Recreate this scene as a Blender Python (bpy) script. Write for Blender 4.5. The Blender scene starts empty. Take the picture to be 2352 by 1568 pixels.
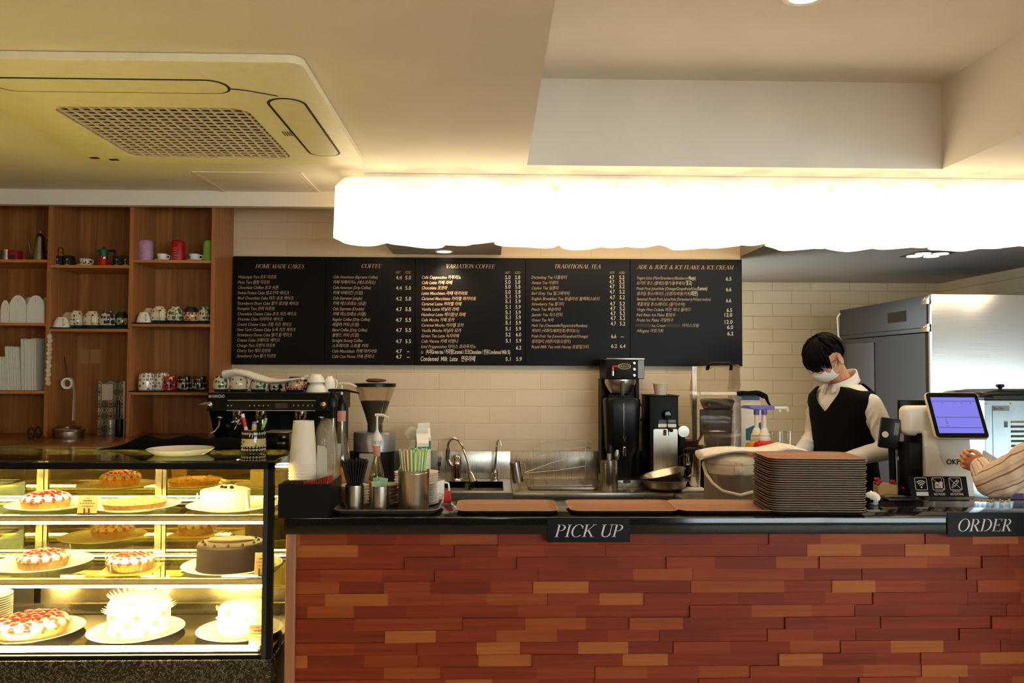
DAY, EXPO, LAMP, STRIP, SPOT1, ROOM, CEIL_FILL = 13.0, 0.0, 4.2, 190.0, 20.0, 62.0, 20.0
import bpy, bmesh, math, random
from mathutils import Vector, Matrix, Euler
random.seed(7)
SC = bpy.context.scene
COL = SC.collection
PI = math.pi
R = math.radians

# ------------------------------------------------------------------ camera
F = 1900.0                      # focal length in pixels of the 2352 px wide frame
CAMZ = 1.6
cam_d = bpy.data.cameras.new('camera')
cam = bpy.data.objects.new('camera', cam_d)
COL.objects.link(cam)
cam_d.sensor_width = 36.0
cam_d.lens = F / 2352 * 36.0
cam_d.clip_start = 0.05
cam_d.clip_end = 60
cam.location = (0, 0, CAMZ)
CAMROT = Matrix.Rotation(R(-1.387), 3, 'Z') @ Matrix.Rotation(R(90 + 1.99), 3, 'X') @ Matrix.Rotation(R(0.2), 3, 'Z')
cam.rotation_euler = CAMROT.to_euler()
SC.camera = cam

def at(px, py, Y):
    """the point of the plane at distance Y that the photograph shows at pixel (px, py)"""
    d = CAMROT @ Vector(((px - 1176) / F, -(py - 784) / F, -1.0))
    t = Y / d.y
    return Vector((d.x * t, Y, CAMZ + d.z * t))

def atz(px, py, z):
    """the point of the horizontal plane z shown at pixel (px, py)"""
    d = CAMROT @ Vector(((px - 1176) / F, -(py - 784) / F, -1.0))
    t = (z - CAMZ) / d.z
    return Vector((d.x * t, d.y * t, z))

def XX(px, Y, py=850):
    return at(px, py, Y).x

def ZZ(py, Y, px=1176):
    return at(px, py, Y).z

def k(Y):
    return Y / F

# ------------------------------------------------------------------ materials
def lin(c):
    def f(v):
        v /= 255.0
        return v / 12.92 if v <= 0.04045 else ((v + 0.055) / 1.055) ** 2.4
    return (f(c[0]), f(c[1]), f(c[2]), 1.0)

MATS = {}

class NT:
    def __init__(s, name):
        s.m = bpy.data.materials.new(name)
        s.m.use_nodes = True
        s.t = s.m.node_tree
        s.b = s.t.nodes['Principled BSDF']
        s.out = s.t.nodes['Material Output']
        MATS[name] = s.m
    def n(s, typ, **kw):
        nd = s.t.nodes.new(typ)
        for a, v in kw.items():
            if hasattr(nd, a) and a not in nd.inputs:
                setattr(nd, a, v)
            else:
                nd.inputs[a].default_value = v
        return nd
    def l(s, a, b):
        s.t.links.new(a, b)
    def obj(s, scale=(1, 1, 1), loc=(0, 0, 0)):
        tc = s.n('ShaderNodeTexCoord')
        mp = s.n('ShaderNodeMapping')
        mp.inputs['Scale'].default_value = scale
        mp.inputs['Location'].default_value = loc
        s.l(tc.outputs['Object'], mp.inputs['Vector'])
        return mp.outputs['Vector']
    def ramp(s, fac, stops, interp='LINEAR'):
        r = s.n('ShaderNodeValToRGB')
        r.color_ramp.interpolation = interp
        el = r.color_ramp.elements
        while len(el) < len(stops):
            el.new(0.5)
        for e, (p, c) in zip(el, stops):
            e.position = p
            e.color = lin(c)
        s.l(fac, r.inputs['Fac'])
        return r.outputs['Color']
    def bump(s, h, strength=0.3, dist=0.002):
        b = s.n('ShaderNodeBump')
        b.inputs['Strength'].default_value = strength
        b.inputs['Distance'].default_value = dist
        s.l(h, b.inputs['Height'])
        s.l(b.outputs['Normal'], s.b.inputs['Normal'])

def mat(name, c, rough=0.5, metal=0.0, spec=0.5, trans=0.0, coat=0.0, var=0.06, vscale=20.0, bump=0.0, ior=1.45):
    t = NT(name)
    b = t.b
    b.inputs['Roughness'].default_value = rough
    b.inputs['Metallic'].default_value = metal
    b.inputs['Specular IOR Level'].default_value = spec
    b.inputs['Transmission Weight'].default_value = trans
    b.inputs['Coat Weight'].default_value = coat
    b.inputs['IOR'].default_value = ior
    v = t.obj()
    nz = t.n('ShaderNodeTexNoise', Scale=vscale, Detail=3.0)
    t.l(v, nz.inputs['Vector'])
    if var > 0:
        a = tuple(max(0, x * (1 - var)) for x in c)
        z = tuple(min(255, x * (1 + var * .6)) for x in c)
        t.l(t.ramp(nz.outputs['Fac'], [(0.3, a), (0.7, z)]), b.inputs['Base Color'])
    else:
        b.inputs['Base Color'].default_value = lin(c)
    if bump > 0:
        t.bump(nz.outputs['Fac'], bump)
    return t.m

def glow(name, c, strength):
    t = NT(name)
    t.b.inputs['Base Color'].default_value = (0.8, 0.8, 0.8, 1)
    t.b.inputs['Emission Color'].default_value = lin(c)
    t.b.inputs['Emission Strength'].default_value = strength
    return t.m

def clear(name, tint=(255, 255, 255), gloss=0.12, rough=0.02, haze=0.0, hazecol=(240, 240, 240)):
    """thin clear pane: see-through with a mirror-like share"""
    t = NT(name)
    tr = t.n('ShaderNodeBsdfTransparent', Color=lin(tint))
    gl = t.n('ShaderNodeBsdfGlossy', Roughness=rough)
    lw = t.n('ShaderNodeLayerWeight', Blend=0.35)
    mr = t.n('ShaderNodeMapRange')
    mr.inputs['To Min'].default_value = gloss * 0.4
    mr.inputs['To Max'].default_value = min(1.0, gloss * 4)
    t.l(lw.outputs['Fresnel'], mr.inputs['Value'])
    mx = t.n('ShaderNodeMixShader')
    t.l(mr.outputs['Result'], mx.inputs['Fac'])
    t.l(tr.outputs['BSDF'], mx.inputs[1])
    t.l(gl.outputs['BSDF'], mx.inputs[2])
    res = mx.outputs['Shader']
    if haze > 0:
        df = t.n('ShaderNodeBsdfDiffuse', Color=lin(hazecol))
        m2 = t.n('ShaderNodeMixShader', Fac=haze)
        t.l(res, m2.inputs[1])
        t.l(df.outputs['BSDF'], m2.inputs[2])
        res = m2.outputs['Shader']
    t.l(res, t.out.inputs['Surface'])
    return t.m

def brushed(name, c, rough=0.3, axis='x'):
    t = NT(name)
    t.b.inputs['Metallic'].default_value = 1.0
    sc = {'x': (3, 300, 300), 'z': (300, 300, 3), 'y': (300, 3, 300)}[axis]
    nz = t.n('ShaderNodeTexNoise', Scale=1.0, Detail=2.0)
    t.l(t.obj(sc), nz.inputs['Vector'])
    a = tuple(x * .965 for x in c)
    t.l(t.ramp(nz.outputs['Fac'], [(0.3, a), (0.7, c)]), t.b.inputs['Base Color'])
    mr = t.n('ShaderNodeMapRange')
    mr.inputs['To Min'].default_value = rough * 0.8
    mr.inputs['To Max'].default_value = rough * 1.25
    t.l(nz.outputs['Fac'], mr.inputs['Value'])
    t.l(mr.outputs['Result'], t.b.inputs['Roughness'])
    return t.m

def wood(name, c0, c1, axis='z', rough=0.45, fine=60.0, plank=0.0, spec=0.5):
    t = NT(name)
    t.b.inputs['Specular IOR Level'].default_value = spec
    t.b.inputs['Roughness'].default_value = rough
    sc = {'x': (2.0, fine, fine), 'z': (fine, fine, 2.0), 'y': (fine, 2.0, fine)}[axis]
    nz = t.n('ShaderNodeTexNoise', Scale=1.0, Detail=4.0, Distortion=0.6)
    t.l(t.obj(sc), nz.inputs['Vector'])
    col = t.ramp(nz.outputs['Fac'], [(0.28, c0), (0.72, c1)])
    if plank > 0:
        sep = t.n('ShaderNodeSeparateXYZ')
        t.l(t.obj(), sep.inputs['Vector'])
        ml = t.n('ShaderNodeMath', operation='MULTIPLY'); ml.inputs[1].default_value = 1 / plank
        t.l(sep.outputs['X'], ml.inputs[0])
        fl = t.n('ShaderNodeMath', operation='FLOOR'); t.l(ml.outputs[0], fl.inputs[0])
        wn = t.n('ShaderNodeTexWhiteNoise', noise_dimensions='1D'); t.l(fl.outputs[0], wn.inputs['W'])
        hs = t.n('ShaderNodeHueSaturation')
        mr = t.n('ShaderNodeMapRange'); mr.inputs['To Min'].default_value = 0.82; mr.inputs['To Max'].default_value = 1.12
        t.l(wn.outputs['Value'], mr.inputs['Value'])
        t.l(mr.outputs['Result'], hs.inputs['Value'])
        t.l(col, hs.inputs['Color'])
        col = hs.outputs['Color']
    t.l(col, t.b.inputs['Base Color'])
    t.bump(nz.outputs['Fac'], 0.08)
    return t.m

def dots(name, base, cols, scale=30.0, size=0.35, rim=(25, 32, 52), rimz=None, rough=0.12, lo=0.02, hi=0.075):
    """glazed pottery: spots over a pale ground, a dark band at the rim"""
    t = NT(name)
    t.b.inputs['Roughness'].default_value = rough
    t.b.inputs['Coat Weight'].default_value = 0.4
    v = t.obj()
    vo = t.n('ShaderNodeTexVoronoi', Scale=scale); vo.inputs['Randomness'].default_value = 0.45
    t.l(v, vo.inputs['Vector'])
    lt = t.n('ShaderNodeMath', operation='LESS_THAN'); lt.inputs[1].default_value = size
    t.l(vo.outputs['Distance'], lt.inputs[0])
    wn = t.n('ShaderNodeSeparateColor'); t.l(vo.outputs['Color'], wn.inputs['Color'])
    st = [(i / len(cols), c) for i, c in enumerate(cols)]
    if len(st) == 1: st.append((1.0, cols[0]))
    cc = t.ramp(wn.outputs['Red'], st, 'CONSTANT')
    mx = t.n('ShaderNodeMix', data_type='RGBA')
    t.l(lt.outputs[0], mx.inputs['Factor'])
    mx.inputs['A'].default_value = lin(base)
    t.l(cc, mx.inputs['B'])
    sep = t.n('ShaderNodeSeparateXYZ'); t.l(v, sep.inputs['Vector'])
    l2 = t.n('ShaderNodeMath', operation='LESS_THAN'); l2.inputs[1].default_value = lo
    g2 = t.n('ShaderNodeMath', operation='GREATER_THAN'); g2.inputs[1].default_value = hi
    t.l(sep.outputs['Z'], l2.inputs[0]); t.l(sep.outputs['Z'], g2.inputs[0])
    ad = t.n('ShaderNodeMath', operation='MAXIMUM')
    t.l(l2.outputs[0], ad.inputs[0])
    if rimz == 'both':
        t.l(g2.outputs[0], ad.inputs[1])
    else:
        ad.inputs[1].default_value = 0
    m2 = t.n('ShaderNodeMix', data_type='RGBA')
    t.l(ad.outputs[0], m2.inputs['Factor'])
    t.l(mx.outputs['Result'], m2.inputs['A'])
    m2.inputs['B'].default_value = lin(rim)
    t.l(m2.outputs['Result'], t.b.inputs['Base Color'])
    return t.m

# ------------------------------------------------------------------ mesh builder
class B:
    def __init__(s):
        s.bm = bmesh.new()
        s.mi = 0
    def _done(s, geom, M=None, mi=None):
        vs = [g for g in geom if isinstance(g, bmesh.types.BMVert)]
        fs = set()
        for v in vs:
            fs.update(v.link_faces)
        for f in fs:
            f.material_index = s.mi if mi is None else mi
        if M is not None:
            bmesh.ops.transform(s.bm, matrix=M, verts=vs)
        return vs
    def box(s, x0, y0, z0, x1, y1, z1, bev=0.0, seg=2, M=None):
        r = bmesh.ops.create_cube(s.bm, size=1.0)
        vs = r['verts']
        for v in vs:
            v.co = Vector((x0 + (v.co.x + .5) * (x1 - x0), y0 + (v.co.y + .5) * (y1 - y0), z0 + (v.co.z + .5) * (z1 - z0)))
        if bev > 0:
            es = list({e for v in vs for e in v.link_edges})
            rr = bmesh.ops.bevel(s.bm, geom=es, offset=bev, segments=seg, affect='EDGES', profile=0.5)
            vs = list({v for f in rr['faces'] for v in f.verts} | {v for v in vs if v.is_valid})
        s._done(vs, M)
        return s
    def cbox(s, c, d, bev=0.0, seg=2, M=None):
        return s.box(c[0] - d[0] / 2, c[1] - d[1] / 2, c[2] - d[2] / 2, c[0] + d[0] / 2, c[1] + d[1] / 2, c[2] + d[2] / 2, bev, seg, M)
    def lathe(s, prof, seg=24, c=(0, 0, 0), M=None, wob=None):
        rings = []
        for (r, z) in prof:
            if r < 1e-6:
                rings.append([s.bm.verts.new((c[0], c[1], c[2] + z))])
            else:
                ring = []
                for i in range(seg):
                    a = 2 * PI * i / seg
                    rr = r * (wob(a, z) if wob else 1)
                    ring.append(s.bm.verts.new((c[0] + rr * math.cos(a), c[1] + rr * math.sin(a), c[2] + z)))
                rings.append(ring)
        for a, b in zip(rings, rings[1:]):
            for i in range(seg):
                j = (i + 1) % seg
                if len(a) == 1 and len(b) == 1: continue
                if len(a) == 1: s.bm.faces.new((a[0], b[i], b[j]))
                elif len(b) == 1: s.bm.faces.new((a[i], a[j], b[0]))
                else: s.bm.faces.new((a[i], a[j], b[j], b[i]))
        s._done([v for r in rings for v in r], M)
        return s
    def cyl(s, c, r, h, seg=24, r2=None, M=None):
        r2 = r if r2 is None else r2
        return s.lathe([(0, 0), (r, 0), (r2, h), (0, h)], seg, c, M)
    def ball(s, c, r, seg=16, M=None):
        if not hasattr(r, '__len__'): r = (r, r, r)
        n = max(6, seg // 2)
        rr = bmesh.ops.create_uvsphere(s.bm, u_segments=seg, v_segments=n, radius=1.0)
        mm = Matrix.Translation(c) @ Matrix.Diagonal((r[0], r[1], r[2], 1))
        bmesh.ops.transform(s.bm, matrix=mm, verts=rr['verts'])
        s._done(rr['verts'], M)
        return s
    def tube(s, pts, r, seg=8, closed=False, M=None, flat=1.0):
        """r: one radius or one per point"""
        pts = [Vector(p) for p in pts]
        n = len(pts)
        rs = r if hasattr(r, '__len__') else [r] * n
        rings = []
        up = None
        for i, p in enumerate(pts):
            if closed:
                d = (pts[(i + 1) % n] - pts[i - 1])
            else:
                d = pts[min(i + 1, n - 1)] - pts[max(i - 1, 0)]
            d.normalize()
            if up is None:
                up = Vector((0, 0, 1)) if abs(d.z) < 0.9 else Vector((0, 1, 0))
                u = d.cross(up).normalized()
            else:
                u = (u - d * u.dot(d)).normalized()
            w = d.cross(u).normalized()
            rings.append([s.bm.verts.new(p + (u * math.cos(2 * PI * j / seg) + w * math.sin(2 * PI * j / seg) * flat) * rs[i]) for j in range(seg)])
        m = n if closed else n - 1
        for i in range(m):
            a, b = rings[i], rings[(i + 1) % n]
            for j in range(seg):
                jj = (j + 1) % seg
                s.bm.faces.new((a[j], a[jj], b[jj], b[j]))
        if not closed:
            s.bm.faces.new(rings[0][::-1]); s.bm.faces.new(rings[-1])
        s._done([v for r_ in rings for v in r_], M)
        return s
    def prism(s, poly, h0, h1, plane='xy', M=None):
        """closed outline poly (2D) extruded from h0 to h1 along the third axis"""
        def P(a, b, h):
            return {'xy': (a, b, h), 'xz': (a, h, b), 'yz': (h, a, b)}[plane]
        lo = [s.bm.verts.new(P(a, b, h0)) for a, b in poly]
        hi = [s.bm.verts.new(P(a, b, h1)) for a, b in poly]
        n = len(poly)
        s.bm.faces.new(lo[::-1]); s.bm.faces.new(hi)
        for i in range(n):
            j = (i + 1) % n
            s.bm.faces.new((lo[i], lo[j], hi[j], hi[i]))
        s._done(lo + hi, M)
        return s
    def loft(s, loops, cap=True, M=None, closed=True):
        rings = [[s.bm.verts.new(p) for p in lp] for lp in loops]
        for a, b in zip(rings, rings[1:]):
            n = len(a)
            for i in range(n if closed else n - 1):
                j = (i + 1) % n
                s.bm.faces.new((a[i], a[j], b[j], b[i]))
        if cap and closed:
            if cap != 'end': s.bm.faces.new(rings[0][::-1])
            s.bm.faces.new(rings[-1])
        s._done([v for r in rings for v in r], M)
        return s
    def grid(s, fn, nu, nv, M=None):
        g = [[s.bm.verts.new(fn(i / nu, j / nv)) for j in range(nv + 1)] for i in range(nu + 1)]
        for i in range(nu):
            for j in range(nv):
                s.bm.faces.new((g[i][j], g[i + 1][j], g[i + 1][j + 1], g[i][j + 1]))
        s._done([v for r in g for v in r], M)
        return s
    def quad(s, *p):
        s._done([x for x in [s.bm.verts.new(q) for q in p]] if s._q(p) else [])
        return s
    def _q(s, p):
        return True
    def face(s, pts):
        vs = [s.bm.verts.new(q) for q in pts]
        f = s.bm.faces.new(vs)
        f.material_index = s.mi
        return s
    def mesh(s, me, M):
        n0 = len(s.bm.verts)
        s.bm.from_mesh(me)
        s.bm.verts.ensure_lookup_table()
        vs = [s.bm.verts[i] for i in range(n0, len(s.bm.verts))]
        s._done(vs, M)
        return s
    def build(s, name, m, parent=None, ang=40, loc=None, rot=None, fix=True, M=None):
        if M is not None:
            bmesh.ops.transform(s.bm, matrix=M, verts=s.bm.verts)
        if fix:
            bmesh.ops.recalc_face_normals(s.bm, faces=s.bm.faces)
        me = bpy.data.meshes.new(name)
        s.bm.to_mesh(me); s.bm.free()
        for x in (m if isinstance(m, (list, tuple)) else [m]):
            me.materials.append(x if not isinstance(x, str) else MATS[x])
        if ang > 0:
            me.polygons.foreach_set('use_smooth', [True] * len(me.polygons))
            me.set_sharp_from_angle(angle=R(ang))
        o = bpy.data.objects.new(name, me)
        COL.objects.link(o)
        if parent is not None: o.parent = parent
        if loc is not None: o.location = loc
        if rot is not None: o.rotation_euler = rot
        return o

def tag(o, label=None, cat=None, group=None, kind=None):
    if label: o['label'] = label
    if cat: o['category'] = cat
    if group: o['group'] = group
    if kind: o['kind'] = kind
    return o

def thing(name, label, cat, loc=(0, 0, 0), rz=0.0, group=None, rot=None):
    o = bpy.data.objects.new(name, None)
    o.empty_display_size = 0.05
    COL.objects.link(o)
    o.location = loc
    o.rotation_euler = rot if rot else (0, 0, rz)
    return tag(o, label, cat, group)

def kids(o):
    return [c for c in bpy.data.objects if c.parent == o]

def dup(root, loc=None, rz=None, label=None, group=None, scale=None, rot=None, swap=None):
    r = root.copy(); COL.objects.link(r)
    if loc is not None: r.location = loc
    if rz is not None: r.rotation_euler = (0, 0, rz)
    if rot is not None: r.rotation_euler = rot
    if scale is not None: r.scale = (scale,) * 3 if not hasattr(scale, '__len__') else scale
    if label: r['label'] = label
    if group: r['group'] = group
    def one(o):
        if swap and o.type == 'MESH':
            o.data = o.data.copy()
            for i, mm in enumerate(o.data.materials):
                if mm.name in swap: o.data.materials[i] = MATS[swap[mm.name]]
    one(r)
    def rec(src, dst):
        for ch in list(src.children):
            c = ch.copy(); COL.objects.link(c); c.parent = dst
            one(c)
            rec(ch, c)
    rec(root, r)
    return r

def struct(b, name, m, **kw):
    return tag(b.build(name, m, **kw), kind='structure')

# ------------------------------------------------------------------ lettering
_GL = {}
def _raw(body):
    c = bpy.data.curves.new('lettering', 'FONT')
    c.body = body; c.size = 1.0; c.space_line = 4.0; c.resolution_u = 3; c.offset = 0.012
    o = bpy.data.objects.new('lettering', c)
    me = bpy.data.meshes.new_from_object(o)
    bpy.data.objects.remove(o); bpy.data.curves.remove(c)
    V = [(v.co.x, v.co.y) for v in me.vertices]; P = [tuple(q.vertices) for q in me.polygons]
    bpy.data.meshes.remove(me)
    return V, P
def glyphs(chars):
    """the outlines and advances of every character that is needed, read in one go"""
    chars = sorted(set(chars) - set(_GL))
    if not chars: return
    if len(chars) > 10:
        for i in range(0, len(chars), 10): glyphs(chars[i:i + 10])
        return
    V, P = _raw('|\n|')
    pitch = max(v[1] for v in V) - max(v[1] for v in V if v[1] < min(w[1] for w in V) + 1.2)
    bar = max(v[0] for v in V)
    lines = ['|'] + [x for ch in chars for x in (ch, ch + '|')]
    V, P = _raw('\n'.join(lines))
    row = [int(round((0.35 - v[1]) / pitch)) for v in V]
    mx = {}
    for v, r_ in zip(V, row): mx[r_] = max(mx.get(r_, -1), v[0])
    faces = {}
    for q in P: faces.setdefault(row[q[0]], []).append(q)
    for i, ch in enumerate(chars):
        ra, rb = 1 + 2 * i, 2 + 2 * i
        fs = faces.get(ra, []) if ch != ' ' else []
        idx = sorted({j for f in fs for j in f}); mp = {j: n for n, j in enumerate(idx)}
        _GL[ch] = ([(V[j][0], V[j][1] + ra * pitch) for j in idx], [[mp[j] for j in f] for f in fs], mx[rb] - bar)
def txtmesh(s, size=1.0, bold=0.0, align='LEFT', sp=1.0):
    glyphs(s)
    vs = []; fs = []; x = 0.0
    for ch in s:
        V, P, adv = _GL[ch]
        n = len(vs)
        vs += [((x + a) * size, b_ * size, 0) for a, b_ in V]
        fs += [[n + j for j in f] for f in P]
        x += adv * sp
    if align == 'CENTER': vs = [(a - x * size / 2, b_, c_) for a, b_, c_ in vs]
    me = bpy.data.meshes.new('lettering')
    me.from_pydata(vs, [], fs)
    return me
def XZ(x, y, z, sx=1.0, sz=1.0, shear=0.0):
    """places flat lettering upright, facing the camera (-Y), at x, y, z"""
    return Matrix(((sx, shear, 0, x), (0, 0, -1, y), (0, sz, 0, z), (0, 0, 0, 1)))

# a serif capital alphabet of strokes (height 1)
def _ring(cx, cy, rx, ry, tx, ty, a0, a1, n=18):
    o = []; i = []
    for q in range(n + 1):
        a = R(a0 + (a1 - a0) * q / n)
        o.append((cx + rx * math.cos(a), cy + ry * math.sin(a)))
        i.append((cx + (rx - tx) * math.cos(a), cy + (ry - ty) * math.sin(a)))
    return [[o[q], o[q + 1], i[q + 1], i[q]] for q in range(n)]
def _line(x0, y0, x1, y1, w):
    return [[(x0 - w / 2, y0), (x0 + w / 2, y0), (x1 + w / 2, y1), (x1 - w / 2, y1)]]
def _h(x0, x1, y, t):
    return [[(x0, y), (x1, y), (x1, y + t), (x0, y + t)]]
def _path(pts, ws):
    P = []
    n = len(pts)
    def cr(p0, p1, p2, p3, t):
        return tuple(0.5 * (2 * p1[i] + (p2[i] - p0[i]) * t + (2 * p0[i] - 5 * p1[i] + 4 * p2[i] - p3[i]) * t * t + (3 * p1[i] - p0[i] - 3 * p2[i] + p3[i]) * t ** 3) for i in range(2))
    W = []
    for i in range(n - 1):
        for q in range(6):
            t = q / 6
            P.append(cr(pts[max(i - 1, 0)], pts[i], pts[i + 1], pts[min(i + 2, n - 1)], t))
            W.append(ws[i] + (ws[i + 1] - ws[i]) * t)
    P.append(pts[-1]); W.append(ws[-1])
    L = []; Rr = []
    for i, p in enumerate(P):
        a = P[max(i - 1, 0)]; b = P[min(i + 1, len(P) - 1)]
        d = Vector((b[0] - a[0], b[1] - a[1])).normalized()
        L.append((p[0] - d.y * W[i] / 2, p[1] + d.x * W[i] / 2))
        Rr.append((p[0] + d.y * W[i] / 2, p[1] - d.x * W[i] / 2))
    return [[L[i], L[i + 1], Rr[i + 1], Rr[i]] for i in range(len(P) - 1)]
T_, t_ = 0.105, 0.035
def _st(x, w=T_):
    return _line(x, 0, x, 1, w) + _h(x - .13, x + .13, 0, t_) + _h(x - .13, x + .13, 1 - t_, t_)
SER = {
 'A': (_line(.08, 0, .40, 1, .04) + _line(.66, 0, .40, 1, T_) + _h(.19, .58, .32, t_) + _h(-.03, .2, 0, t_) + _h(.52, .8, 0, t_), .74),
 'C': (_ring(.38, .5, .36, .515, .11, .035, 42, 318) + _h(.60, .66, .68, .2) , .70),
 'D': (_st(.15) + _ring(.28, .5, .43, .5, .11, t_, -90, 90) + _h(.1, .3, 0, t_) + _h(.1, .3, 1 - t_, t_), .76),
 'E': (_st(.15) + _h(.1, .56, 0, t_) + _h(.1, .54, 1 - t_, t_) + _h(.1, .44, .49, t_) + _line(.55, 0, .57, .2, .03) + _line(.53, .8, .53, 1, .03) + _line(.43, .42, .43, .6, .03), .62),
 'F': (_st(.15) + _h(.1, .54, 1 - t_, t_) + _h(.1, .42, .47, t_) + _line(.53, .8, .53, 1, .03) + _line(.42, .40, .42, .58, .03), .57),
 'H': (_st(.15) + _st(.62) + _h(.15, .62, .49, t_), .78),
 'I': (_st(.16), .33),
 'J': (_line(.28, .25, .28, 1, T_) + _h(.15, .41, 1 - t_, t_) + _ring(.16, .24, .172, .26, .10, .05, -150, 0), .42),
 'K': (_st(.15) + _line(.2, .42, .60, 1, .045) + _line(.62, 0, .30, .55, .115) + _h(.48, .74, 0, t_) + _h(.48, .72, 1 - t_, t_), .73),
 'L': (_st(.15) + _h(.1, .56, 0, t_) + _line(.55, 0, .58, .22, .03), .60),
 'M': (_line(.12, 0, .14, 1, .04) + _line(.42, .02, .17, 1, .1) + _line(.42, .02, .72, 1, .045) + _line(.74, 0, .73, 1, T_) + _h(0, .24, 0, t_) + _h(.03, .2, 1 - t_, t_) + _h(.62, .86, 0, t_) + _h(.7, .86, 1 - t_, t_), .89),
 'N': (_line(.14, 0, .14, 1, .04) + _line(.62, 0, .17, 1, .105) + _line(.62, 0, .62, 1, .04) + _h(.02, .26, 0, t_) + _h(.02, .2, 1 - t_, t_) + _h(.5, .74, 1 - t_, t_), .76),
 'O': (_ring(.39, .5, .37, .515, .11, .035, 0, 360, 30), .78),
 'P': (_st(.15) + _ring(.26, .74, .30, .26, .105, t_, -90, 90) + _h(.1, .28, .48, t_) + _h(.1, .28, 1 - t_, t_), .60),
 'Q': (_ring(.39, .5, .37, .515, .11, .035, 0, 360, 30) + _line(.36, .05, .62, -.2, .08), .78),
 'R': (_st(.15) + _ring(.26, .74, .28, .26, .105, t_, -90, 90) + _h(.1, .28, .48, t_) + _h(.1, .28, 1 - t_, t_) + _line(.60, 0, .30, .5, .115) + _h(.5, .72, 0, t_), .70),
 'S': (_path([(.46, .80), (.36, .955), (.2, .94), (.12, .77), (.22, .6), (.38, .45), (.47, .27), (.38, .06), (.2, .045), (.08, .22)], [.03, .035, .05, .08, .115, .12, .085, .05, .04, .03]), .57),
 'T': (_st(.30) + _h(.02, .58, 1 - t_, t_) + _line(.04, .78, .04, 1, .03) + _line(.56, .78, .56, 1, .03), .58),
 'U': (_line(.15, .3, .15, 1, T_) + _line(.60, .3, .60, 1, .04) + _ring(.3775, .3, .28, .315, .10, .06, 180, 360) + _h(.02, .28, 1 - t_, t_) + _h(.48, .72, 1 - t_, t_), .74),
 'V': (_line(.37, 0, .12, 1, T_) + _line(.37, 0, .62, 1, .042) + _h(-.01, .25, 1 - t_, t_) + _h(.5, .74, 1 - t_, t_), .70),
 '&': (_path([(.72, .52), (.60, .2), (.4, .03), (.18, .04), (.08, .22), (.2, .42), (.4, .60), (.46, .82), (.36, .96), (.24, .86), (.26, .68), (.44, .34), (.62, .08), (.78, .03)], [.035, .035, .05, .09, .1, .07, .05, .06, .05, .06, .1, .11, .1, .05]), .86),
 ' ': ([], .30),
}
def serif(b, s, x, y, z, h, width=None, slant=0.28, cond=1.0):
    """serif italic capitals on plane y facing the camera; width: total width to fit"""
    tot = sum(SER[c][1] for c in s)
    sx = (width / tot) if width else h * cond
    for c in s:
        quads, adv = SER[c]
        for q in quads:
            b.face([(x + a * sx + slant * e * h, y, z + e * h) for a, e in q])
        x += adv * sx
    return x
# ------------------------------------------------------------------ materials
mat('plaster', (226, 218, 204), 0.8, var=0.02, vscale=3)
mat('brown_wall', (104, 86, 68), 0.7, var=0.04)
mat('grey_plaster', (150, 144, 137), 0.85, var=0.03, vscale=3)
mat('white_paint', (232, 228, 220), 0.5, var=0.02)
mat('floor_tile', (176, 158, 134), 0.35, var=0.1, vscale=4)
mat('black_plastic', (8, 8, 9), 0.35, var=0.0, spec=.3)
mat('satin_black', (6, 6, 7), 0.5, var=0.0, spec=.22)
mat('gloss_black', (5, 5, 6), 0.12, var=0.0, spec=.35)
mat('dark_grey', (48, 48, 50), 0.4, var=0.04)
mat('mid_grey', (120, 120, 122), 0.4, var=0.04)
mat('white_plastic', (228, 224, 216), 0.3, var=0.0)
mat('ivory_plastic', (222, 208, 184), 0.28, var=0.02)
mat('white_china', (236, 231, 220), 0.14, var=0.0, coat=0.3)
mat('cream_china', (226, 210, 178), 0.14, var=0.03, coat=0.3)
mat('white_paper', (226, 221, 210), 0.8, var=0.02)
mat('beige_paper', (206, 182, 146), 0.85, var=0.03)
mat('white_cloth', (232, 224, 212), 0.95, var=0.04, vscale=60, bump=0.15)
mat('black_cloth', (13, 12, 14), 0.98, var=0.2, vscale=40, bump=0.3, spec=0.1)
mat('chrome', (205, 203, 198), 0.1, 1.0, var=0.0)
mat('steel', (178, 172, 162), 0.28, 1.0, var=0.05)
brushed('brushed_steel', (186, 178, 165), 0.3, 'x')
brushed('brushed_steel_up', (186, 178, 165), 0.28, 'z')
brushed('fridge_steel', (206, 209, 212), 0.24, 'x')
mat('gold_metal', (196, 160, 86), 0.25, 1.0, var=0.05)
clear('clear_pane', (252, 252, 248), 0.10)
clear('clear_plastic', (250, 248, 244), 0.06, 0.06, 0.025)
clear('dome_plastic', (254, 253, 251), 0.04, 0.08, 0.05, (230, 222, 208))
clear('smoke_plastic', (236, 231, 226), 0.025, 0.08, 0.03, (150, 140, 135))
clear('frosted_plastic', (235, 230, 220), 0.06, 0.3, 0.6, (225, 220, 208))
wood('shelf_wood', (138, 82, 38), (176, 114, 60), 'z', 0.42, 45, plank=0.17)
wood('shelf_edge', (166, 104, 50), (196, 132, 72), 'x', 0.4, 50)
wood('top_wood', (120, 78, 44), (150, 100, 60), 'x', 0.25, 40)
mat('red_plastic', (196, 24, 22), 0.3, var=0.0)
mat('bright_trim', (196, 184, 168), .3, .35, var=0)
mat('letter_white', (226, 214, 198), 0.6, var=0.0)
mat('letter_dim', (150, 136, 118), 0.7, var=0.0)
mat('letter_black', (20, 20, 22), 0.6, var=0.0)

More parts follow.
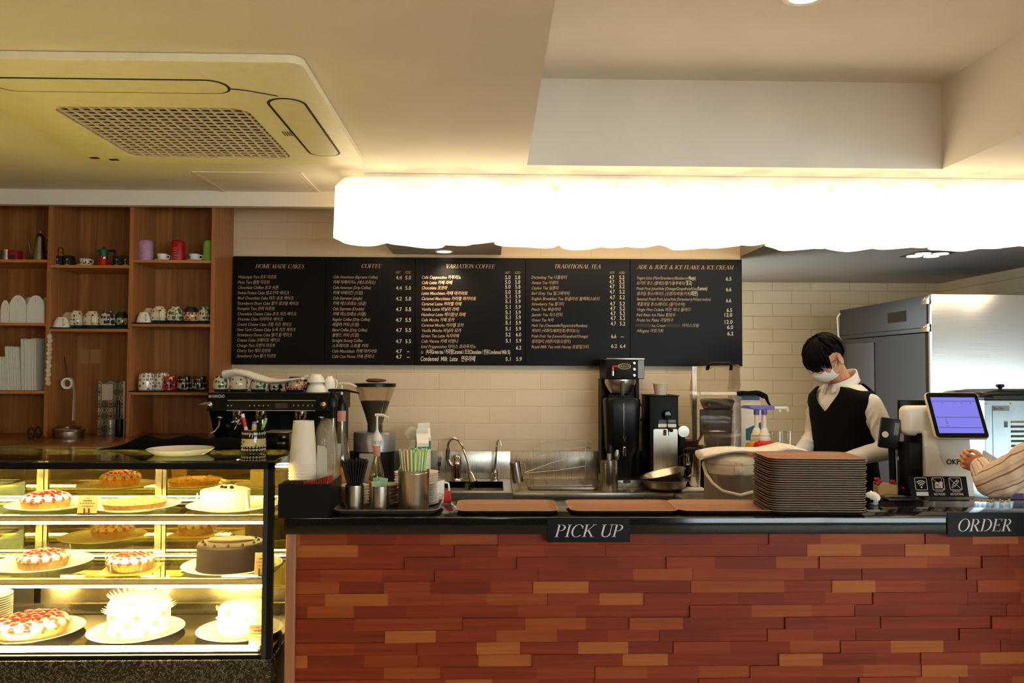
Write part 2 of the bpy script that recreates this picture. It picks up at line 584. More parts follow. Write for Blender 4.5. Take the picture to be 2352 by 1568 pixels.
def tile_wall(name, bw, rh, sx, sz, c1, c2, mortar):
    t = NT(name)
    tc = t.n('ShaderNodeTexCoord')
    sp = t.n('ShaderNodeSeparateXYZ'); t.l(tc.outputs['Object'], sp.inputs[0])
    ax = t.n('ShaderNodeMath', operation='ADD'); ax.inputs[1].default_value = sx
    ay = t.n('ShaderNodeMath', operation='ADD'); ay.inputs[1].default_value = sz
    t.l(sp.outputs['X'], ax.inputs[0]); t.l(sp.outputs['Z'], ay.inputs[0])
    cb = t.n('ShaderNodeCombineXYZ'); t.l(ax.outputs[0], cb.inputs[0]); t.l(ay.outputs[0], cb.inputs[1])
    br = t.n('ShaderNodeTexBrick')
    br.offset = 0.5; br.offset_frequency = 2; br.squash = 1.0
    br.inputs['Color1'].default_value = lin(c1); br.inputs['Color2'].default_value = lin(c2)
    br.inputs['Mortar'].default_value = lin(mortar)
    br.inputs['Scale'].default_value = 1.0
    br.inputs['Mortar Size'].default_value = 0.0035
    br.inputs['Mortar Smooth'].default_value = 0.6
    br.inputs['Brick Width'].default_value = bw
    br.inputs['Row Height'].default_value = rh
    t.l(cb.outputs[0], br.inputs['Vector'])
    t.l(br.outputs['Color'], t.b.inputs['Base Color'])
    t.b.inputs['Roughness'].default_value = 0.45
    iv = t.n('ShaderNodeMath', operation='SUBTRACT'); iv.inputs[0].default_value = 1.0
    t.l(br.outputs['Fac'], iv.inputs[1])
    nz = t.n('ShaderNodeTexNoise', Scale=45.0, Detail=2.0)
    t.l(tc.outputs['Object'], nz.inputs['Vector'])
    ml = t.n('ShaderNodeMath', operation='MULTIPLY_ADD'); ml.inputs[1].default_value = 0.12
    t.l(nz.outputs['Fac'], ml.inputs[0]); t.l(iv.outputs[0], ml.inputs[2])
    t.bump(ml.outputs[0], 0.55, 0.004)
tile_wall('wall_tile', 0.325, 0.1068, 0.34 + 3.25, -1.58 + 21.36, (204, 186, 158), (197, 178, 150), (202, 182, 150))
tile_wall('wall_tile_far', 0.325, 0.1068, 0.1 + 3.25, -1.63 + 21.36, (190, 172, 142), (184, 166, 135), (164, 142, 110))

def granite():
    t = NT('granite')
    v = t.obj()
    nz = t.n('ShaderNodeTexNoise', Scale=420.0, Detail=2.0)
    t.l(v, nz.inputs['Vector'])
    c = t.ramp(nz.outputs['Fac'], [(0.0, (8, 8, 9)), (0.60, (14, 14, 15)), (0.68, (52, 52, 52)), (0.8, (110, 108, 104))])
    t.l(c, t.b.inputs['Base Color'])
    t.b.inputs['Roughness'].default_value = 0.10
granite()

# ------------------------------------------------------------------ shell
YW, YF, XP = 5.30, 6.83, 1.29      # menu wall, far kitchen wall, end of the menu wall's lower part
CH = 2.65
struct(B().box(-4, -4, -0.1, 12.2, 7.2, 0), 'floor', 'floor_tile')
RX0, RX1, RY0, RY1 = 0.175, 2.33, 0.9, 4.20
b = B()
b.box(-4, -4, CH, RX0, 4.9, 3.12).box(RX1, -4, CH, 12.2, 4.9, 3.12).box(RX0, -4, CH, RX1, RY0, 3.12).box(RX0, RY1, CH, RX1, 4.9, 3.12)
b.box(-4, -4, 3.10, 12.2, 7.2, 3.25)
struct(b, 'ceiling', 'plaster')
# drop above the shelves, where ceiling meets the wall
struct(B().box(-4, 4.88, ZZ(475, 4.93, 300), 1.62, 4.935, 3.1), 'trim_1', 'plaster')
# lowered kitchen ceiling
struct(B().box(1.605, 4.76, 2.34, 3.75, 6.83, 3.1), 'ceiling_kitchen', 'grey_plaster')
# boxed duct in front of the menu wall
struct(B().box(XX(876, 4.76), 4.72, 2.34, XX(1152, 4.76), YW, 2.9), 'trim_2', 'plaster')
b = B()
b.box(-4, YW, 0, XP, YW + 0.14, 3.1).box(XP, YW, 1.66, 1.605, YW + 0.14, 3.1)
struct(b, 'wall_back', 'wall_tile')
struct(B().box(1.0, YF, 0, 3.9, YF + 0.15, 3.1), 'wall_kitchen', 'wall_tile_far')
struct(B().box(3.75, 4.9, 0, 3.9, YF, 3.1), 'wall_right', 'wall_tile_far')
struct(B().box(3.9, 4.9, 0, 12.2, 5.05, 3.1), 'wall_side', 'plaster')
struct(B().box(-4.15, -4, 0, -4, 7.0, 3.1), 'wall_left', 'brown_wall')
struct(B().box(12, -4, 0, 12.15, 5.0, 3.1), 'wall_dining', 'plaster')
b = B()
WX0, WX1, WZ0, WZ1 = 1.6, 11.6, 0.7, 2.6
b.box(-4, -4.2, 0, WX0, -4, 3.1).box(WX1, -4.2, 0, 12.2, -4, 3.1).box(WX0, -4.2, 0, WX1, -4, WZ0).box(WX0, -4.2, WZ1, WX1, -4, 3.1)
struct(b, 'wall_front', 'brown_wall')
b = B()
for i in range(5):
    x = WX0 + (WX1 - WX0) * i / 4
    b.box(x - .03, -4.14, WZ0, x + .03, -4.06, WZ1)
b.box(WX0, -4.14, WZ0, WX1, -4.06, WZ0 + .06).box(WX0, -4.14, WZ1 - .06, WX1, -4.06, WZ1)
w1 = struct(b, 'window_1', 'white_paint')
tag(B().box(WX0, -4.105, WZ0, WX1, -4.1, WZ1).build('window_pane', 'clear_pane', w1))
# steel corner strip at the end of the menu wall
struct(B().box(XP, YW - .004, 0.91, XP + .028, YW + .14, 1.655), 'trim_3', 'brushed_steel_up')

# ------------------------------------------------------------------ light
wd = bpy.data.worlds.new('world'); SC.world = wd
wd.use_nodes = True
bg = wd.node_tree.nodes['Background']
bg.inputs['Color'].default_value = (0.76, 0.90, 1.0, 1)
bg.inputs['Strength'].default_value = DAY
def area(name, loc, rot, sx, sy, e, c, portal=False, spread=180):
    d = bpy.data.lights.new(name, 'AREA'); d.shape = 'RECTANGLE'; d.size = sx; d.size_y = sy; d.energy = e; d.color = c
    d.spread = R(spread)
    o = bpy.data.objects.new(name, d); COL.objects.link(o); o.location = loc; o.rotation_euler = rot
    if portal: d.cycles.is_portal = True
    return o
area('window_portal', ((WX0 + WX1) / 2, -4.0, (WZ0 + WZ1) / 2), (R(-90), 0, 0), WX1 - WX0, WZ1 - WZ0, 1, (1, 1, 1), True)
def spot(name, loc, target, e, c, angle=70, blend=0.6, rad=0.03):
    d = bpy.data.lights.new(name, 'SPOT'); d.energy = e; d.color = c; d.spot_size = R(angle); d.spot_blend = blend; d.shadow_soft_size = rad
    o = bpy.data.objects.new(name, d); COL.objects.link(o); o.location = loc
    o.rotation_euler = (Vector(target) - Vector(loc)).to_track_quat('-Z', 'Y').to_euler()
    return o

SC.view_settings.view_transform = 'Standard'
SC.view_settings.look = 'None'
SC.view_settings.gamma = 1
SC.view_settings.exposure = EXPO
SC.view_settings.use_curve_mapping = False
SC.cycles.max_bounces = 8
SC.cycles.transparent_max_bounces = 24
SC.cycles.sample_clamp_indirect = 6
SC.cycles.caustics_reflective = False
SC.cycles.caustics_refractive = False
SC.cycles.use_denoising = True

glow('lamp_glass', (255, 226, 180), LAMP)
glow('lamp_shoulder', (255, 222, 172), 1.15)
glow('downlight_glow', (255, 232, 205), 12.0)
glow('strip_glow', (255, 222, 140), STRIP)

# downlights: (pixel, plane height, ...)
def downlight(label, c, z, r, e, target, angle, group=None):
    t = thing('downlight', label, 'ceiling light', (c.x, c.y, z))
    B().lathe([(r * .86, -.002), (r * 1.15, -.006), (r * 1.2, 0), (r * .86, 0)], 32).build('trim_ring', 'white_paint', t)
    B().cyl((0, 0, -.004), r * .85, .003, 32).build('lens', 'downlight_glow', t)
    spot('downlight_beam', (c.x, c.y, z - .03), target, e, (1, .78, .5), angle)
    return t
c = atz(1020, 577, 2.34)
downlight('small round downlight shining under the boxed duct above the menu', c, 2.34, .05, SPOT1, (c.x + .1, c.y + .42, 1.1), 100)
c = atz(1850, -10, 3.10)
downlight('round downlight in the raised ceiling recess at the top edge', c, 3.10, .075, 40, (c.x, c.y, 0), 110)
c = atz(2130, 583, 2.34)
t = thing('downlight_cluster', 'recessed light with four lenses in the dark kitchen ceiling', 'ceiling light', (c.x, c.y, 2.34))
B().box(-.12, -.12, -.006, .12, .12, 0, .004).build('trim_plate', 'dark_grey', t)
for sx in (-1, 1):
    for sy in (-1, 1):
        B().cyl((sx * .055, sy * .055, -.010), .045, .005, 24).build('lens', 'downlight_glow', t)
spot('downlight_beam', (c.x, c.y, 2.30), (c.x, c.y, 0), 6, (1, .9, .75), 90)
# further ceiling lights of the room, behind the camera
for x, y in ((-2.2, -1.5), (0.2, -2), (3.2, -1.5), (6, 0), (4.0, 2.2)):
    spot('room_light', (x, y, 2.6), (x, y, 0), ROOM, (1, .86, .68), 130, 0.8, .08)

for x, y in ((-2.6, 0.2), (-0.9, -0.6), (2.6, -0.4)):  # added fill lights without fixtures, to brighten the ceiling
    d = bpy.data.lights.new('ceiling_fill', 'POINT'); d.energy = CEIL_FILL; d.color = (1, .84, .62); d.shadow_soft_size = .12
    o = bpy.data.objects.new('ceiling_fill', d); COL.objects.link(o); o.location = (x, y, 1.95)
# ------------------------------------------------------------------ ceiling lamp of wavy glass shades
LY = 4.47
lx0 = XX(770, 4.34) + .13
lamp = thing('ceiling_lamp', 'long glowing ceiling lamp of wavy white glass shades over the counter', 'ceiling lamp', (lx0, LY, CH))
B().box(-.0, -.07, -.022, .297 * 13 + .06, .13, 0, .004).build('canopy', 'white_paint', lamp)
for i in range(14):
    ph = [0.4, 2.3, 1.2, 3.4, 0.9][i % 5]
    ph2 = [1.0, 2.8, 0.2, 4.0][i % 4]
    def ol(s, z, ph=ph, ph2=ph2):
        o = []
        for q in range(48):
            a = 2 * PI * q / 48
            w = 1 + .16 * math.cos(3 * a + ph)
            o.append((s * .162 * math.cos(a) * w, s * .168 * math.sin(a) * (1 + .22 * math.cos(3 * a + ph2)), z))
        return o
    dz = [0, -.010, 0, -.014, -.004][i % 5]
    h = .322 + [.0, .012, -.012, .010, .014][i % 5]
    B().loft([ol(1.03, -h - .03), ol(1.01, -h * .7 - .03), ol(.985, -.085 + dz)], cap=True).build('glass_shade', 'lamp_glass', lamp, 60, loc=(i * .297, 0, 0))
    B().loft([ol(.985, -.0845 + dz), ol(.90, -.066 + dz), ol(.76, -.042 + dz), ol(.64, -.030 + dz), ol(.50, -.0245 + dz), ol(.25, -.0235 + dz)]).build('shade_shoulder', 'lamp_shoulder', lamp, 60, loc=(i * .297, 0, 0))
    if i % 1 == 0:
        def ol2(s, z, ph=ph, ph2=ph2):
            return [(x + .0, y, zz) for x, y, zz in ol(s, z, ph + 2, ph2 + 1.5)]
        if i < 13:
            B().loft([ol2(.78, -h - .022), ol2(.78, -.16), ol2(.72, -.125), ol2(.5, -.11)]).build('glass_shade', 'lamp_glass', lamp, 60, loc=(i * .297 + .1485, .02, 0))

# ------------------------------------------------------------------ air conditioner
AZ = 2.62
ax0, ax1, ay0, ay1 = -1.955, -.640, 2.74, 4.12
acx, acy = (ax0 + ax1) / 2, (ay0 + ay1) / 2
mat('ac_white', (232, 222, 186), 0.45, var=0.02)
ac = thing('ceiling_air_conditioner', 'square white ceiling cassette air conditioner with a lattice grille', 'air conditioner', (acx, acy, CH - .0012))
def rrect(x0, y0, x1, y1, r, n=6):
    o = []
    for cx, cy, a0 in ((x1 - r, y1 - r, 0), (x0 + r, y1 - r, 90), (x0 + r, y0 + r, 180), (x1 - r, y0 + r, 270)):
        for q in range(n + 1):
            a = R(a0 + 90 * q / n)
            o.append((cx + r * math.cos(a), cy + r * math.sin(a)))
    return o
def local(p): return (p[0] - acx, p[1] - acy)
def ring_loft(b, outer, inner, z, z2=None):
    z2 = z if z2 is None else z2
    a = [(x, y, z) for x, y in outer]; c_ = [(x, y, z2) for x, y in inner]
    b.loft([a, c_], cap=False)
def L(poly): return [local(p) for p in poly]
gx0, gx1, gy0, gy1 = -1.725, -.965, 3.22, 3.99
b = B()
N_ = 8
out0 = L(rrect(ax0, ay0, ax1, ay1, .05, N_)); out1 = L(rrect(ax0 + .012, ay0 + .012, ax1 - .012, ay1 - .012, .05, N_))
gin = L(rrect(gx0, gy0, gx1, gy1, .07, N_))
b.loft([[(x, y, 0) for x, y in out0], [(x, y, -.027) for x, y in out0], [(x, y, -.031) for x, y in out1], [(x, y, -.032) for x, y in gin], [(x, y, 0.0) for x, y in gin]], cap=False)
b.build('panel', 'ac_white', ac, 30)
# flaps, each with its dark slot
mat('slot_dark', (30, 26, 20), 0.6, var=0)
for (x0, y0, x1, y1) in ((-1.80, 2.90, -.95, 3.045), (-.865, 3.09, -.715, 3.93)):
    b = B(); r = min(x1 - x0, y1 - y0) * .48
    b.prism(L(rrect(x0, y0, x1, y1, r, 8)), -.0335, -.028)
    f = b.build('slot', 'slot_dark', ac)
    b = B(); b.prism(L(rrect(x0 + .012, y0 + .008, x1 - .010, y1 - .008, r - .008, 8)), -.0345, -.030)
    b.build('flap', 'ac_white', f)
b = B()
for xa, ya, xb, yb in ((-.955, 2.985, -.90, 3.00), (-.90, 3.00, -.80, 3.06)):
    b.face([(xa - acx, ya - acy, -.0336), (xb - acx, yb - acy, -.0336), (xb - acx, yb - acy + .010, -.0336), (xa - acx, ya - acy + .010, -.0336)])
b.build('seam', 'slot_dark', ac)
mat('grille_white', (214, 200, 170), 0.5, var=0)
b = B(); n = 18
for i in range(n):
    x = gx0 + (gx1 - gx0) * (i + .5) / n
    b.box(x - acx - .0040, gy0 - acy + .004, -.0315, x - acx + .0040, gy1 - acy - .004, -.025)
    y = gy0 + (gy1 - gy0) * (i + .5) / n
    b.box(gx0 - acx + .004, y - acy - .0028, -.0313, gx1 - acx - .004, y - acy + .0028, -.026)
b.build('grille', 'grille_white', ac)
mat('filter_brown', (72, 52, 34), 0.9, var=0.1)
B().prism(gin, -.006, -.003).build('filter', 'filter_brown', ac)
# maker's mark and sensor window
b = B()
p = atz(662, 306, AZ - .002)
for q in range(4): b.box(p.x - acx - .02 + q * .010, p.y - acy - .03, -.034, p.x - acx - .016 + q * .010, p.y - acy + .03, -.0325)
b.build('maker_mark', 'dark_grey', ac)
for px, py in ((262, 365), (217, 361)):
    p = atz(px, py, AZ)
    B().box(p.x - acx - .02, p.y - acy - .012, -.034, p.x - acx + .02, p.y - acy + .012, -.0325).build('sensor', 'black_plastic', ac)
# ceiling access hatch
h0, h1, h2, h3 = atz(440, 393, CH), atz(688, 391, CH), atz(742, 447, CH), atz(522, 447, CH)
hx0, hx1, hy0, hy1 = (h0.x + h3.x) / 2, (h1.x + h2.x) / 2, h0.y, h2.y
ht = thing('access_hatch', 'flush square access hatch in the ceiling beside the air conditioner', 'hatch', ((hx0 + hx1) / 2, (hy0 + hy1) / 2, CH))
w, d = (hx1 - hx0) / 2, (hy1 - hy0) / 2
b = B()
b.box(-w, -d, -.006, w, -d + .025, 0).box(-w, d - .025, -.006, w, d, 0).box(-w, -d + .025, -.006, -w + .025, d - .025, 0).box(w - .025, -d + .025, -.006, w, d - .025, 0)
b.build('frame', 'plaster', ht)
B().box(-w + .029, -d + .029, -.004, w - .029, d - .029, 0).build('panel', 'plaster', ht)
p = atz(620, 446, CH)
B().box(.05, d - .028, -.012, .075, d - .008, -.0055).build('latch', 'slot_dark', ht)
# ------------------------------------------------------------------ menu boards
t = NT('menu_black')
t.b.inputs['Base Color'].default_value = lin((7, 5, 5))
t.b.inputs['Roughness'].default_value = 0.38
t.b.inputs['Specular IOR Level'].default_value = 0.11
mat('menu_letters', (150, 128, 104), 0.7, var=0.0)
mat('menu_heading', (192, 166, 136), 0.7, var=0.0)
mat('chalk_white', (188, 178, 164), 0.8, var=0.0)
mat('blackout_tape', (30, 28, 25), 0.7, var=0.0)
YB = 5.268
glyphs('ABCDEFGHIJKLMNOPQRSTUVWXYZabcdefghijklmnopqrstuvwxyz0123456789 .,/()-%&호두타르트플럼초코쉬폰밤고구마케이크머드딸기생크림박치즈티라미수뉴욕돔레오렌지체리카페아메에스프소드립칸싱글더블귤커피랜트롱콘파나루노떼키토멜바닐헤이즐넛모녹차비엔푸연유다링쌈실얼그잉쉬퍼복숭자민허국화민인보생과일몽로밀요거쥬플베망고계절수버진팥빙과키위포가마얄크림')
def c1(x, y): return 520 + x / 5.345, 580 + y / 5.345
def c2(x, y): return 940 + x / 5.345, 580 + y / 5.345
def c3(x, y): return 1340 + x / 5.808, 580 + y / 5.808
bz1 = ZZ(592, YB, 1120); bz0 = ZZ(839, YB, 1120)
edges = [XX(q, YB, 715) for q in (534, 747, 953, 1206.5, 1447.5, 1705)]
def board(i, label):
    t = thing('menu_board', label, 'menu board', ((edges[i] + edges[i + 1]) / 2, YB, bz0))
    w = edges[i + 1] - edges[i]
    B().box(-w / 2 + .0008, 0, 0, w / 2 - .0008, .022, bz1 - bz0, .0015, 1).build('panel', 'menu_black', t)
    return t
def text_at(b, t, s, conv, x0, x1, y, size=.0285, shear=.22, weight=0.012):
    me = txtmesh(s, 1.0, weight)
    xs = [v.co.x for v in me.vertices]
    w = max(xs) - min(xs)
    p0 = at(*conv(x0, y), YB - .001); p1 = at(*conv(x1, y), YB - .001)
    sx = (p1.x - p0.x) / (w + .12)
    b.mesh(me, XZ(p0.x - t.location.x - min(xs) * sx, -.0012, p0.z - t.location.z, sx, size, shear * size))
    bpy.data.meshes.remove(me)
def heading(t, s, conv, x0, x1, y, h=9.2):
    b = B()
    p0 = at(*conv(x0, y), YB); p1 = at(*conv(x1, y), YB)
    serif(b, s, p0.x - t.location.x, -.0014, p0.z - t.location.z, h * k(YB), (p1.x - p0.x) * .985, slant=.26)
    b.build('heading_lettering', 'menu_heading', t, 0, fix=False)
def prices(b, t, conv, rows, size=.034):
    for s, x0, x1, y in rows:
        if s == '-':
            p0 = at(*conv(x0, y - 12), YB); p1 = at(*conv(x1, y - 12), YB)
            b.box(p0.x - t.location.x, -.002, p0.z - t.location.z, p1.x - t.location.x, -.001, p0.z - t.location.z + .004)
        else:
            text_at(b, t, s, conv, x0, x1, y, size, 0.02, 0.014)
b1 = board(0, 'leftmost black menu panel listing home made cakes')
heading(b1, 'HOME MADE CAKES', c1, 355, 960, 190)
cakes = ['Walnutpie Tart 호두 타르트', 'Plum Tart 플럼 타르트', 'Chocolate Chiffon 초코 쉬폰', 'Sweet Potato Cake 밤고구마 케이크', 'Mud Chocolate Cake 머드 초코 케이크', 'Strawberry Short Cake 딸기 생크림 케이크', 'Pumpkin Tart 호박 타르트', 'Chocolate Cheese Cake 초코 치즈 케이크', 'Tiramisu Cake 티라미수 케이크', 'Cream Cheese Cake 크림 치즈 케이크', 'New York Cheese Cake 뉴욕 치즈 케이크', 'Strawberry Dome Cake 딸기 돔 케이크', 'Crepes Cake 크레이프 케이크', 'Orange Tart 오렌지 타르트', 'Cherry Tart 체리 타르트', 'Strawberry Tart 딸기 타르트']
ends = [615, 535, 640, 770, 825, 885, 595, 860, 695, 800, 850, 805, 655, 600, 545, 610]
b = B()
for i, (s, e) in enumerate(zip(cakes, ends)):
    text_at(b, b1, s, c1, 140 - i, e, 315 + 64.6 * i, .0265)
b.build('menu_lettering', 'menu_letters', b1, 0, fix=False)
b2 = board(1, 'black menu panel listing coffees, second panel from the left')
heading(b2, 'COFFEE', c1, 1652, 1905, 188)
cof = [('Cafe Americano (Espresso Coffee)', 1860), ('카페 아메리카노 (에스프레소)', 1830), ('Cafe American (Drip Coffee)', 1775), ('카페 아메리칸 (드립)', 1678), ('Cafe Espresso (single)', 1668), ('카페 에스프레소 (싱글)', 1718), ('Cafe Espresso (Double)', 1690), ('카페 에스프레소 (더블)', 1716), ('Regular Coffee (Drip Coffee)', 1765), ('레귤러 커피 (드립)', 1630), ('Blend Coffee (Drip Coffee)', 1730), ('블랜드 커피 (드립)', 1628), ('Straight Strong Coffee', 1675), ('스트레이트 스트롱 커피', 1740), ('Cafe Macchiato 카페 마키아토', 1850), ('Cafe Con Panna 카페 콘파나', 1815)]
b = B()
for i, (s, e) in enumerate(cof):
    text_at(b, b2, s, c1, 1310 - i * 1.2, e, 315 + 65 * i, .0265)
text_at(b, b2, 'HOT', c1, 2078, 2138, 256, .022); text_at(b, b2, 'ICED', c1, 2195, 2265, 256, .022)
b.build('menu_lettering', 'menu_letters', b2, 0, fix=False)
b = B()
rw = []
for s1, s2, y in (('4.4', '5.0', 328), ('4.4', '5.0', 455), ('4.2', '5.0', 587), ('4.7', '5.5', 717), ('4.7', '5.5', 848), ('4.7', '5.5', 972), ('4.7', '5.5', 1110), ('4.7', '-', 1232), ('4.7', '-', 1300)):
    rw += [(s1, 2080, 2160, y), (s2, 2197 if s2 != '-' else 2215, 2273 if s2 != '-' else 2250, y)]
prices(b, b2, c1, rw)
b.build('price_lettering', 'chalk_white', b2, 0, fix=False)
b3 = board(2, 'black menu panel listing variation coffees, middle one of five')
heading(b3, 'VARIATION COFFEE', c2, 442, 1057, 190)
va = [('Cafe Cappuccino 카푸치노', 640), ('Cafe Latte 카페 라떼', 527), ('Chocolate 코코아', 468), ('Latte Macchiato 라떼 마키아토', 718), ('Caramel Macchiato 카라멜 마키아토', 822), ('Caramel Latte 카라멜 라떼', 640), ('Vanilla Latte 바닐라 라떼', 608), ('Hazelnut Latte 헤이즐넛 라떼', 690), ('Cafe Mocha 카페 모카', 556), ('Caramel Mocha 카라멜 모카', 670), ('Vanilla Mocha 바닐라 모카', 640), ('Green Tea Latte 녹차라떼', 610), ('Cafe Vienna 카페 비엔나', 602), ('Iced Frappuccino 아이스 프라푸치노', 822)]
b = B()
for i, (s, e) in enumerate(va):
    text_at(b, b3, s, c2, 150 - i * .4, e, 319 + 65.4 * i, .0275)
text_at(b, b3, 'Ic', c2, 142, 176, 1237, .0265)
text_at(b, b3, 'HOT', c2, 1177, 1238, 260, .022); text_at(b, b3, 'ICED', c2, 1295, 1366, 260, .022)
b.build('menu_lettering', 'menu_letters', b3, 0, fix=False)
b = B(); rw = []
ph = ['5.0'] * 4 + ['5.1'] * 7 + ['5.2', '5.1']; pi = ['5.8'] * 4 + ['5.9'] * 7 + ['6.0', '5.9', '6.2']
ys = [325, 382, 440, 503, 560, 620, 688, 755, 816, 882, 955, 1027, 1103, 1188]
for i, y in enumerate(ys):
    if i < 13: rw.append((ph[i], 1176 + i * .6, 1250, y))
    rw.append((pi[i], 1298 + i, 1368 + i, y))
rw += [('5.1', 1182, 1252, 1328), ('5.9', 1312, 1388, 1328)]
prices(b, b3, c2, rw)
text_at(b, b3, '(녹차Green tea / 카라멜Caramel / 초코Chocolate / 연유Condensed Milk %)', c2, 203, 1242, 1240, .036, .02)
text_at(b, b3, 'Condensed  Milk  Latte   연유라떼', c2, 137, 812, 1328, .040, .1)
b.build('price_lettering', 'chalk_white', b3, 0, fix=False)
b4 = board(3, 'black menu panel listing traditional teas, fourth panel from the left')
heading(b4, 'TRADITIONAL TEA', c2, 1775, 2357, 192)
te = [('Darjeeling Tea 다즐링티', 1935), ('Assam Tea 아쌈티', 1828), ('Ceylon Tea 실론티', 1832), ('Earl Grey Tea 얼그레이티', 1968), ('English Breakfast Tea 잉글리쉬 블랙퍼스트티', 2335), ('Strawberry Tea 딸기티', 1898), ('Peach Tea 복숭아티', 1858), ('Jasmin Tea 자스민티', 1880), ('Green Tea 녹차', 1775), ('Herb Tea (Chamomile/Peppermint/Rooibos)', 2188), ('허브티 (국화티/페퍼민트/루이보스)', 2090), ('Fresh Fruit Tea (Lemon/Grapefruit/Orange)', 2195), ('생과일티 (레몬/자몽/오렌지)', 1985), ('Royal Milk Tea with Honey 로얄밀크티', 2203)]
b = B()
for i, (s, e) in enumerate(te):
    text_at(b, b4, s, c2, 1500, e, 319 + 65.6 * i, .0265)
text_at(b, b4, 'HOT', c3, 350, 415, 283, .022); text_at(b, b4, 'ICED', c3, 478, 554, 283, .022)
b.build('menu_lettering', 'menu_letters', b4, 0, fix=False)
b = B(); rw = []
for i, y in enumerate([353, 413, 475, 545, 620, 704, 768, 834, 898, 970]):
    rw += [('4.7', 345 + i * 2, 415 + i * 3, y), ('5.2', 478 + i * .8, 555 + i * 1.2, y)]
rw += [('6.6', 370, 445, 1140), ('-', 497, 540, 1140), ('6.2', 370, 455, 1270), ('6.4', 488, 568, 1270)]
prices(b, b4, c3, rw)
b.build('price_lettering', 'chalk_white', b4, 0, fix=False)
b5 = board(4, 'rightmost black menu panel listing ade, juice, ice flake and ice cream')
heading(b5, 'ADE & JUICE & ICE FLAKE & ICE CREAM', c3, 715, 2015, 217)
ju = [('Yogurt Juice (Plain/Strawberry/Blueberry/', 1400, 355), ('요거트 쥬스 (플레인/딸기/블루베리/', 1362, 425), ('Fresh Fruit Juice/Ade (Orange/Grapefruit/Kiwi)', 1530, 496), ('생과일 쥬스/에이드 (오렌지/자몽/키위)', 1440, 565), ('Seasonal Fresh Fruit Juice/Ade (Strawberry/Watermelon)', 1702, 636), ('계절과일 쥬스/에이드 (딸기/수박)', 1358, 706), ('Virgin Pina Colada 버진 피나 콜라다', 1433, 777), ('Red Bean Ice Flake 팥빙수', 1232, 847), ('Fruits Ice Flake 과일빙수', 1205, 917), ('Affogato 아포가토', 1070, 1060)]
b = B()
for s, e, y in ju:
    text_at(b, b5, s, c3, 708, e, y, .0265)
text_at(b, b5, '/ Ice Cream', c3, 880, 1100, 990, .0265); text_at(b, b5, '아이스크림', c3, 1312, 1540, 990, .0265)
b.build('menu_lettering', 'menu_letters', b5, 0, fix=False)
b = B()
prices(b, b5, c3, [('6.5', 1900, 1982, 373), ('6.6', 1903, 1980, 515), ('6.6', 1903, 1978, 662), ('6.5', 1912, 1990, 790), ('12.0', 1882, 1993, 853), ('12.0', 1884, 1998, 947), ('6.0', 1917, 2005, 1018), ('6.2', 1920, 2008, 1103)])
text_at(b, b5, 'Mango)', c3, 1404, 1500, 360, .034, .1); text_at(b, b5, '망고)', c3, 1372, 1450, 428, .034, .02)
text_at(b, b5, '/Lemon)', c3, 1520, 1655, 500, .034, .1); text_at(b, b5, '레몬)', c3, 1435, 1530, 570, .034, .02)
b.build('price_lettering', 'chalk_white', b5, 0, fix=False)
b = B()
for x0, x1 in ((693, 880), (1108, 1292)):
    p0 = at(*c3(x0, 990), YB); p1 = at(*c3(x1, 950), YB)
    b.box(p0.x - b5.location.x, -.0016, p0.z - b5.location.z, p1.x - b5.location.x, -.0004, p1.z - b5.location.z)
b.build('cover_strip', 'blackout_tape', b5)
# ------------------------------------------------------------------ shelf wall
YS0, YS1 = 4.95, 5.295
ztop = ZZ(470, YS0, 300)
CABZ = 1.196
xd = [XX(q, YS0, 740) for q in (109.5, 298, 487)]
sx_left = -3.2
sh = thing('wall_shelf', 'tall open wooden shelf unit full of cups and tins on the left', 'shelf', (0, 0, CABZ))
TH = .024
def sbox(name, m, x0, y0, z0, x1, y1, z1, bev=.0015):
    return B().box(x0, y0, z0 - CABZ, x1, y1, z1 - CABZ, bev, 1).build(name, m, sh)
sbox('back_panel', 'shelf_wood', sx_left, YS1 - .012, CABZ, xd[2], YS1, 2.9, 0)
for x in [sx_left] + xd:
    sbox('side_panel', 'shelf_wood', x - TH / 2, YS0, CABZ, x + TH / 2, YS1, 2.9)
SZ = {}
def shelf(bay, py, key):
    xa = ([sx_left] + xd)[bay] + TH / 2; xb = xd[bay] - TH / 2
    z = ZZ(py, YS0, 300)
    sbox('shelf', 'shelf_edge', xa, YS0 + .004, z - .017, xb, YS1 - .012, z)
    SZ[key] = z
for bay, py, key in ((0, 597, 'a1'), (0, 742, 'a2'), (0, 898, 'a3'), (1, 609, 'b1'), (1, 755, 'b2'), (2, 596, 'c1'), (2, 743, 'c2'), (2, 900, 'c3')):
    shelf(bay, py, key)
SZ['b4'] = SZ['a4'] = CABZ
cab = thing('base_cabinet', 'low wooden cabinet with a worktop under the shelf unit', 'cabinet', (0, 0, 0))
B().box(sx_left, 4.33, 1.166, -1.655, YS1, CABZ - .0005, .003).build('worktop', 'top_wood', cab)
B().box(sx_left, 4.37, 0, -1.67, YS1 - .01, 1.166).build('body', 'shelf_wood', cab)
for x in (-2.9, -2.3):
    B().box(x, 4.352, .1, x + .57, 4.37, 1.12, .003).build('door', 'shelf_edge', cab)

def put(name, label, cat, px, z, Y, group=None, rz=0):
    return thing(name, label, cat, (XX(px, Y, 850), Y, z), rz, group)
YI = 5.06
kk = k(YI)
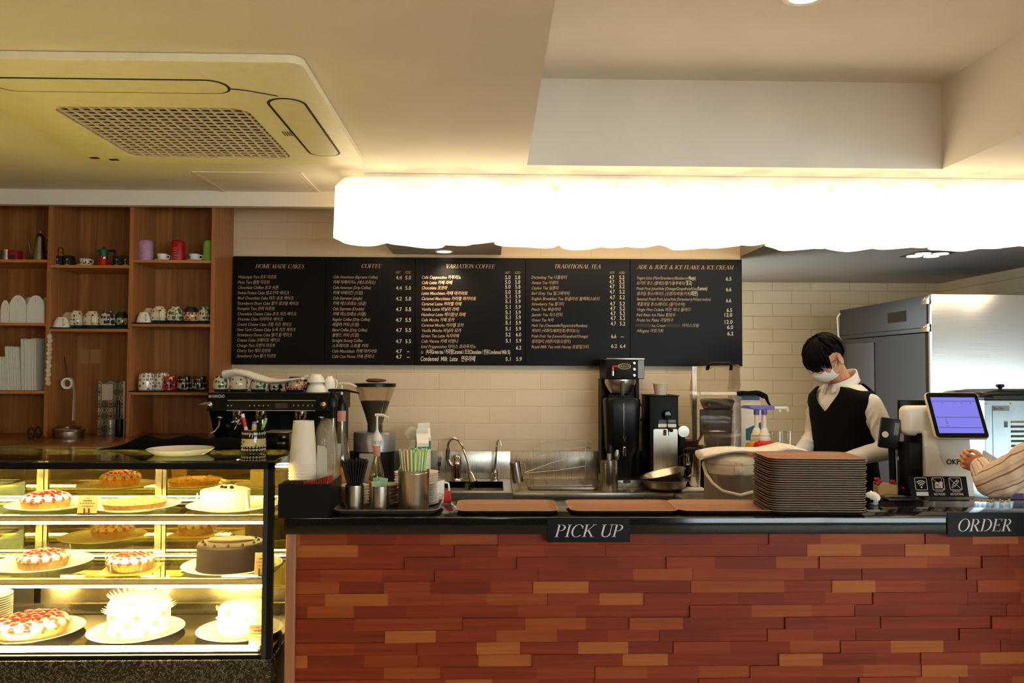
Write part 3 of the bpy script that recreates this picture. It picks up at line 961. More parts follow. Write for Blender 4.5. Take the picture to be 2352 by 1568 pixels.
# ---- bay 1
mat('tin_silver', (150, 140, 130), 0.35, 0.7, var=.25, vscale=60)
mat('tin_red', (170, 28, 44), 0.35, var=.05)
t = put('tin', 'small round silver tin at the left edge of the top shelf', 'tin', 8, SZ['a1'], YI)
B().cyl((0, 0, 0), 11 * kk, 23 * kk, 20).build('body', 'tin_silver', t); B().cyl((0, 0, 23 * kk), 11.4 * kk, 3 * kk, 20).build('lid', 'steel', t)
t = put('tin', 'square red tin beside the silver coffee pot', 'tin', 29, SZ['a1'], YI)
B().box(-11 * kk, -11 * kk, 0, 11 * kk, 11 * kk, 21 * kk, .003).build('body', 'tin_red', t); B().box(-11.5 * kk, -11.5 * kk, 21 * kk, 11.5 * kk, 11.5 * kk, 25 * kk, .003).build('lid', 'tin_red', t)
B().box(-6 * kk, -11.6 * kk, 4 * kk, 6 * kk, -11 * kk, 14 * kk).build('label', 'dark_grey', t)
t = put('coffee_pot', 'tall tapered silver coffee pot with a long thin spout', 'coffee pot', 85, SZ['a1'], YI)
B().lathe([(0, 0), (16 * kk, 0), (15 * kk, 6 * kk), (8.5 * kk, 56 * kk), (0, 56 * kk)], 28).build('body', 'steel', t)
B().lathe([(9 * kk, 56 * kk), (8 * kk, 60 * kk), (3 * kk, 64 * kk), (1.5 * kk, 66 * kk), (2 * kk, 69 * kk), (0, 70 * kk)], 20).build('lid', 'steel', t)
B().tube([(-13 * kk, 0, 14 * kk), (-20 * kk, 0, 20 * kk), (-24 * kk, 0, 36 * kk), (-26 * kk, 0, 47 * kk)], [3 * kk, 2.4 * kk, 1.5 * kk, 1.2 * kk], 8).build('spout', 'steel', t)
B().tube([(9 * kk, 0, 52 * kk), (19 * kk, 0, 48 * kk), (20 * kk, 0, 30 * kk), (13 * kk, 0, 14 * kk)], 1.8 * kk, 8).build('handle', 'black_plastic', t)
# pastry boxes: arched front flaps on the middle shelf
def pastry_box(px, Y, w, h, tip, label):
    t = put('pastry_box', label, 'paper box', px, SZ['a2'], Y, 'white paper carry boxes on the shelf')
    q = k(Y); w *= q; h *= q; tip *= q
    B().box(-w / 2, 0, 0, w / 2, w * 1.2, h * .95, .001, 1).build('body', 'white_paper', t)
    def arch(y):
        o = [(-w / 2, 0), (w / 2, 0), (w / 2, h)]
        for i in range(1, 9):
            a = i / 9
            o.append((w / 2 * (1 - a ** 1.6), h + (tip - h) * math.sin(a * PI / 2)))
        o.append((0, tip))
        for i in range(8, 0, -1):
            a = i / 9
            o.append((-w / 2 * (1 - a ** 1.6), h + (tip - h) * math.sin(a * PI / 2)))
        o.append((-w / 2, h))
        return o
    B().prism(arch(0), -.003, -.001, 'xz').build('flap', 'white_paper', t)
    B().box(-.0012, -.0042, tip * .74, .0012, -.0030, tip * .9).build('slit', 'beige_paper', t)
    B().prism([(x * .9, z * 1.0 + .0) for x, z in arch(0)], w * 1.2, w * 1.2 + .002, 'xz').build('rear_flap', 'white_paper', t)
    return t
pastry_box(38, 4.99, 38, 38, 63, 'arched white pastry box, left of the two whole boxes on the shelf')
pastry_box(79, 4.99, 39, 38, 63, 'arched white pastry box, right of the two whole boxes on the shelf')
pastry_box(9, 4.99, 20, 30, 52, 'low white pastry box at the left edge of the shelf')
# bundles of paper bags standing on the third shelf
def bag(x, h, tilt, Y, label):
    o = B().box(-.0017, 0, 0, .0017, .13, h, 0).build('paper_bag', 'white_paper', None, loc=(x, Y, SZ['a3'] + .0015))
    o.rotation_euler = (0, R(tilt), 0)
    tag(o, label, 'paper bag', 'white paper bags on the third shelf')
x = XX(-8, 5.02)
n = 0
lab = 'thin white paper bag filed upright in the row on the third shelf'
for i in range(13):
    bag(x, 76 * k(5.02), -3, 5.0 + random.uniform(-.006, .006), lab); x += .0058
x += .004
for i in range(15):
    bag(x, (98 + random.uniform(-2, 2)) * k(5.02), -4, 5.0 + random.uniform(-.006, .006), lab); x += .0052
x += .006
for i in range(17):
    bag(x, (116 + random.uniform(-4, 2)) * k(5.02), -2, 5.0 + random.uniform(-.006, .006), lab); x += .0052
t = put('scissors', 'scissors with black finger loops at the bottom of the left shelf', 'scissors', 82, CABZ, 4.86)
q = k(4.86)
for dx in (-7, 8):
    B().tube([(dx * q + 7 * q * math.cos(a) * (1 if dx < 0 else .9), 0, 13 * q + 12 * q * math.sin(a) + dx * .15 * q) for a in [2 * PI * i / 16 for i in range(16)]], 1.7 * q, 8, True).build('finger_loop', 'black_plastic', t)
B().tube([(-3 * q, 0, 4 * q), (2 * q, .05, 2 * q), (6 * q, .12, 1.2 * q)], 1.2 * q, 6).build('blade', 'steel', t)
B().tube([(5 * q, 0, 4 * q), (0, .05, 2.2 * q), (-3 * q, .12, 1.4 * q)], 1.2 * q, 6).build('blade', 'steel', t)
# garland of paper buttons hanging down the divider
t = thing('hanging_garland', 'hanging string of round white buttons on the shelf divider', 'garland', (XX(112, 4.93), 4.935, ZZ(766, 4.93, 112)))
q = k(4.93)
B().tube([(0, 0, 8 * q), (-1 * q, 0, -60 * q), (-2 * q, 0, -118 * q)], .5 * q, 6).build('string', 'white_paper', t)
mat('button_white', (214, 196, 170), .5, var=.08, vscale=80)
for i in range(12):
    B().lathe([(0, -.003), (5.3 * q, -.003), (5.6 * q, 0), (5.3 * q, .003), (3.6 * q, .0015), (0, .0015)], 20, M=Matrix.Rotation(R(90), 4, 'X')).build('button', 'button_white', t, loc=((i % 2 - .5) * 1.6 * q - i * .2 * q, 0, -(6 + i * 9.6) * q))
# ---- bay 2
mat('card_black', (16, 15, 16), .5, var=0)
def coffee_box(px, label, dec):
    t = put('coffee_tin', label, 'tin', px, SZ['b1'], 5.03, 'small black tins on the top shelf')
    q = k(5.03)
    B().box(-9.5 * q, -9.5 * q, 0, 9.5 * q, 9.5 * q, 24 * q, .003).build('body', 'card_black', t)
    b = B().box(-4.5 * q, -9.7 * q, 2.5 * q, 4.5 * q, -9.4 * q, 4.5 * q).box(-.9 * q, -9.7 * q, 6 * q, .9 * q, -9.4 * q, 9 * q)
    b.cyl((0, 0, 0), 2.4 * q, .3 * q, 16, M=Matrix.Translation((0, -9.4 * q, 15 * q)) @ Matrix.Rotation(R(90), 4, 'X'))
    b.build('print', dec, t)
coffee_box(131, 'black tin under the gold-capped bottle, leftmost on its shelf', 'letter_dim')
coffee_box(153, 'black tin just left of the flowered cup and saucer', 'letter_dim')
coffee_box(267, 'black tin just right of the green and red stovetop pot', 'gold_metal')
coffee_box(287, 'black tin against the divider, rightmost of four', 'gold_metal')
t = put('gold_capsule', 'small amber glass jar with a rounded gold top, on the black tin', 'jar', 133, SZ['b1'] + 24 * k(5.03), 5.03)
q = k(5.03)
mat('amber', (150, 96, 36), .15, .6, var=.2, vscale=50)
B().lathe([(0, 0), (7 * q, 0), (7 * q, 10 * q), (6.5 * q, 11 * q)], 20).build('body', 'amber', t)
B().lathe([(7 * q, 11 * q), (6.6 * q, 16 * q), (4 * q, 19.5 * q), (0, 20.5 * q)], 20).build('lid', 'gold_metal', t)
dots('floral_china', (226, 216, 198), [(96, 96, 100), (140, 130, 126), (70, 66, 70)], 75, .42, lo=-1)
def cup_saucer(px, key, w, h, label, m, Y=5.05):
    t = put('saucer', label.replace('cup', 'saucer under the cup', 1) if False else label[1], 'saucer', px, SZ[key], Y, None)
    q = k(Y)
    B().lathe([(0, 0), (w * .5 * q, 0), (w * 1.0 * q, 4 * q), (w * .98 * q, 5 * q), (w * .5 * q, 1.8 * q), (0, 1.8 * q)], 28).build('dish', 'white_china', t)
    c = put('espresso_cup', label[0], 'cup', px, SZ[key] + 1.9 * q, Y)
    B().lathe([(0, 0), (w * .38 * q, 0), (w * .55 * q, h * .4 * q), (w * .66 * q, h * q), (w * .60 * q, h * q), (w * .48 * q, h * .4 * q), (0, 2 * q)], 24).build('body', m, c)
    B().tube([(w * .6 * q, 0, h * .85 * q), (w * .95 * q, 0, h * .8 * q), (w * .95 * q, 0, h * .45 * q), (w * .5 * q, 0, h * .3 * q)], 1.3 * q, 8).build('handle', m, c)
cup_saucer(190, 'b1', 19, 17, ('grey flowered teacup on its saucer between black tins and stovetop pot', 'pale saucer holding the grey flowered teacup'), 'floral_china')
# stovetop pot
t = put('moka_pot', 'green and red eight-sided stovetop coffee pot with a black handle', 'coffee pot', 233, SZ['b1'], 5.04)
mat('pot_green', (16, 96, 66), .25, .2, var=0)
mat('pot_red', (190, 26, 26), .25, .1, var=0)
q = k(5.04)
B().lathe([(0, 0), (12.5 * q, 0), (10 * q, 18 * q), (0, 18 * q)], 8).build('base', 'pot_red', t, 20)
B().lathe([(9.6 * q, 18 * q), (9.6 * q, 22 * q)], 24).build('collar', 'steel', t)
B().lathe([(8.5 * q, 22 * q), (13 * q, 38 * q), (0, 38 * q)], 8).prism([(-9 * q, 28 * q), (-16 * q, 38 * q), (-9 * q, 38 * q)], -3 * q, 3 * q, 'xz').build('top', 'pot_green', t, 20)
B().lathe([(13 * q, 38 * q), (2.5 * q, 42 * q), (0, 42 * q)], 8).build('lid', 'pot_green', t, 20)
B().cyl((0, 0, 41 * q), 2.6 * q, 5 * q, 10).build('knob', 'black_plastic', t)
B().tube([(11 * q, 0, 37 * q), (24 * q, 0, 37 * q), (26 * q, 0, 30 * q), (23 * q, 0, 10 * q)], [2.8 * q, 3 * q, 2.6 * q, 2.2 * q], 8).build('handle', 'black_plastic', t)
B().ball((0, -10 * q, 22 * q), 4 * q, 12).build('valve', 'pot_red', t)

# upside-down pottery cups
dots('pot_dots', (224, 208, 176), [(58, 66, 66), (86, 100, 78), (52, 56, 74)], 46, .26, (26, 50, 48), lo=.016)
dots('pot_leaf', (222, 204, 170), [(72, 110, 74), (52, 84, 100), (60, 100, 62)], 38, .44, (30, 44, 66), lo=.016)
dots('pot_blue', (216, 202, 172), [(44, 60, 80), (66, 92, 88), (36, 46, 66)], 34, .5, (22, 42, 40), lo=.016)
dots('pot_dense', (196, 160, 120), [(70, 36, 56), (40, 34, 66), (150, 70, 48)], 60, .46, (28, 30, 60), 'both', lo=.014, hi=.066)
dots('pot_green', (180, 166, 128), [(40, 62, 52), (62, 88, 62), (90, 70, 50)], 52, .5, (22, 44, 40), 'both', lo=.02, hi=.062)
dots('pot_dark', (178, 158, 116), [(22, 28, 26), (36, 50, 42), (26, 22, 26)], 40, .56, (14, 16, 18), 'both', lo=.008, hi=.07)
dots('pot_red_dots', (190, 60, 46), [(40, 24, 26), (226, 206, 170), (110, 24, 24)], 70, .45, (40, 26, 26), lo=.004)
dots('pot_lilac', (226, 212, 190), [(118, 110, 122), (140, 128, 116), (98, 96, 112)], 50, .42, (120, 116, 128), lo=.004)
def inv_cup(px, z, Y, w, h, m, label, group, hang=None, style='round', hm=None):
    """a cup standing upside down: w, h in photo pixels"""
    t = put('upturned_cup', label, 'cup', px, z, Y, group)
    q = k(Y); r = w / 2 * q; h *= q
    if style == 'round':
        pr = [(r * .78, 0), (r * .84, h * .04), (r, h * .38), (r * .97, h * .6), (r * .8, h * .84), (r * .56, h * .94), (r * .55, h), (r * .48, h), (r * .46, h * .96), (0, h * .95)]
    elif style == 'mug':
        pr = [(r * .97, 0), (r, h * .1), (r * .99, h * .6), (r * .9, h * .9), (r * .78, h), (r * .7, h), (r * .68, h * .97), (0, h * .97)]
    else:
        pr = [(r, 0), (r * .98, h * .12), (r * .82, h * .6), (r * .6, h * .92), (r * .5, h), (r * .42, h), (0, h * .97)]
    B().lathe(pr, 28).build('body', m, t, 50)
    a = R(hang if hang is not None else -40)
    c, s = math.cos(a), math.sin(a)
    hp = [(.88, .75), (1.22, .74), (1.34, .5), (1.2, .25), (.92, .2)]
    B().tube([(r * u * c, r * u * s, h * v) for u, v in hp], [r * .13, r * .14, r * .14, r * .13, r * .12], 8).build('handle', hm or m, t, 60)
    return t
mat('mat_dark', (16, 26, 24), .8, var=.15, vscale=80)
def shelf_mat(x0, x1, key, label):
    o = B().box(XX(x0, 4.95), 4.935, SZ[key] + .0006, XX(x1, 4.95), 5.25, SZ[key] + .007, .003).build('shelf_liner', 'mat_dark', None)
    tag(o, label, 'shelf mat')
    return SZ[key] + .0075
z = shelf_mat(115, 294, 'b2', 'dark rubber mat under cups on the middle bay shelf')
gB = 'cups on the middle bay shelf'
inv_cup(157, z, 5.13, 36, 37, 'cream_china', 'plain cream cup behind the white cup in the middle bay', gB, 100)
inv_cup(139, z, 5.00, 36, 24, 'white_china', 'small white cup upside down at the front left of the middle bay', gB, -50, 'bowl')
inv_cup(174, z, 5.05, 33, 39, 'pot_dots', 'pale finely dotted cup, first patterned cup in the middle bay', gB, -70)
inv_cup(209, z, 5.04, 37, 38, 'pot_dots', 'cream cup with sparse dark dots, second patterned cup in the middle bay', gB, -62)
inv_cup(245, z, 5.04, 36, 38, 'pot_blue', 'cream cup with blue leaves, third patterned cup in the middle bay', gB, -62)
inv_cup(278, z, 5.06, 33, 38, 'pot_green', 'dark green patterned cup beside the divider in the middle bay', gB, 100)
# tape roll on its cord, cloth tape hanging from it
t = thing('tape_roll', 'white tape roll hanging on a dark cord in the middle bay', 'tape roll', (XX(156, 5.04), 5.04, ZZ(880, 5.04, 156)))
q = k(5.04)
B().lathe([(8.5 * q, -.012), (13 * q, -.012), (13 * q, .012), (8.5 * q, .012), (8.5 * q, -.012)], 28, M=Matrix.Rotation(R(90), 4, 'X')).build('ring', 'white_plastic', t)
B().tube([(-2 * q, 0, 9 * q), (-13 * q, .02, 62 * q)], .8 * q, 6).tube([(1 * q, 0, 10 * q), (-4 * q, .01, 30 * q), (-13 * q, .02, 62 * q)], .8 * q, 6).build('cord', 'dark_grey', t)
mat('tape_beige', (176, 152, 128), .7, var=.03)
B().loft([[(11 * q, -.011, 8 * q), (11 * q, .011, 8 * q), (12 * q, .011, 8 * q), (12 * q, -.011, 8 * q)], [(15 * q, -.011, -20 * q), (15 * q, .011, -20 * q), (16 * q, .011, -20 * q), (16 * q, -.011, -20 * q)], [(13 * q, -.011, -84 * q), (13 * q, .011, -84 * q), (17 * q, .011, -84 * q), (17 * q, -.011, -84 * q)]]).build('tape_end', 'tape_beige', t)
# steel bowl on its dark ring
t = put('steel_canister', 'shallow round steel canister with a dark rim in the middle bay', 'canister', 161, CABZ, 4.9)
q = k(4.9)
B().lathe([(0, 0), (31 * q, 0), (33 * q, 8 * q), (33 * q, 22 * q), (30 * q, 23 * q), (30 * q, 4 * q), (0, 4 * q)], 40).build('body', 'steel', t)
B().lathe([(34 * q, 16 * q), (35 * q, 20 * q), (33 * q, 23 * q), (30 * q, 24 * q), (30 * q, 18 * q)], 40).build('rim', 'chrome', t)
# patterned sample tiles leaning on the back
def tilemat():
    t = NT('ornament_tile')
    v = t.obj((1, 1, 1))
    sp = t.n('ShaderNodeSeparateXYZ'); t.l(v, sp.inputs[0])
    def wave(src, f, ph=0):
        a = t.n('ShaderNodeMath', operation='MULTIPLY_ADD'); a.inputs[1].default_value = f; a.inputs[2].default_value = ph; t.l(src, a.inputs[0])
        c_ = t.n('ShaderNodeMath', operation='COSINE'); t.l(a.outputs[0], c_.inputs[0]); return c_.outputs[0]
    m = t.n('ShaderNodeMath', operation='ADD'); t.l(wave(sp.outputs['X'], 84), m.inputs[0]); t.l(wave(sp.outputs['Z'], 84), m.inputs[1])
    m2 = t.n('ShaderNodeMath', operation='MULTIPLY_ADD'); m2.inputs[1].default_value = .25; m2.inputs[2].default_value = .5; t.l(m.outputs[0], m2.inputs[0])
    t.l(t.ramp(m2.outputs[0], [(0, (86, 78, 62)), (.36, (150, 134, 106)), (.44, (70, 66, 54)), (.52, (156, 140, 112)), (.7, (74, 66, 50)), (.8, (160, 146, 120))], 'CONSTANT'), t.b.inputs['Base Color'])
    t.b.inputs['Roughness'].default_value = .4
tilemat()
t = put('sample_tile', 'framed board with two ornamental tiles leaning in the middle bay', 'tile', 256, CABZ, 5.16)
q = k(5.16)
B().box(-29 * q, 0, 0, 29 * q, .012, 62 * q, .001, 1).build('tile', 'ornament_tile', t)
B().box(-29 * q, 0, 63.5 * q, 29 * q, .012, 122 * q, .001, 1).build('tile', 'ornament_tile', t)
B().box(-20 * q, -.003, 78 * q, 4 * q, -.001, 114 * q).build('note', 'beige_paper', t)
B().box(28 * q, -.004, 0, 32 * q, .016, 120 * q).build('edge_strip', 'white_paper', t)
t = put('drinking_glass', 'clear glass tumbler in front of the ornamental tiles', 'glass', 257, CABZ, 5.0)
q = k(5.0)
B().lathe([(0, 0), (9 * q, 0), (10.5 * q, 38 * q), (9.8 * q, 38 * q), (8.3 * q, 3 * q), (0, 3 * q)], 24).build('tumbler', 'clear_plastic', t)
t = put('folded_umbrella', 'slim black folded holder standing beside the glass tumbler', 'holder', 276, CABZ, 5.02)
B().box(-6 * q, -.02, 0, 7 * q, .02, 40 * q, .004).build('body', 'black_plastic', t)
B().tube([(-3 * q, 0, 38 * q), (-2 * q, 0, 76 * q), (-4 * q, 0, 82 * q)], [3.2 * q, 3.6 * q, 2.6 * q], 8).build('handle', 'black_plastic', t)
for px, lb in ((193, 'left of two painted reflections of notes on the back of the middle bay'), (220, 'right of two painted reflections of notes on the back of the middle bay')):
    mat('reflection_brown', (170, 118, 70), .6, var=.02) if 'reflection_brown' not in MATS else None
    p = at(px, 818, YS1 - .013)
    o = B().box(-.032, -.0008, -.045, .032, .0008, .045).build('note_reflection', 'reflection_brown', None, loc=p)  # thin brown card paints a faint reflection of paper
    o.location.y -= .0012
    tag(o, lb, 'note')
# ---- bay 3
mat('tin_lilac', (176, 136, 176), .4, var=.08, vscale=50)
mat('tin_crimson', (170, 20, 44), .3, var=.06)
mat('tin_lime', (136, 190, 70), .4, var=.08, vscale=50)
def tea_tin(px, w, h, m, label):
    t = put('tea_tin', label, 'tin', px, SZ['c1'], 5.05)
    q = k(5.05); r = w / 2 * q; h *= q
    B().lathe([(0, 0), (r, 0), (r, h * .78), (r * .98, h * .8)], 28).build('body', m, t)
    B().lathe([(r * .99, h * .8), (r * .97, h * .9), (r * .82, h * .97), (r * .5, h), (0, h)], 28).build('lid', m, t)
    b = B()
    for i in range(5):
        a0 = R(-110); a1 = R(-110 + random.uniform(25, 55)); z0 = h * (.15 + .11 * i)
        b.loft([[(r * 1.004 * math.cos(a0 + (a1 - a0) * s), r * 1.004 * math.sin(a0 + (a1 - a0) * s), z) for s in (0, .25, .5, .75, 1)] for z in (z0, z0 + h * .03)], cap=False, closed=False)
    b.build('print', 'letter_dim' if w > 26 else m, t)
tea_tin(329, 33, 50, 'tin_lilac', 'lilac round tea tin, left on the top right shelf')
tea_tin(404, 30, 50, 'tin_crimson', 'crimson round tea tin between two espresso cups')
tea_tin(476, 26, 50, 'tin_lime', 'lime green round tea tin at the right end of the top shelf')
cup_saucer(368, 'c1', 18, 16, ('white espresso cup on the saucer between lilac and crimson tins', 'white saucer between the lilac and crimson tins'), 'white_china')
cup_saucer(443, 'c1', 19, 16, ('white espresso cup on the saucer between crimson and lime tins', 'white saucer between the crimson and lime tins'), 'white_china')
z = shelf_mat(300, 482, 'c2', 'dark rubber mat under cups on the right bay middle shelf')
gC = 'cups on the right bay middle shelf'
inv_cup(340, z, 5.13, 34, 36, 'cream_china', 'plain cream cup behind the white cup in the right bay', gC, 100)
inv_cup(328, z, 5.0, 32, 24, 'white_china', 'small white cup upside down at the front left of the right bay', gC, -50, 'bowl')
inv_cup(363, z, 5.04, 37, 38, 'pot_dots', 'cream cup with sparse dark dots, first patterned cup in the right bay', gC, -62)
inv_cup(400, z, 5.04, 36, 38, 'pot_leaf', 'cream cup with a green leaf band, second patterned cup in the right bay', gC, -62)
inv_cup(437, z, 5.04, 38, 38, 'pot_dense', 'rust and plum patterned cup, third patterned cup in the right bay', gC, 95)
inv_cup(469, z, 5.05, 32, 38, 'pot_leaf', 'flowered cup at the right end of the right bay', gC, -62)
z = shelf_mat(298, 480, 'c3', 'black mat under mugs on the right bay bottom shelf')
gD = 'mugs on the right bay bottom shelf'
inv_cup(337, z, 5.02, 36, 40, 'pot_lilac', 'pale mug with lilac sprigs, leftmost on the lower shelf', gD, 95, 'mug')
inv_cup(372, z, 5.06, 34, 40, 'pot_lilac', 'pale mug with lilac sprigs behind the red mug', gD, 95, 'mug')
inv_cup(389, z, 5.0, 29, 33, 'pot_red_dots', 'red patterned cup with a dark handle on the lower shelf', gD, -60, 'mug', 'gloss_black')
inv_cup(424, z, 5.0, 31, 33, 'pot_dark', 'dark flowered cup between the red cup and the end cup', gD, -60, 'mug', 'gloss_black')
inv_cup(459, z, 5.0, 34, 33, 'pot_dark', 'dark flowered cup at the right end of the lower shelf', gD, -60, 'mug', 'gloss_black')
# ------------------------------------------------------------------ cake display case
def W(t): return Matrix.Translation(-Vector(t.location))
CX0, CX1, CY0, CY1 = -2.45, -0.858, 3.30, 3.90
CZB, CZT = .475, 1.24
def flecked():
    t = NT('flecked_laminate')
    v = t.obj()
    vo = t.n('ShaderNodeTexNoise', Scale=40.0, Detail=1.5, Distortion=2.6)
    t.l(v, vo.inputs['Vector'])
    t.l(t.ramp(vo.outputs['Fac'], [(0, (9, 8, 7)), (.50, (12, 11, 10)), (.55, (70, 66, 56)), (.60, (112, 106, 94)), (.64, (24, 22, 20)), (.8, (12, 11, 10))]), t.b.inputs['Base Color'])
    t.b.inputs['Roughness'].default_value = .25
flecked()
def rearglass():
    t = NT('rear_glass')
    tr = t.n('ShaderNodeBsdfTransparent', Color=lin((90, 80, 50)))
    gl = t.n('ShaderNodeBsdfGlossy', Roughness=.03); gl.inputs['Color'].default_value = lin((252, 228, 130))
    mx = t.n('ShaderNodeMixShader', Fac=.84)
    t.l(tr.outputs[0], mx.inputs[1]); t.l(gl.outputs[0], mx.inputs[2]); t.l(mx.outputs[0], t.out.inputs['Surface'])
rearglass()
clear('top_glass', (206, 210, 186), .22, .02)
clear('shelf_glass', (228, 236, 214), .14, .02)
mat('satin_steel', (206, 196, 166), .22, 1.0, var=.04)
case = thing('cake_display_case', 'glass fronted lit cake display case on a black flecked base', 'display case', ((CX0 + CX1) / 2, CY0, 0))
cw = W(case)
def cpart(name, m, *bx, bev=0.0, parent=None):
    b = B()
    for q in bx: b.box(*q, bev, 1)
    return b.build(name, m, parent or case, M=cw)
cpart('base', 'flecked_laminate', (CX0, CY0 + .012, .06, CX1 - .004, CY1, .44))
cpart('plinth', 'satin_black', (CX0 + .03, CY0 + .05, 0, CX1 - .03, CY1 - .03, .06))
cpart('ledge', 'flecked_laminate', (CX0, CY0 - .012, .44, CX1, CY1, .468), bev=.003)
cpart('deck', 'gloss_black', (CX0 + .01, CY0 + .02, .468, CX1 - .012, CY1 - .02, .492))
cpart('front_glass', 'clear_pane', (CX0 + .01, CY0 + .002, .47, CX1 - .03, CY0 + .007, CZT - .008))
cpart('side_glass', 'clear_pane', (CX1 - .006, CY0 + .03, .47, CX1 - .001, CY1 - .02, CZT - .008))
cpart('side_glass', 'clear_pane', (CX0 + .001, CY0 + .03, .47, CX0 + .006, CY1 - .02, CZT - .008))
cpart('top_glass', 'top_glass', (CX0, CY0 - .004, CZT - .008, CX1, CY1, CZT), bev=.002)
cpart('top_bar', 'satin_black', (CX0, CY0, CZT - .034, CX1, CY0 + .02, CZT - .009))
cpart('top_bar', 'satin_black', (CX1 - .02, CY0 + .02, CZT - .022, CX1 - .0065, CY1, CZT - .009))
cpart('corner_post', 'dark_grey', (CX1 - .040, CY0, .47, CX1 - .022, CY0 + .018, CZT - .034))
cpart('corner_post', 'satin_black', (CX1 - .022, CY0, .47, CX1, CY0 + .022, CZT - .009))
cpart('bottom_bar', 'satin_black', (CX0, CY0, .469, CX1 - .04, CY0 + .016, .484))
# rear sliding doors
rp = [XX(q, CY1 - .02, 1300) for q in (97, 369)]
for x in rp + [CX0 + .03, CX1 - .03]:
    cpart('rear_post', 'satin_steel', (x - .026, CY1 - .035, .47, x + .004, CY1 - .005, CZT - .01), (x + .006, CY1 - .03, .47, x + .022, CY1 - .01, CZT - .01))
cpart('rear_rail', 'satin_steel', (CX0 + .01, CY1 - .035, .492, CX1 - .01, CY1 - .005, .60), (CX0 + .01, CY1 - .045, .505, CX1 - .01, CY1 - .035, .53))
cpart('rear_rail', 'satin_steel', (CX0 + .01, CY1 - .035, CZT - .035, CX1 - .01, CY1 - .005, CZT - .01))
xs = [CX0 + .05] + [rp[0], rp[1]] + [CX1 - .05]
for a, c_ in zip(xs, xs[1:]):
    cpart('rear_door', 'rear_glass', (a + .024, CY1 - .021, .602, c_ - .028, CY1 - .017, CZT - .037))
SH1, SH2, DK = 1.016, .766, .492
for z in (SH1, SH2):
    s = cpart('shelf', 'shelf_glass', (CX0 + .02, CY0 + .06, z - .008, CX1 - .04, CY1 - .06, z))
    cpart('shelf_edge', 'satin_steel', (CX0 + .02, CY0 + .042, z - .022, CX1 - .03, CY0 + .066, z + .004), bev=.002, parent=s)
    cpart('light_strip', 'strip_glow', (CX0 + .03, CY0 + .046, z - .032, CX1 - .05, CY0 + .066, z - .0225), parent=s)
cpart('light_strip', 'strip_glow', (CX0 + .03, CY0 + .026, CZT - .032, CX1 - .05, CY0 + .046, CZT - .022))
for z in (SH1 - .009, SH2 - .009, 1.160):
    cpart('light_strip', 'strip_glow', (CX0 + .05, CY1 - .082, z - .006, CX1 - .07, CY1 - .072, z))
cpart('front_vent', 'satin_steel', (CX0 + .02, CY0 + .02, .492, CX1 - .05, CY0 + .040, .500))
cpart('light_strip', 'strip_glow', (CX0 + .03, CY0 + .018, .4925, CX1 - .06, CY0 + .0195, .516))  # glowing sheet paints the overexposed white band of the front vent

# ------------------------------------------------------------------ cakes
mat('crust', (214, 170, 96), .75, var=.14, vscale=50, bump=.2)
mat('cream', (242, 234, 212), .6, var=.03, vscale=30)
mat('custard', (232, 196, 106), .55, var=.08)
mat('strawberry', (196, 28, 18), .18, var=.2, vscale=90, coat=.5)
mat('nut_top', (206, 160, 84), .6, var=.3, vscale=140, bump=.5)
mat('chocolate', (22, 10, 6), .6, var=.08, vscale=30, spec=.2)
mat('choc_smear', (56, 30, 20), .5, var=.1, spec=.25)
mat('gold_board', (206, 170, 70), .3, .4, var=.04)
mat('card_paper', (150, 122, 84), .8, var=.02)
clear('film', (254, 253, 250), .06, .05, .015)
def plate(px, Y, z, w, label, group='white cake plates in the display case', name='cake_plate', m='white_china', lift=.014):
    t = thing(name, label, 'plate', (XX(px, Y, 1100), Y, z), 0, group)
    r = w / 2 * k(Y)
    B().lathe([(0, 0), (r * .74, 0), (r * .80, lift * .2), (r * .97, lift * .85), (r, lift), (r * .98, lift * 1.08), (r * .84, lift * .45), (r * .78, .0035), (0, .0035)], 48).build('dish', m, t, 50)
    return t
_sb = None
def berry(parent, loc, s, rot):
    global _sb
    if _sb is None:
        b = B()
        b.lathe([(0, .0), (.55, .02), (.92, .22), (1, .42), (.8, .75), (.45, 1.02), (.15, 1.16), (0, 1.18)], 10)
        o = b.build('strawberry', 'strawberry', parent)
        _sb = o
    else:
        o = _sb.copy(); COL.objects.link(o); o.parent = parent
    o.location = loc; o.scale = (s, s, s); o.rotation_euler = rot
    return o
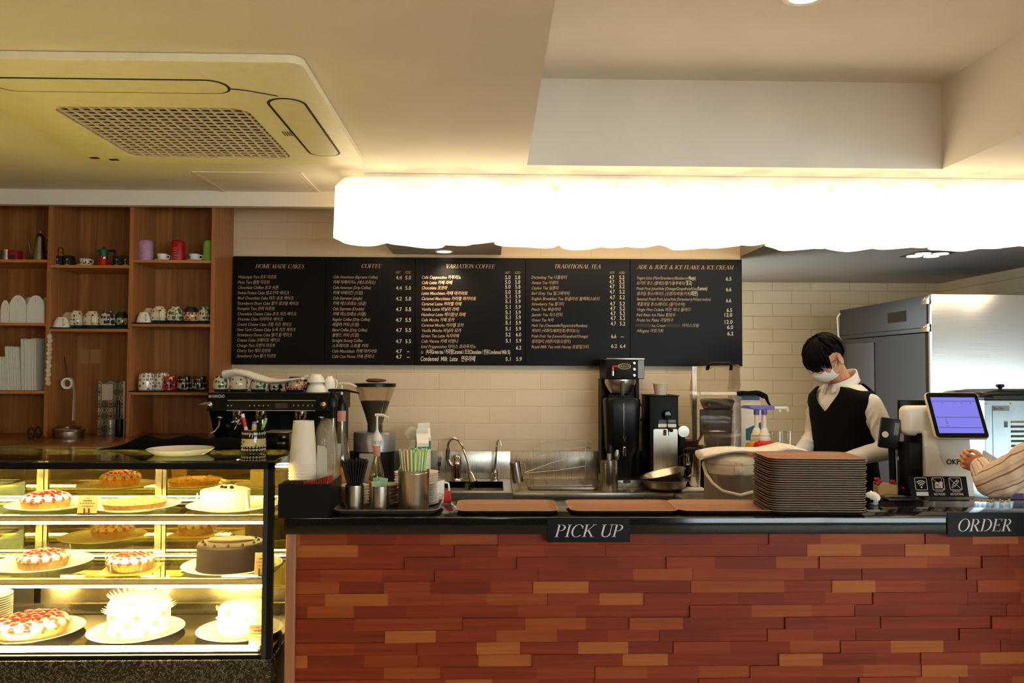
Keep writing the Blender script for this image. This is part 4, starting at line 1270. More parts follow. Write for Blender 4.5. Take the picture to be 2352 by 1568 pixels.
def tart(px, Y, z, w, h, top, label, collar=False, tilt=0, squash=.95):
    t = thing('tart', label, 'tart', (XX(px, Y, 1100), Y, z))
    r = w / 2 * k(Y)
    B().lathe([(0, 0), (r * .86, 0), (r * .96, h * .92), (r, h), (r * .92, h), (r * .88, h * .8), (0, h * .8)], 72, wob=lambda a, zz: 1 + .02 * math.cos(36 * a)).build('crust', 'crust', t, 50)
    if top == 'strawberry':
        B().lathe([(r * .9, h * .8), (r * .95, h * 1.2), (r * .84, h * 1.55), (r * .5, h * 1.72), (0, h * 1.76)], 56, wob=lambda a, zz: 1 + .05 * math.cos(14 * a + .7) * (zz > h)).build('cream', 'cream', t, 50)
        n = 14
        for i in range(n):
            a = 2 * PI * i / n + .1
            berry(t, (r * .84 * math.cos(a), r * .84 * math.sin(a), h * 1.03), r * .125, (0, R(75), a))
        for ring, nn, zz in ((.70, 13, 1.50), (.48, 10, 1.72), (.26, 6, 1.80), (.06, 2, 1.82)):
            for i in range(nn):
                a = 2 * PI * i / nn + ring
                berry(t, (r * ring * math.cos(a), r * ring * math.sin(a), h * (zz - .25)), r * .155, (R(random.uniform(10, 60)), R(random.uniform(-40, 40)), a))
    elif top == 'nut':
        B().lathe([(r * .9, h * .8), (r * .85, h * 1.08), (r * .4, h * 1.2), (0, h * 1.22)], 40, wob=lambda a, zz: 1 + .02 * math.sin(17 * a + 90 * zz)).build('nut_filling', 'nut_top', t, 50)
        b = B()
        for i in range(26):
            a = random.uniform(0, 2 * PI); rr = r * .85 * math.sqrt(random.random())
            b.ball((rr * math.cos(a), rr * math.sin(a), h * 1.17), (.008, .005, .004), 8)
        o = b.build('chopped_nuts', 'nut_top', t); o['kind'] = 'stuff'
    if collar:
        B().lathe([(r * 1.02, h * .1), (r * 1.03, h * 2.15), (r * 1.024, h * 2.15), (r * 1.014, h * .1)], 48).build('plastic_collar', 'film', t)
    return t
def card(px, Y, z, label, w=44, h=40):
    t = thing('price_card', label, 'price card', (XX(px, Y, 1150), Y, z), 0, None)
    q = k(Y)
    M = Matrix.Rotation(R(-8), 4, 'X')
    B().box(-w / 2 * q, 0, .004, w / 2 * q, .0015, h * q, M=M).build('card', 'card_paper', t)
    b = B()
    for zz, x0, x1, hh in ((.88, -.1, .1, 1.2), (.74, -.22, .22, 3), (.60, -.4, .4, 1.5), (.44, -.3, .3, 1.2)):
        n = 6
        for i in range(n):
            xa = (x0 + (x1 - x0) * i / n) * w * q; xb = (x0 + (x1 - x0) * (i + .7) / n) * w * q
            b.box(xa, -.0006, zz * h * q - hh * q / 2, xb, 0, zz * h * q + hh * q / 2, M=M)
    b.build('lettering', 'letter_black', t)
    B().box(-.014, -.008, 0, .014, .010, .004).box(-.012, -.004, .004, -.006, -.002, h * q * .34).box(.006, -.004, .004, .012, -.002, h * q * .34).build('clip', 'dark_grey', t)
    return t
E1 = .0008
z1, z2, z3 = SH1 + E1, SH2 + E1, DK + E1
PL = .0042
plate(127, 3.585, z1, 197, 'white plate under the small strawberry tart on the top shelf')
tart(107, 3.53, z1 + PL, 105, .034, 'strawberry', 'strawberry and cream tart on the top shelf, beside a price card')
card(200, 3.385, z1, 'price card standing between the strawberry tart and the nut tart')
plate(314, 3.545, z1, 190, 'white plate under the flat nut tart on the top shelf')
tart(311, 3.53, z1 + PL, 140, .026, 'nut', 'flat golden nut tart in the middle of the top shelf')
plate(538, 3.555, z1, 204, 'white plate under the cream cheesecake on the top shelf')
c = thing('cheesecake', 'round cream coloured cake wrapped in paper with a berry on top', 'cake', (XX(518, 3.52, 1100), 3.52, z1 + PL))
r = 53 * k(3.52)
mat('cheesecake', (240, 220, 160), .6, var=.03)
B().lathe([(0, 0), (r, 0), (r, .068), (r * .98, .074), (r * .9, .078), (0, .080)], 48).build('cake_body', 'cheesecake', c)
B().lathe([(r * 1.015, 0), (r * 1.02, .072), (r * 1.01, .072), (r * 1.005, 0)], 48).build('paper_band', 'cream', c)
for s in (-1, 1):
    B().loft([[(s * r * .98, -.05, 0), (s * r * 1.18, -.06, 0), (s * r * 1.2, -.058, 0)], [(s * r * .98, -.05, .03), (s * r * 1.12, -.055, .025), (s * r * 1.14, -.053, .025)], [(s * r * .98, -.05, .066), (s * r * 1.0, -.05, .068), (s * r * 1.02, -.048, .068)]]).build('paper_fold', 'cream', c)
for x, y in ((.0, .0), (.022, .01), (-.018, .012), (.03, -.008)):
    B().ball((x, y, .084), .008, 10).build('berry', 'chocolate', c)
plate(100, 3.60, z2, 212, 'white plate under the collared strawberry tart on the left of the lower shelf')
tart(104, 3.56, z2 + PL, 108, .034, 'strawberry', 'strawberry tart in a clear collar on a plate, left on the lower shelf', True)
t = thing('cake_board', 'square gold cake board under the middle strawberry tart', 'cake board', (XX(300, 3.50, 1300), 3.50, z2), R(8))
B().cbox((0, 0, .003), (.215, .20, .006), .001).build('board', 'gold_board', t)
tart(304, 3.49, z2 + .0066, 103, .034, 'strawberry', 'strawberry tart in a clear collar on the gold board', True)
plate(537, 3.555, z2, 220, 'white plate under the chocolate cake')
c = thing('chocolate_cake', 'dark chocolate cake with piped buttons around its top', 'cake', (XX(530, 3.54, 1280), 3.54, z2 + PL))
r = 73 * k(3.54)
B().lathe([(0, 0), (r * 1.03, 0), (r, .006), (r, .095), (r * .97, .103), (r * .92, .105), (0, .105)], 56).build('cake_body', 'chocolate', c, 50)
B().loft([[(r * .75 * math.cos(a) * s - .01, .035 + r * .5 * math.sin(a) * s, .1055 + zz) for a in [2 * PI * i / 20 for i in range(20)]] for s, zz in ((1.0, 0), (.96, .004), (.6, .006))]).build('glaze', 'choc_smear', c, 60)
for i in range(12):
    a = 2 * PI * i / 12 + .2
    B().lathe([(.006, 0), (.006, .003), (.0015, .009), (0, .010)], 10).build('chocolate_button', 'chocolate', c, loc=(r * .82 * math.cos(a), r * .82 * math.sin(a), .105))
card(603, 3.39, z2, 'price card at the right end of the lower shelf before the chocolate cake', 34, 52)
plate(88, 3.56, z3, 205, 'white plate under the large strawberry tart at the bottom left', lift=.018)
tart(82, 3.53, z3 + .0042, 155, .042, 'strawberry', 'large strawberry tart in a clear collar on the bottom deck', True)
plate(320, 3.553, z3, 205, 'white plate under the tall white cake with a spiky film', lift=.018)
c = thing('cream_cake', 'tall white cream cake with a spiky film collar on the bottom deck', 'cake', (XX(320, 3.545, 1420), 3.545, z3 + .0042))
r = 66 * k(3.5)
B().lathe([(0, 0), (r, 0), (r, .13), (r * .93, .142), (r * .5, .15), (0, .152)], 48, wob=lambda a, z: 1 + .015 * math.sin(9 * a + 50 * z)).build('cake_body', 'cream', c, 50)
for i in range(30):
    a = 2 * PI * i / 30
    for zz, rr, tl in ((.10, 1.02, .30), (.145, .86, .9)):
        u = Vector((math.cos(a), math.sin(a), 0)); v = Vector((-math.sin(a), math.cos(a), 0))
        p = u * r * rr + Vector((0, 0, zz))
        tip = p + u * .022 + Vector((0, 0, .028 * tl))
        if zz > .12 or True:
            B().loft([[tuple(p + v * .011), tuple(p - v * .011), tuple(p - v * .011 - u * .002), tuple(p + v * .011 - u * .002)], [tuple(tip + v * .001), tuple(tip - v * .001), tuple(tip - v * .001 - u * .001), tuple(tip + v * .001 - u * .001)]]).build('cream_peak', 'cream', c)
for i in range(9):
    a = R(-160 + 140 * i / 8)
    B().ball((r * 1.0 * math.cos(a), r * 1.0 * math.sin(a), .03 + .03 * (i % 3)), (.011, .011, .011), 10).build('custard_drop', 'custard', c)
plate(556, 3.55, z3, 188, 'white plate under the low white cake at the bottom right', lift=.018)
c = thing('cream_cake', 'white cream cake with shaved curls at the bottom right of the case', 'cake', (XX(560, 3.55, 1420), 3.55, z3 + .0042))
r = 56 * k(3.54)
B().lathe([(0, 0), (r, 0), (r, .10), (r * .9, .115), (r * .4, .125), (0, .126)], 48, wob=lambda a, z: 1 + .03 * math.sin(7 * a + 60 * z)).build('cake_body', 'cream', c, 50)
for i in range(22):
    a = random.uniform(-PI, 0.4); zz = random.uniform(.02, .12)
    B().lathe([(.004, -.014), (.009, 0), (.004, .014)], 8, M=Matrix.Rotation(random.uniform(0, 3), 4, 'Y')).build('cream_curl', 'custard' if i % 4 == 0 else 'cream', c, loc=(r * .98 * math.cos(a), r * .98 * math.sin(a), zz))
card(595, 3.345, .5012, 'price card at the bottom right corner of the case', 38, 46)
# plates stacked at the bottom left
for i in range(13):
    t = thing('dessert_plate', 'white plate in the stack at the bottom left of the case', 'plate', (XX(-34, 3.68, 1400), 3.68, z3 + .0005 + i * .0098), 0, 'stack of white plates in the case')
    r = 54 * k(3.68)
    B().lathe([(0, 0), (r * .6, 0), (r, .008), (r, .0095), (r * .6, .002), (0, .002)], 32).build('dish', 'white_china', t)

# ------------------------------------------------------------------ things on top of the case
def cloth_blob(name, label, cat, m, fn, nu, nv, loc=(0, 0, 0), th=.004, sub=1):
    b = B(); b.grid(fn, nu, nv)
    o = b.build(name, m, None, 80, loc=loc)
    md = o.modifiers.new('thick', 'SOLIDIFY'); md.thickness = th; md.offset = 1
    if sub:
        ms = o.modifiers.new('smooth', 'SUBSURF'); ms.levels = sub; ms.render_levels = sub
    tag(o, label, cat)
    return o
ct = CZT + .0008
x0, x1 = XX(250, 3.80, 1000), XX(604, 3.82, 1000)
def fcloth(u, v):
    x = x0 + (x1 - x0) * u
    y = 3.70 + .17 * v + .01 * math.sin(9 * u)
    y = min(y, 3.885)
    # pile: rises from the left, a ridge, then lower to the right, edges touch the glass
    env = max(0.0, math.sin(PI * min(1, max(0, v * 1.0)))) ** .6
    prof = [0, .012, .040, .052, .046, .048, .050, .052, .048, .044, .040, .034, .0]
    f = u * 12; i = min(11, int(f)); h = prof[i] + (prof[i + 1] - prof[i]) * (f - i)
    h *= env
    h += .006 * env * math.sin(23 * u + 4 * v) * (h > .01)
    return (x, y, ct + .001 + max(0, h))
cloth_blob('folded_cloth', 'crumpled black cloth lying on top of the display case', 'cloth', 'black_cloth', fcloth, 36, 14, th=.003)
t = plate(414, 3.545, ct, 146, 'cream plate lying on the glass top before the black cloth', None, 'dinner_plate', 'white_china', .024)
# jar with pens
dots('jar_dots', (206, 186, 140), [(20, 22, 40), (28, 28, 48)], 62, .30, (12, 14, 24), lo=.032, rimz='both', hi=.062)
jy = 3.62
t = thing('pottery_jar', 'dark blue dotted pottery jar holding pens on the case top', 'jar', (XX(583, jy, 1000), jy, ct))
q = k(jy)
B().lathe([(0, 0), (22 * q, 0), (26 * q, 8 * q), (27.5 * q, 24 * q), (26 * q, 40 * q), (24.5 * q, 48 * q), (25.5 * q, 52 * q), (23 * q, 52 * q), (22 * q, 40 * q), (20 * q, 5 * q), (0, 5 * q)], 36).build('body', 'jar_dots', t)
b = B()
for zz, n in ((.017, 26), (.070 - .008, 26)):
    pass
for zz in (8, 15.5, 44):
    for i in range(24):
        a = 2 * PI * i / 24
        rr = {8: 26.2, 15.5: 27.0, 44: 25.6}[zz] * q
        b.lathe([(2.6 * q, 0), (2.6 * q, .5 * q), (1.4 * q, .5 * q), (1.4 * q, 0)], 10, M=Matrix.Translation((rr * math.cos(a), rr * math.sin(a), zz * q)) @ Matrix.Rotation(a, 4, 'Z') @ Matrix.Rotation(R(90), 4, 'Y'))
b.build('painted_dots', 'cream_china', t)
def pen(name, label, cat, dx, lean, tilt, h, w, parts):
    s = thing(name, label, cat, (t.location.x + dx * q, jy, ct + 5.6 * q), 0, None, rot=(R(tilt), R(lean), 0))
    for nm, m, z0, z1, rr in parts:
        B().cyl((0, 0, z0 * q), rr * q, (z1 - z0) * q, 14, rr * q * .96).build(nm, m, s)
    return s
mat('pen_yellow', (226, 206, 60), .35, var=0); mat('pen_purple', (112, 104, 190), .35, var=0); mat('pen_lime', (168, 200, 60), .4, var=0)
pen('marker_pen', 'red and white marker leaning left in the dotted jar', 'pen', -6, -14, 0, 90, 4, [('barrel', 'white_plastic', 0, 54, 4.2), ('band', 'red_plastic', 54, 76, 4.4), ('cap', 'white_plastic', 76, 84, 4.0)])
pen('highlighter', 'yellow highlighter with a purple cap in the dotted jar', 'pen', -2, 2, -3, 70, 6, [('barrel', 'pen_yellow', 0, 58, 5.6), ('cap', 'pen_purple', 58, 64, 5)])
pen('black_pen', 'black pen standing upright in the dotted jar', 'pen', 9, 5, 5, 70, 4, [('barrel', 'black_plastic', 0, 74, 3.6)])
s = thing('plastic_knife', 'lime green plastic spatula leaning right in the dotted jar', 'spatula', (t.location.x + 9 * q, jy - 4 * q, ct + 5.6 * q), 0, None, rot=(0, R(13), 0))
B().box(-2 * q, -1 * q, 0, 2 * q, 1 * q, 52 * q).build('handle', 'pen_lime', s)
B().prism([(-2.5 * q, 50 * q), (3 * q, 50 * q), (6 * q, 66 * q), (5 * q, 76 * q), (1 * q, 74 * q)], -1 * q, 1 * q, 'xz').build('blade', 'pen_lime', s)
s = thing('till_box', 'low glossy black box at the right end of the case top', 'box', (XX(642, 3.78, 1000), 3.78, ct))
q = k(3.78)
B().box(-30 * q, -.05, 0, 28 * q, .08, 38 * q, .006).build('body', 'gloss_black', s)
B().box(-28 * q, -.045, 38 * q, 26 * q, .075, 41 * q, .002).build('lid', 'steel', s)
# ------------------------------------------------------------------ service counter
KX0, KX1 = -.816, 3.9
KY0, KY1 = 3.30, 3.70
KZ = 1.018
ko = thing('service_counter', 'long service counter faced with staggered red wood blocks under black granite', 'counter', (1.5, 3.35, 0))
kw = W(ko)
B().box(KX0, KY0, .950, KX1, KY1, KZ, .005).build('countertop', 'granite', ko, M=kw)
mat('steel_trim', (150, 146, 138), .3, .6, var=0)
B().box(KX0 + .012, KY0 + .055, 0, KX1, KY1 - .02, .950).build('body', 'satin_black', ko, M=kw)
wood('block_red', (112, 38, 16), (134, 51, 21), 'x', .5, 70, spec=.22)
wood('block_mid', (124, 46, 20), (144, 62, 26), 'x', .5, 70, spec=.22)
wood('block_dark', (102, 35, 16), (124, 45, 21), 'x', .5, 70, spec=.22)
wood('block_tan', (151, 80, 34), (168, 97, 44), 'x', .5, 70, spec=.22)
wood('block_orange', (134, 60, 24), (155, 76, 32), 'x', .5, 70, spec=.22)
wood('trim_brown', (140, 94, 66), (162, 112, 80), 'z', .5, 60)
rng = random.Random(11)
b = B()
BH = 27.4 * k(3.345)
zt = .9485
row = 0
x_l = XX(681, 3.34, 1300)
while zt > 0.05:
    x = x_l - rng.uniform(0, .5)
    while x < KX1:
        n = rng.choice((3, 3, 3, 2))
        d0 = rng.uniform(.001, .010)           # each strip of blocks is set at its own small slant
        Ls = [rng.uniform(.17, .25) for _ in range(n)]
        tot = sum(Ls); xx = x
        for i, Lb in enumerate(Ls):
            xa, xb = max(xx, x_l), min(xx + Lb, KX1)
            if xb - xa > .004:
                pa = .002 + d0 * (1 - (xa - x) / tot) * 1.1 + .004; pb = .002 + d0 * (1 - (xb - x) / tot) * 1.1 + .004
                b.mi = rng.choices(range(5), (34, 24, 16, 12, 14))[0]
                f = KY0 + .052
                z0, z1_ = zt - BH + .0004, zt - .0004
                b.loft([[(xa, f - pa, z0), (xa, f, z0), (xa, f, z1_), (xa, f - pa, z1_)], [(xb, f - pb, z0), (xb, f, z0), (xb, f, z1_), (xb, f - pb, z1_)]])
            xx += Lb
        x = xx
    zt -= BH; row += 1
b.build('block_cladding', ['block_red', 'block_mid', 'block_dark', 'block_tan', 'block_orange'], ko, 0, M=kw)
B().box(KX0 + .002, KY0 + .028, 0, x_l - .001, KY0 + .11, .9495, .002).build('end_trim', 'trim_brown', ko, M=kw)
mat('sign_black', (6, 4, 5), .45, var=0, spec=.2)
mat('sign_letters', (206, 196, 194), .6, var=0)
def sign(px0, px1, py0, py1, txt, label, tx0, tx1, tb, tt):
    Y = KY0 - .005
    p0 = at(px0, py1, Y); p1 = at(px1, py0, Y)
    t = thing('counter_sign', label, 'sign', (p0.x, Y, p0.z))
    w, h = p1.x - p0.x, p1.z - p0.z
    B().box(0, 0, 0, w, .004, h, .0015, 1).build('plate', 'sign_black', t)
    a = at(tx0, tb, Y); c = at(tx1, tt, Y)
    b = B(); hh = c.z - a.z
    serif(b, txt, a.x - p0.x, -.0006, a.z - p0.z, hh, (c.x - a.x) - .24 * hh, slant=.27)
    b.build('lettering', 'sign_letters', t, 0, fix=False)
sign(1256, 1447, 1188, 1245, 'PICK UP', 'small black PICK UP sign fixed to the counter edge', 1272, 1434, 1233, 1204)
sign(2176, 2352, 1177, 1232, 'ORDER', 'small black ORDER sign fixed to the counter edge', 2197, 2329, 1220, 1191)
KT = KZ + .0006

# ------------------------------------------------------------------ serving trays
mat('tray_brown', (160, 108, 74), .55, var=.05, vscale=120)
mat('tray_under', (46, 34, 28), .5, var=.05)
mat('tray_rim', (186, 140, 96), .5, var=0)
mat('tray_dark', (84, 68, 58), .5, var=.08)
mat('tray_grey_rim', (160, 140, 118), .5, var=0)
def tray(label, x, Y, z, w, d, rz=0, group=None, mt='tray_brown', mu='tray_under', mr='tray_rim', h=.018):
    t = thing('serving_tray', label, 'tray', (x, Y, z), rz, group)
    def rr(s, zz, e=0):
        return [(a, c, zz) for a, c in rrect(-w / 2 + s, -d / 2 + s, w / 2 - s, d / 2 - s, .045 - s * .5, 6)]
    B().loft([rr(.0025, h - .0006), rr(.022, .0045), rr(.03, .0035)], cap='end').build('surface', mt, t, 60)
    B().loft([rr(0, h - .0016), rr(.003, h - .0016), rr(.0235, .0030), rr(.031, .0020), rr(.031, 0), rr(.021, 0), rr(.001, h - .003), rr(0, h - .0016)], cap=False).prism([(a, c) for a, c, _ in rr(.031, 0)], 0, .0020).build('underside', mu, t, 60)
    B().loft([rr(-.0005, h - .0012), rr(-.0005, h + .0004), rr(.003, h + .0004), rr(.003, h - .0012), rr(-.0005, h - .0012)], cap=False).build('rim', mr, t, 60)
    return t
gT = 'brown trays laid out on the counter'
def tray_px(pl, pr, Y, label, d=.285, **kw):
    xl, xr = XX(pl, Y - d / 2, 1170), XX(pr, Y - d / 2, 1170)
    return tray(label, (xl + xr) / 2, Y, KT, xr - xl, d, **kw)
tray_px(1046, 1284, 3.485, 'brown tray lying alone on the counter, above the left end of the sign', group=gT)
tray_px(1311, 1562, 3.485, 'brown tray above the right part of the pick-up sign', group=gT)
tray_px(1562, 1789, 3.487, 'brown tray lying just left of the tall stack of trays', group=gT)
# the stack
ng = 24
xs0 = XX(1880, 3.36, 1170); ws = 226 * k(3.345)
for i in range(ng):
    f = i / (ng - 1)
    tp = i == ng - 1
    tray('topmost brown tray of the tall stack by the till' if tp else ('lowest tray of the tall stack by the till' if i == 0 else 'brown tray in the tall stack by the till, edge on'),
         xs0 + .006 * f + .003 * math.sin(i * 2.1) - .004, 3.47 + .002 * math.sin(i * 1.3), KT + i * .0092, ws, .30, R(-3 - .35 * f + .2 * math.sin(i * 1.7)), 'tall stack of brown trays', 'tray_brown', 'tray_dark' if i else 'tray_under', 'tray_rim' if tp else 'tray_grey_rim')

# ------------------------------------------------------------------ cups, straws, sachets on a dark tray
ty = 3.50
xl, xr = XX(762, 3.345, 1178), XX(1008, 3.345, 1178)
tray('dark tray carrying straws, sachets and stacked crockery', (xl + xr) / 2, ty, KT, xr - xl, .31, 0, None, 'tray_dark', 'tray_dark', 'tray_grey_rim', .02)
TZ = KT + .0052
def steel_cup(px, Y, w, h, label, ribs=False, name='steel_cup', z=None):
    t = thing(name, label, 'container', (XX(px, Y, 1170), Y, TZ if z is None else z))
    q = k(Y); r = w / 2 * q; h *= q
    pr = [(0, 0), (r * .98, 0), (r, .003), (r, h * .90), (r * 1.03, h * .92), (r * 1.03, h * .94), (r, h * .96), (r * 1.03, h), (r * .97, h), (r * .95, h * .9), (r * .95, .004), (0, .004)] if ribs else [(0, 0), (r * .97, 0), (r, .003), (r, h), (r * .95, h), (r * .94, .004), (0, .004)]
    B().lathe(pr, 40).build('body', 'brushed_steel_up', t, 40)
    return t, r, h
mat('straw_black', (14, 14, 16), .4, var=0)
mat('straw_mint', (150, 212, 178), .35, var=0); mat('straw_yellow', (222, 226, 150), .35, var=0); mat('straw_pink', (220, 176, 160), .35, var=0)
mat('straw_teal', (86, 176, 150), .35, var=0)
_st_mesh = {}
def straw(x, y, z, L, r, lean, az, m, label, group, name='straw'):
    key = (m, round(r, 5))
    if key not in _st_mesh:
        o = B().lathe([(1, 0), (1, 1), (.78, 1), (.78, .9), (0, .9)], 8).build(name, m, None)
        _st_mesh[key] = o
    else:
        o = _st_mesh[key].copy(); COL.objects.link(o)
    o.location = (x, y, z); o.scale = (r, r, L)
    o.rotation_euler = Euler((0, lean, az))
    tag(o, label, 'straw', group)
    return o
Ys = 3.405
t, r, h = steel_cup(814, Ys, 42, 60, 'slim steel cup full of black straws on the dark tray')
rng = random.Random(3)
n = 0
for ring, cnt in ((.15, 5), (.36, 11), (.55, 17), (.72, 22), (.86, 26)):
    for i in range(cnt):
        a = 2 * PI * i / cnt + ring
        p0_ = r * ring * .90 - h * math.tan(ring * .30)
        straw(t.location.x + p0_ * math.cos(a), Ys + p0_ * math.sin(a), TZ + .005, (112 + rng.uniform(-4, 7)) * k(Ys), .0029, ring * .30 * 1.0, a, 'straw_black', 'thin black drinking straw in the slim steel cup', 'black straws in the steel cup')
Y2 = 3.40
t, r, h = steel_cup(872, Y2, 42, 58, 'small steel cup holding pale green sachets')
mat('sachet_green', (150, 186, 140), .6, var=.1)
for i in range(6):
    o = B().box(-.018 + .002 * (i % 2), -.0009, 0, .018, .0009, .108 + .006 * (i % 3), .0004, 1).build('sugar_sachet', 'sachet_green', None, loc=(t.location.x + (-.004, .004, -.003, .005, -.005, .002)[i], Y2 - .009 + i * .0036, TZ + .018))
    o.rotation_euler = (0, R((-6, 5, 9, -4, 3, -8)[i]), R((10, -12, 4, -6, 14, 0)[i]))
    tag(o, 'pale green sachet standing in the small steel cup', 'sachet', 'green sachets in the steel cup')
Y3 = 3.43
t, r, h = steel_cup(950, Y3, 70, 92, 'large steel container full of coloured straws', True)
cols = ['straw_mint', 'straw_yellow', 'straw_yellow', 'straw_teal', 'straw_mint', 'straw_yellow', 'straw_pink']
nm = {'straw_mint': 'mint green', 'straw_yellow': 'pale yellow', 'straw_teal': 'deep green', 'straw_pink': 'pink'}
for ring, cnt in ((.12, 5), (.32, 10), (.52, 15), (.70, 19), (.87, 22)):
    for i in range(cnt):
        a = 2 * PI * i / cnt + ring * 3
        m = cols[rng.randrange(7)]
        p0_ = r * ring * .90 - h * math.tan(ring * .15)
        straw(t.location.x + p0_ * math.cos(a), Y3 + p0_ * math.sin(a), TZ + .005, (135 + rng.uniform(-3, 4)) * k(Y3), .0040, ring * .15, a, m, nm[m] + ' wide straw in the large steel container', nm[m] + ' straws in the large container')
def stack(px, Y, w, n, pitch, label, group, m='white_china', h=None, name='saucer', z=None):
    q = k(Y); r = w / 2 * q
    zz = TZ if z is None else z
    src = None
    for i in range(n):
        loc = (XX(px, Y, 1130) + .001 * math.sin(i * 2), Y, zz + i * pitch * q)
        if src is None:
            src = B().lathe([(0, 0), (r * .55, 0), (r * .66, pitch * q * .25), (r * .98, pitch * q * .85), (r, pitch * q * .98), (r * .96, pitch * q * 1.0), (r * .6, pitch * q * .5), (0, pitch * q * .4)], 36).build(name, m, None, 50, loc=loc)
            o = src
        else:
            o = src.copy(); COL.objects.link(o); o.location = loc
        tag(o, label, 'saucer' if name == 'saucer' else 'bowl', group)
stack(813, 3.555, 70, 7, 6.6, 'white saucer in the stack behind the slim steel cup', 'stack of white saucers on the left of the tray')
mat('bowl_beige', (196, 172, 140), .4, var=.04)
stack(896, 3.57, 56, 6, 8.0, 'beige bowl in the stack between the two right steel cups', 'stack of beige bowls', 'bowl_beige', name='bowl')
stack(957, 3.585, 102, 13, 5.7, 'white saucer in the tall stack behind the coloured straws', 'tall stack of white saucers')
# mug and bits behind the tray
Y4 = 3.675
t = thing('mug', 'white mug with a small line crest behind the stacked saucers', 'mug', (XX(1003, Y4, 1150), Y4 - .02, KT))
q = k(Y4)
B().lathe([(0, 0), (17 * q, 0), (18 * q, 3 * q), (18.5 * q, 52 * q), (17 * q, 52 * q), (16.5 * q, 4 * q), (0, 4 * q)], 32).build('body', 'white_china', t)
B().tube([(18 * q, 0, 46 * q), (27 * q, 0, 44 * q), (29 * q, 0, 30 * q), (25 * q, 0, 16 * q), (17.5 * q, 0, 13 * q)], 2.2 * q, 8).build('handle', 'white_china', t)
b = B()
for zz in (10, 13, 16):
    b.tube([(18.6 * q * math.cos(a), 18.6 * q * math.sin(a), zz * q) for a in [R(-85 + 50 * i / 8) for i in range(9)]], .5 * q, 4)
b.tube([(18.7 * q * math.cos(R(a)), 18.7 * q * math.sin(R(a)), zz * q) for a, zz in ((-85, 16), (-84, 21), (-72, 19), (-60, 25), (-48, 19), (-36, 21), (-35, 16))], .5 * q, 4)
b.build('crest', 'dark_grey', t)
t = thing('red_pouch', 'crumpled red pouch lying on the counter behind the white mug', 'pouch', (XX(1024, 3.695, 1150), 3.655, KT))
B().loft([[(-.008, -.012, 0), (.026, -.012, 0), (.026, .012, 0), (-.008, .012, 0)], [(-.004, -.012, .03), (.026, -.011, .03), (.026, .011, .03), (-.004, .012, .03)], [(.004, -.006, .055), (.020, -.005, .052), (.020, .006, .052), (.004, .006, .055)]]).build('pouch', 'red_plastic', t)
t = thing('serving_fork', 'black plastic fork standing upright in the tall saucer stack', 'fork', (XX(1001, 3.64, 1080), 3.645, KT + .0005), 0, rot=(0, R(5), 0))
q = k(3.64)
B().box(-1.6 * q, -.0015, 0, 1.6 * q, .0015, 84 * q).build('handle', 'black_plastic', t)
b = B(); b.box(-4 * q, -.0015, 84 * q, 4 * q, .0015, 94 * q, .001, 1)
for dx in (-3.2, -1.1, 1.1, 3.2): b.box((dx - .6) * q, -.001, 93 * q, (dx + .6) * q, .001, 106 * q)
b.build('tines', 'black_plastic', t)

# ------------------------------------------------------------------ organiser box with cups and sachets
OY0, OY1 = 3.285, 3.55
ox0, ox1 = XX(638, OY0, 1180), XX(756, OY0, 1180)
oz = 1.150
org = thing('organiser_box', 'open black box holding cups, sachets and lids at the counter end', 'box', ((ox0 + ox1) / 2, OY0, KT))
ow = W(org)
b = B(); th = .006
b.box(ox0, OY0, KT, ox1, OY0 + th, oz, .001, 1)
b.build('front_wall', 'satin_black', org, M=ow)
b = B().box(ox0, OY0 + th, KT, ox0 + th, OY1, oz).box(ox1 - th, OY0 + th, KT, ox1, OY1, oz).box(ox0 + th, OY1 - th, KT, ox1 - th, OY1, oz).box(ox0 + th, OY0 + th, KT, ox1 - th, OY1 - th, KT + .006)
b.box(ox0 + th, OY0 + .058, KT + .006, ox1 - th, OY0 + .062, oz - .01)
b.build('tray_walls', 'satin_black', org, M=ow)
mat('sachet_brown', (70, 40, 34), .6, var=.15); mat('sachet_red', (150, 50, 48), .55, var=.1)
xi = ox0 + .016
for i in range(27):
    f = i / 26
    red = i > 12
    hgt = .018 + (.022 * max(0, (f - .62) / .38))
    o = B().box(-.0012, -.018, 0, .0012, .026, oz - KT - .016 + hgt, .0004, 1).build('coffee_sachet', 'sachet_red' if red else 'sachet_brown', None, loc=(xi + f * (ox1 - ox0 - .034), OY0 + .029, KT + .0075))
    o.rotation_euler = (0, R(2 + 6 * max(0, f - .5)), R(-6 if not red else -18))
    tag(o, ('red' if red else 'dark brown') + ' paper sachet filed at the front of the black box', 'sachet', ('red' if red else 'dark brown') + ' sachets in the black box')
# paper cups, nested upside down
mat('cup_paper', (228, 218, 196), .6, var=.02)
PY = 3.41
src = None
q = k(PY)
base = ZZ(1112, PY, 695)
for i in range(8):
    loc = (XX(696, PY, 1080), PY, base + i * 6.6 * q)
    if src is None:
        src = B().lathe([(31 * q, 0), (32.5 * q, .6 * q), (32.5 * q, 2.4 * q), (31 * q, 3 * q), (23 * q, 98 * q), (21.5 * q, 98 * q), (21 * q, 96 * q), (0, 96 * q)], 40).build('paper_cup', 'cup_paper', None, 40, loc=loc)
        o = src
    else:
        o = src.copy(); COL.objects.link(o); o.location = loc
    tag(o, 'topmost upturned white paper cup of the nested stack' if i == 7 else 'upturned white paper cup nested in the stack, rim showing', 'paper cup', 'nested stack of white paper cups')
B().cyl((XX(696, PY, 1080), PY, KT + .0065), .026, base - KT - .0075, 24).build('cup_rest', 'satin_black', org, M=ow)
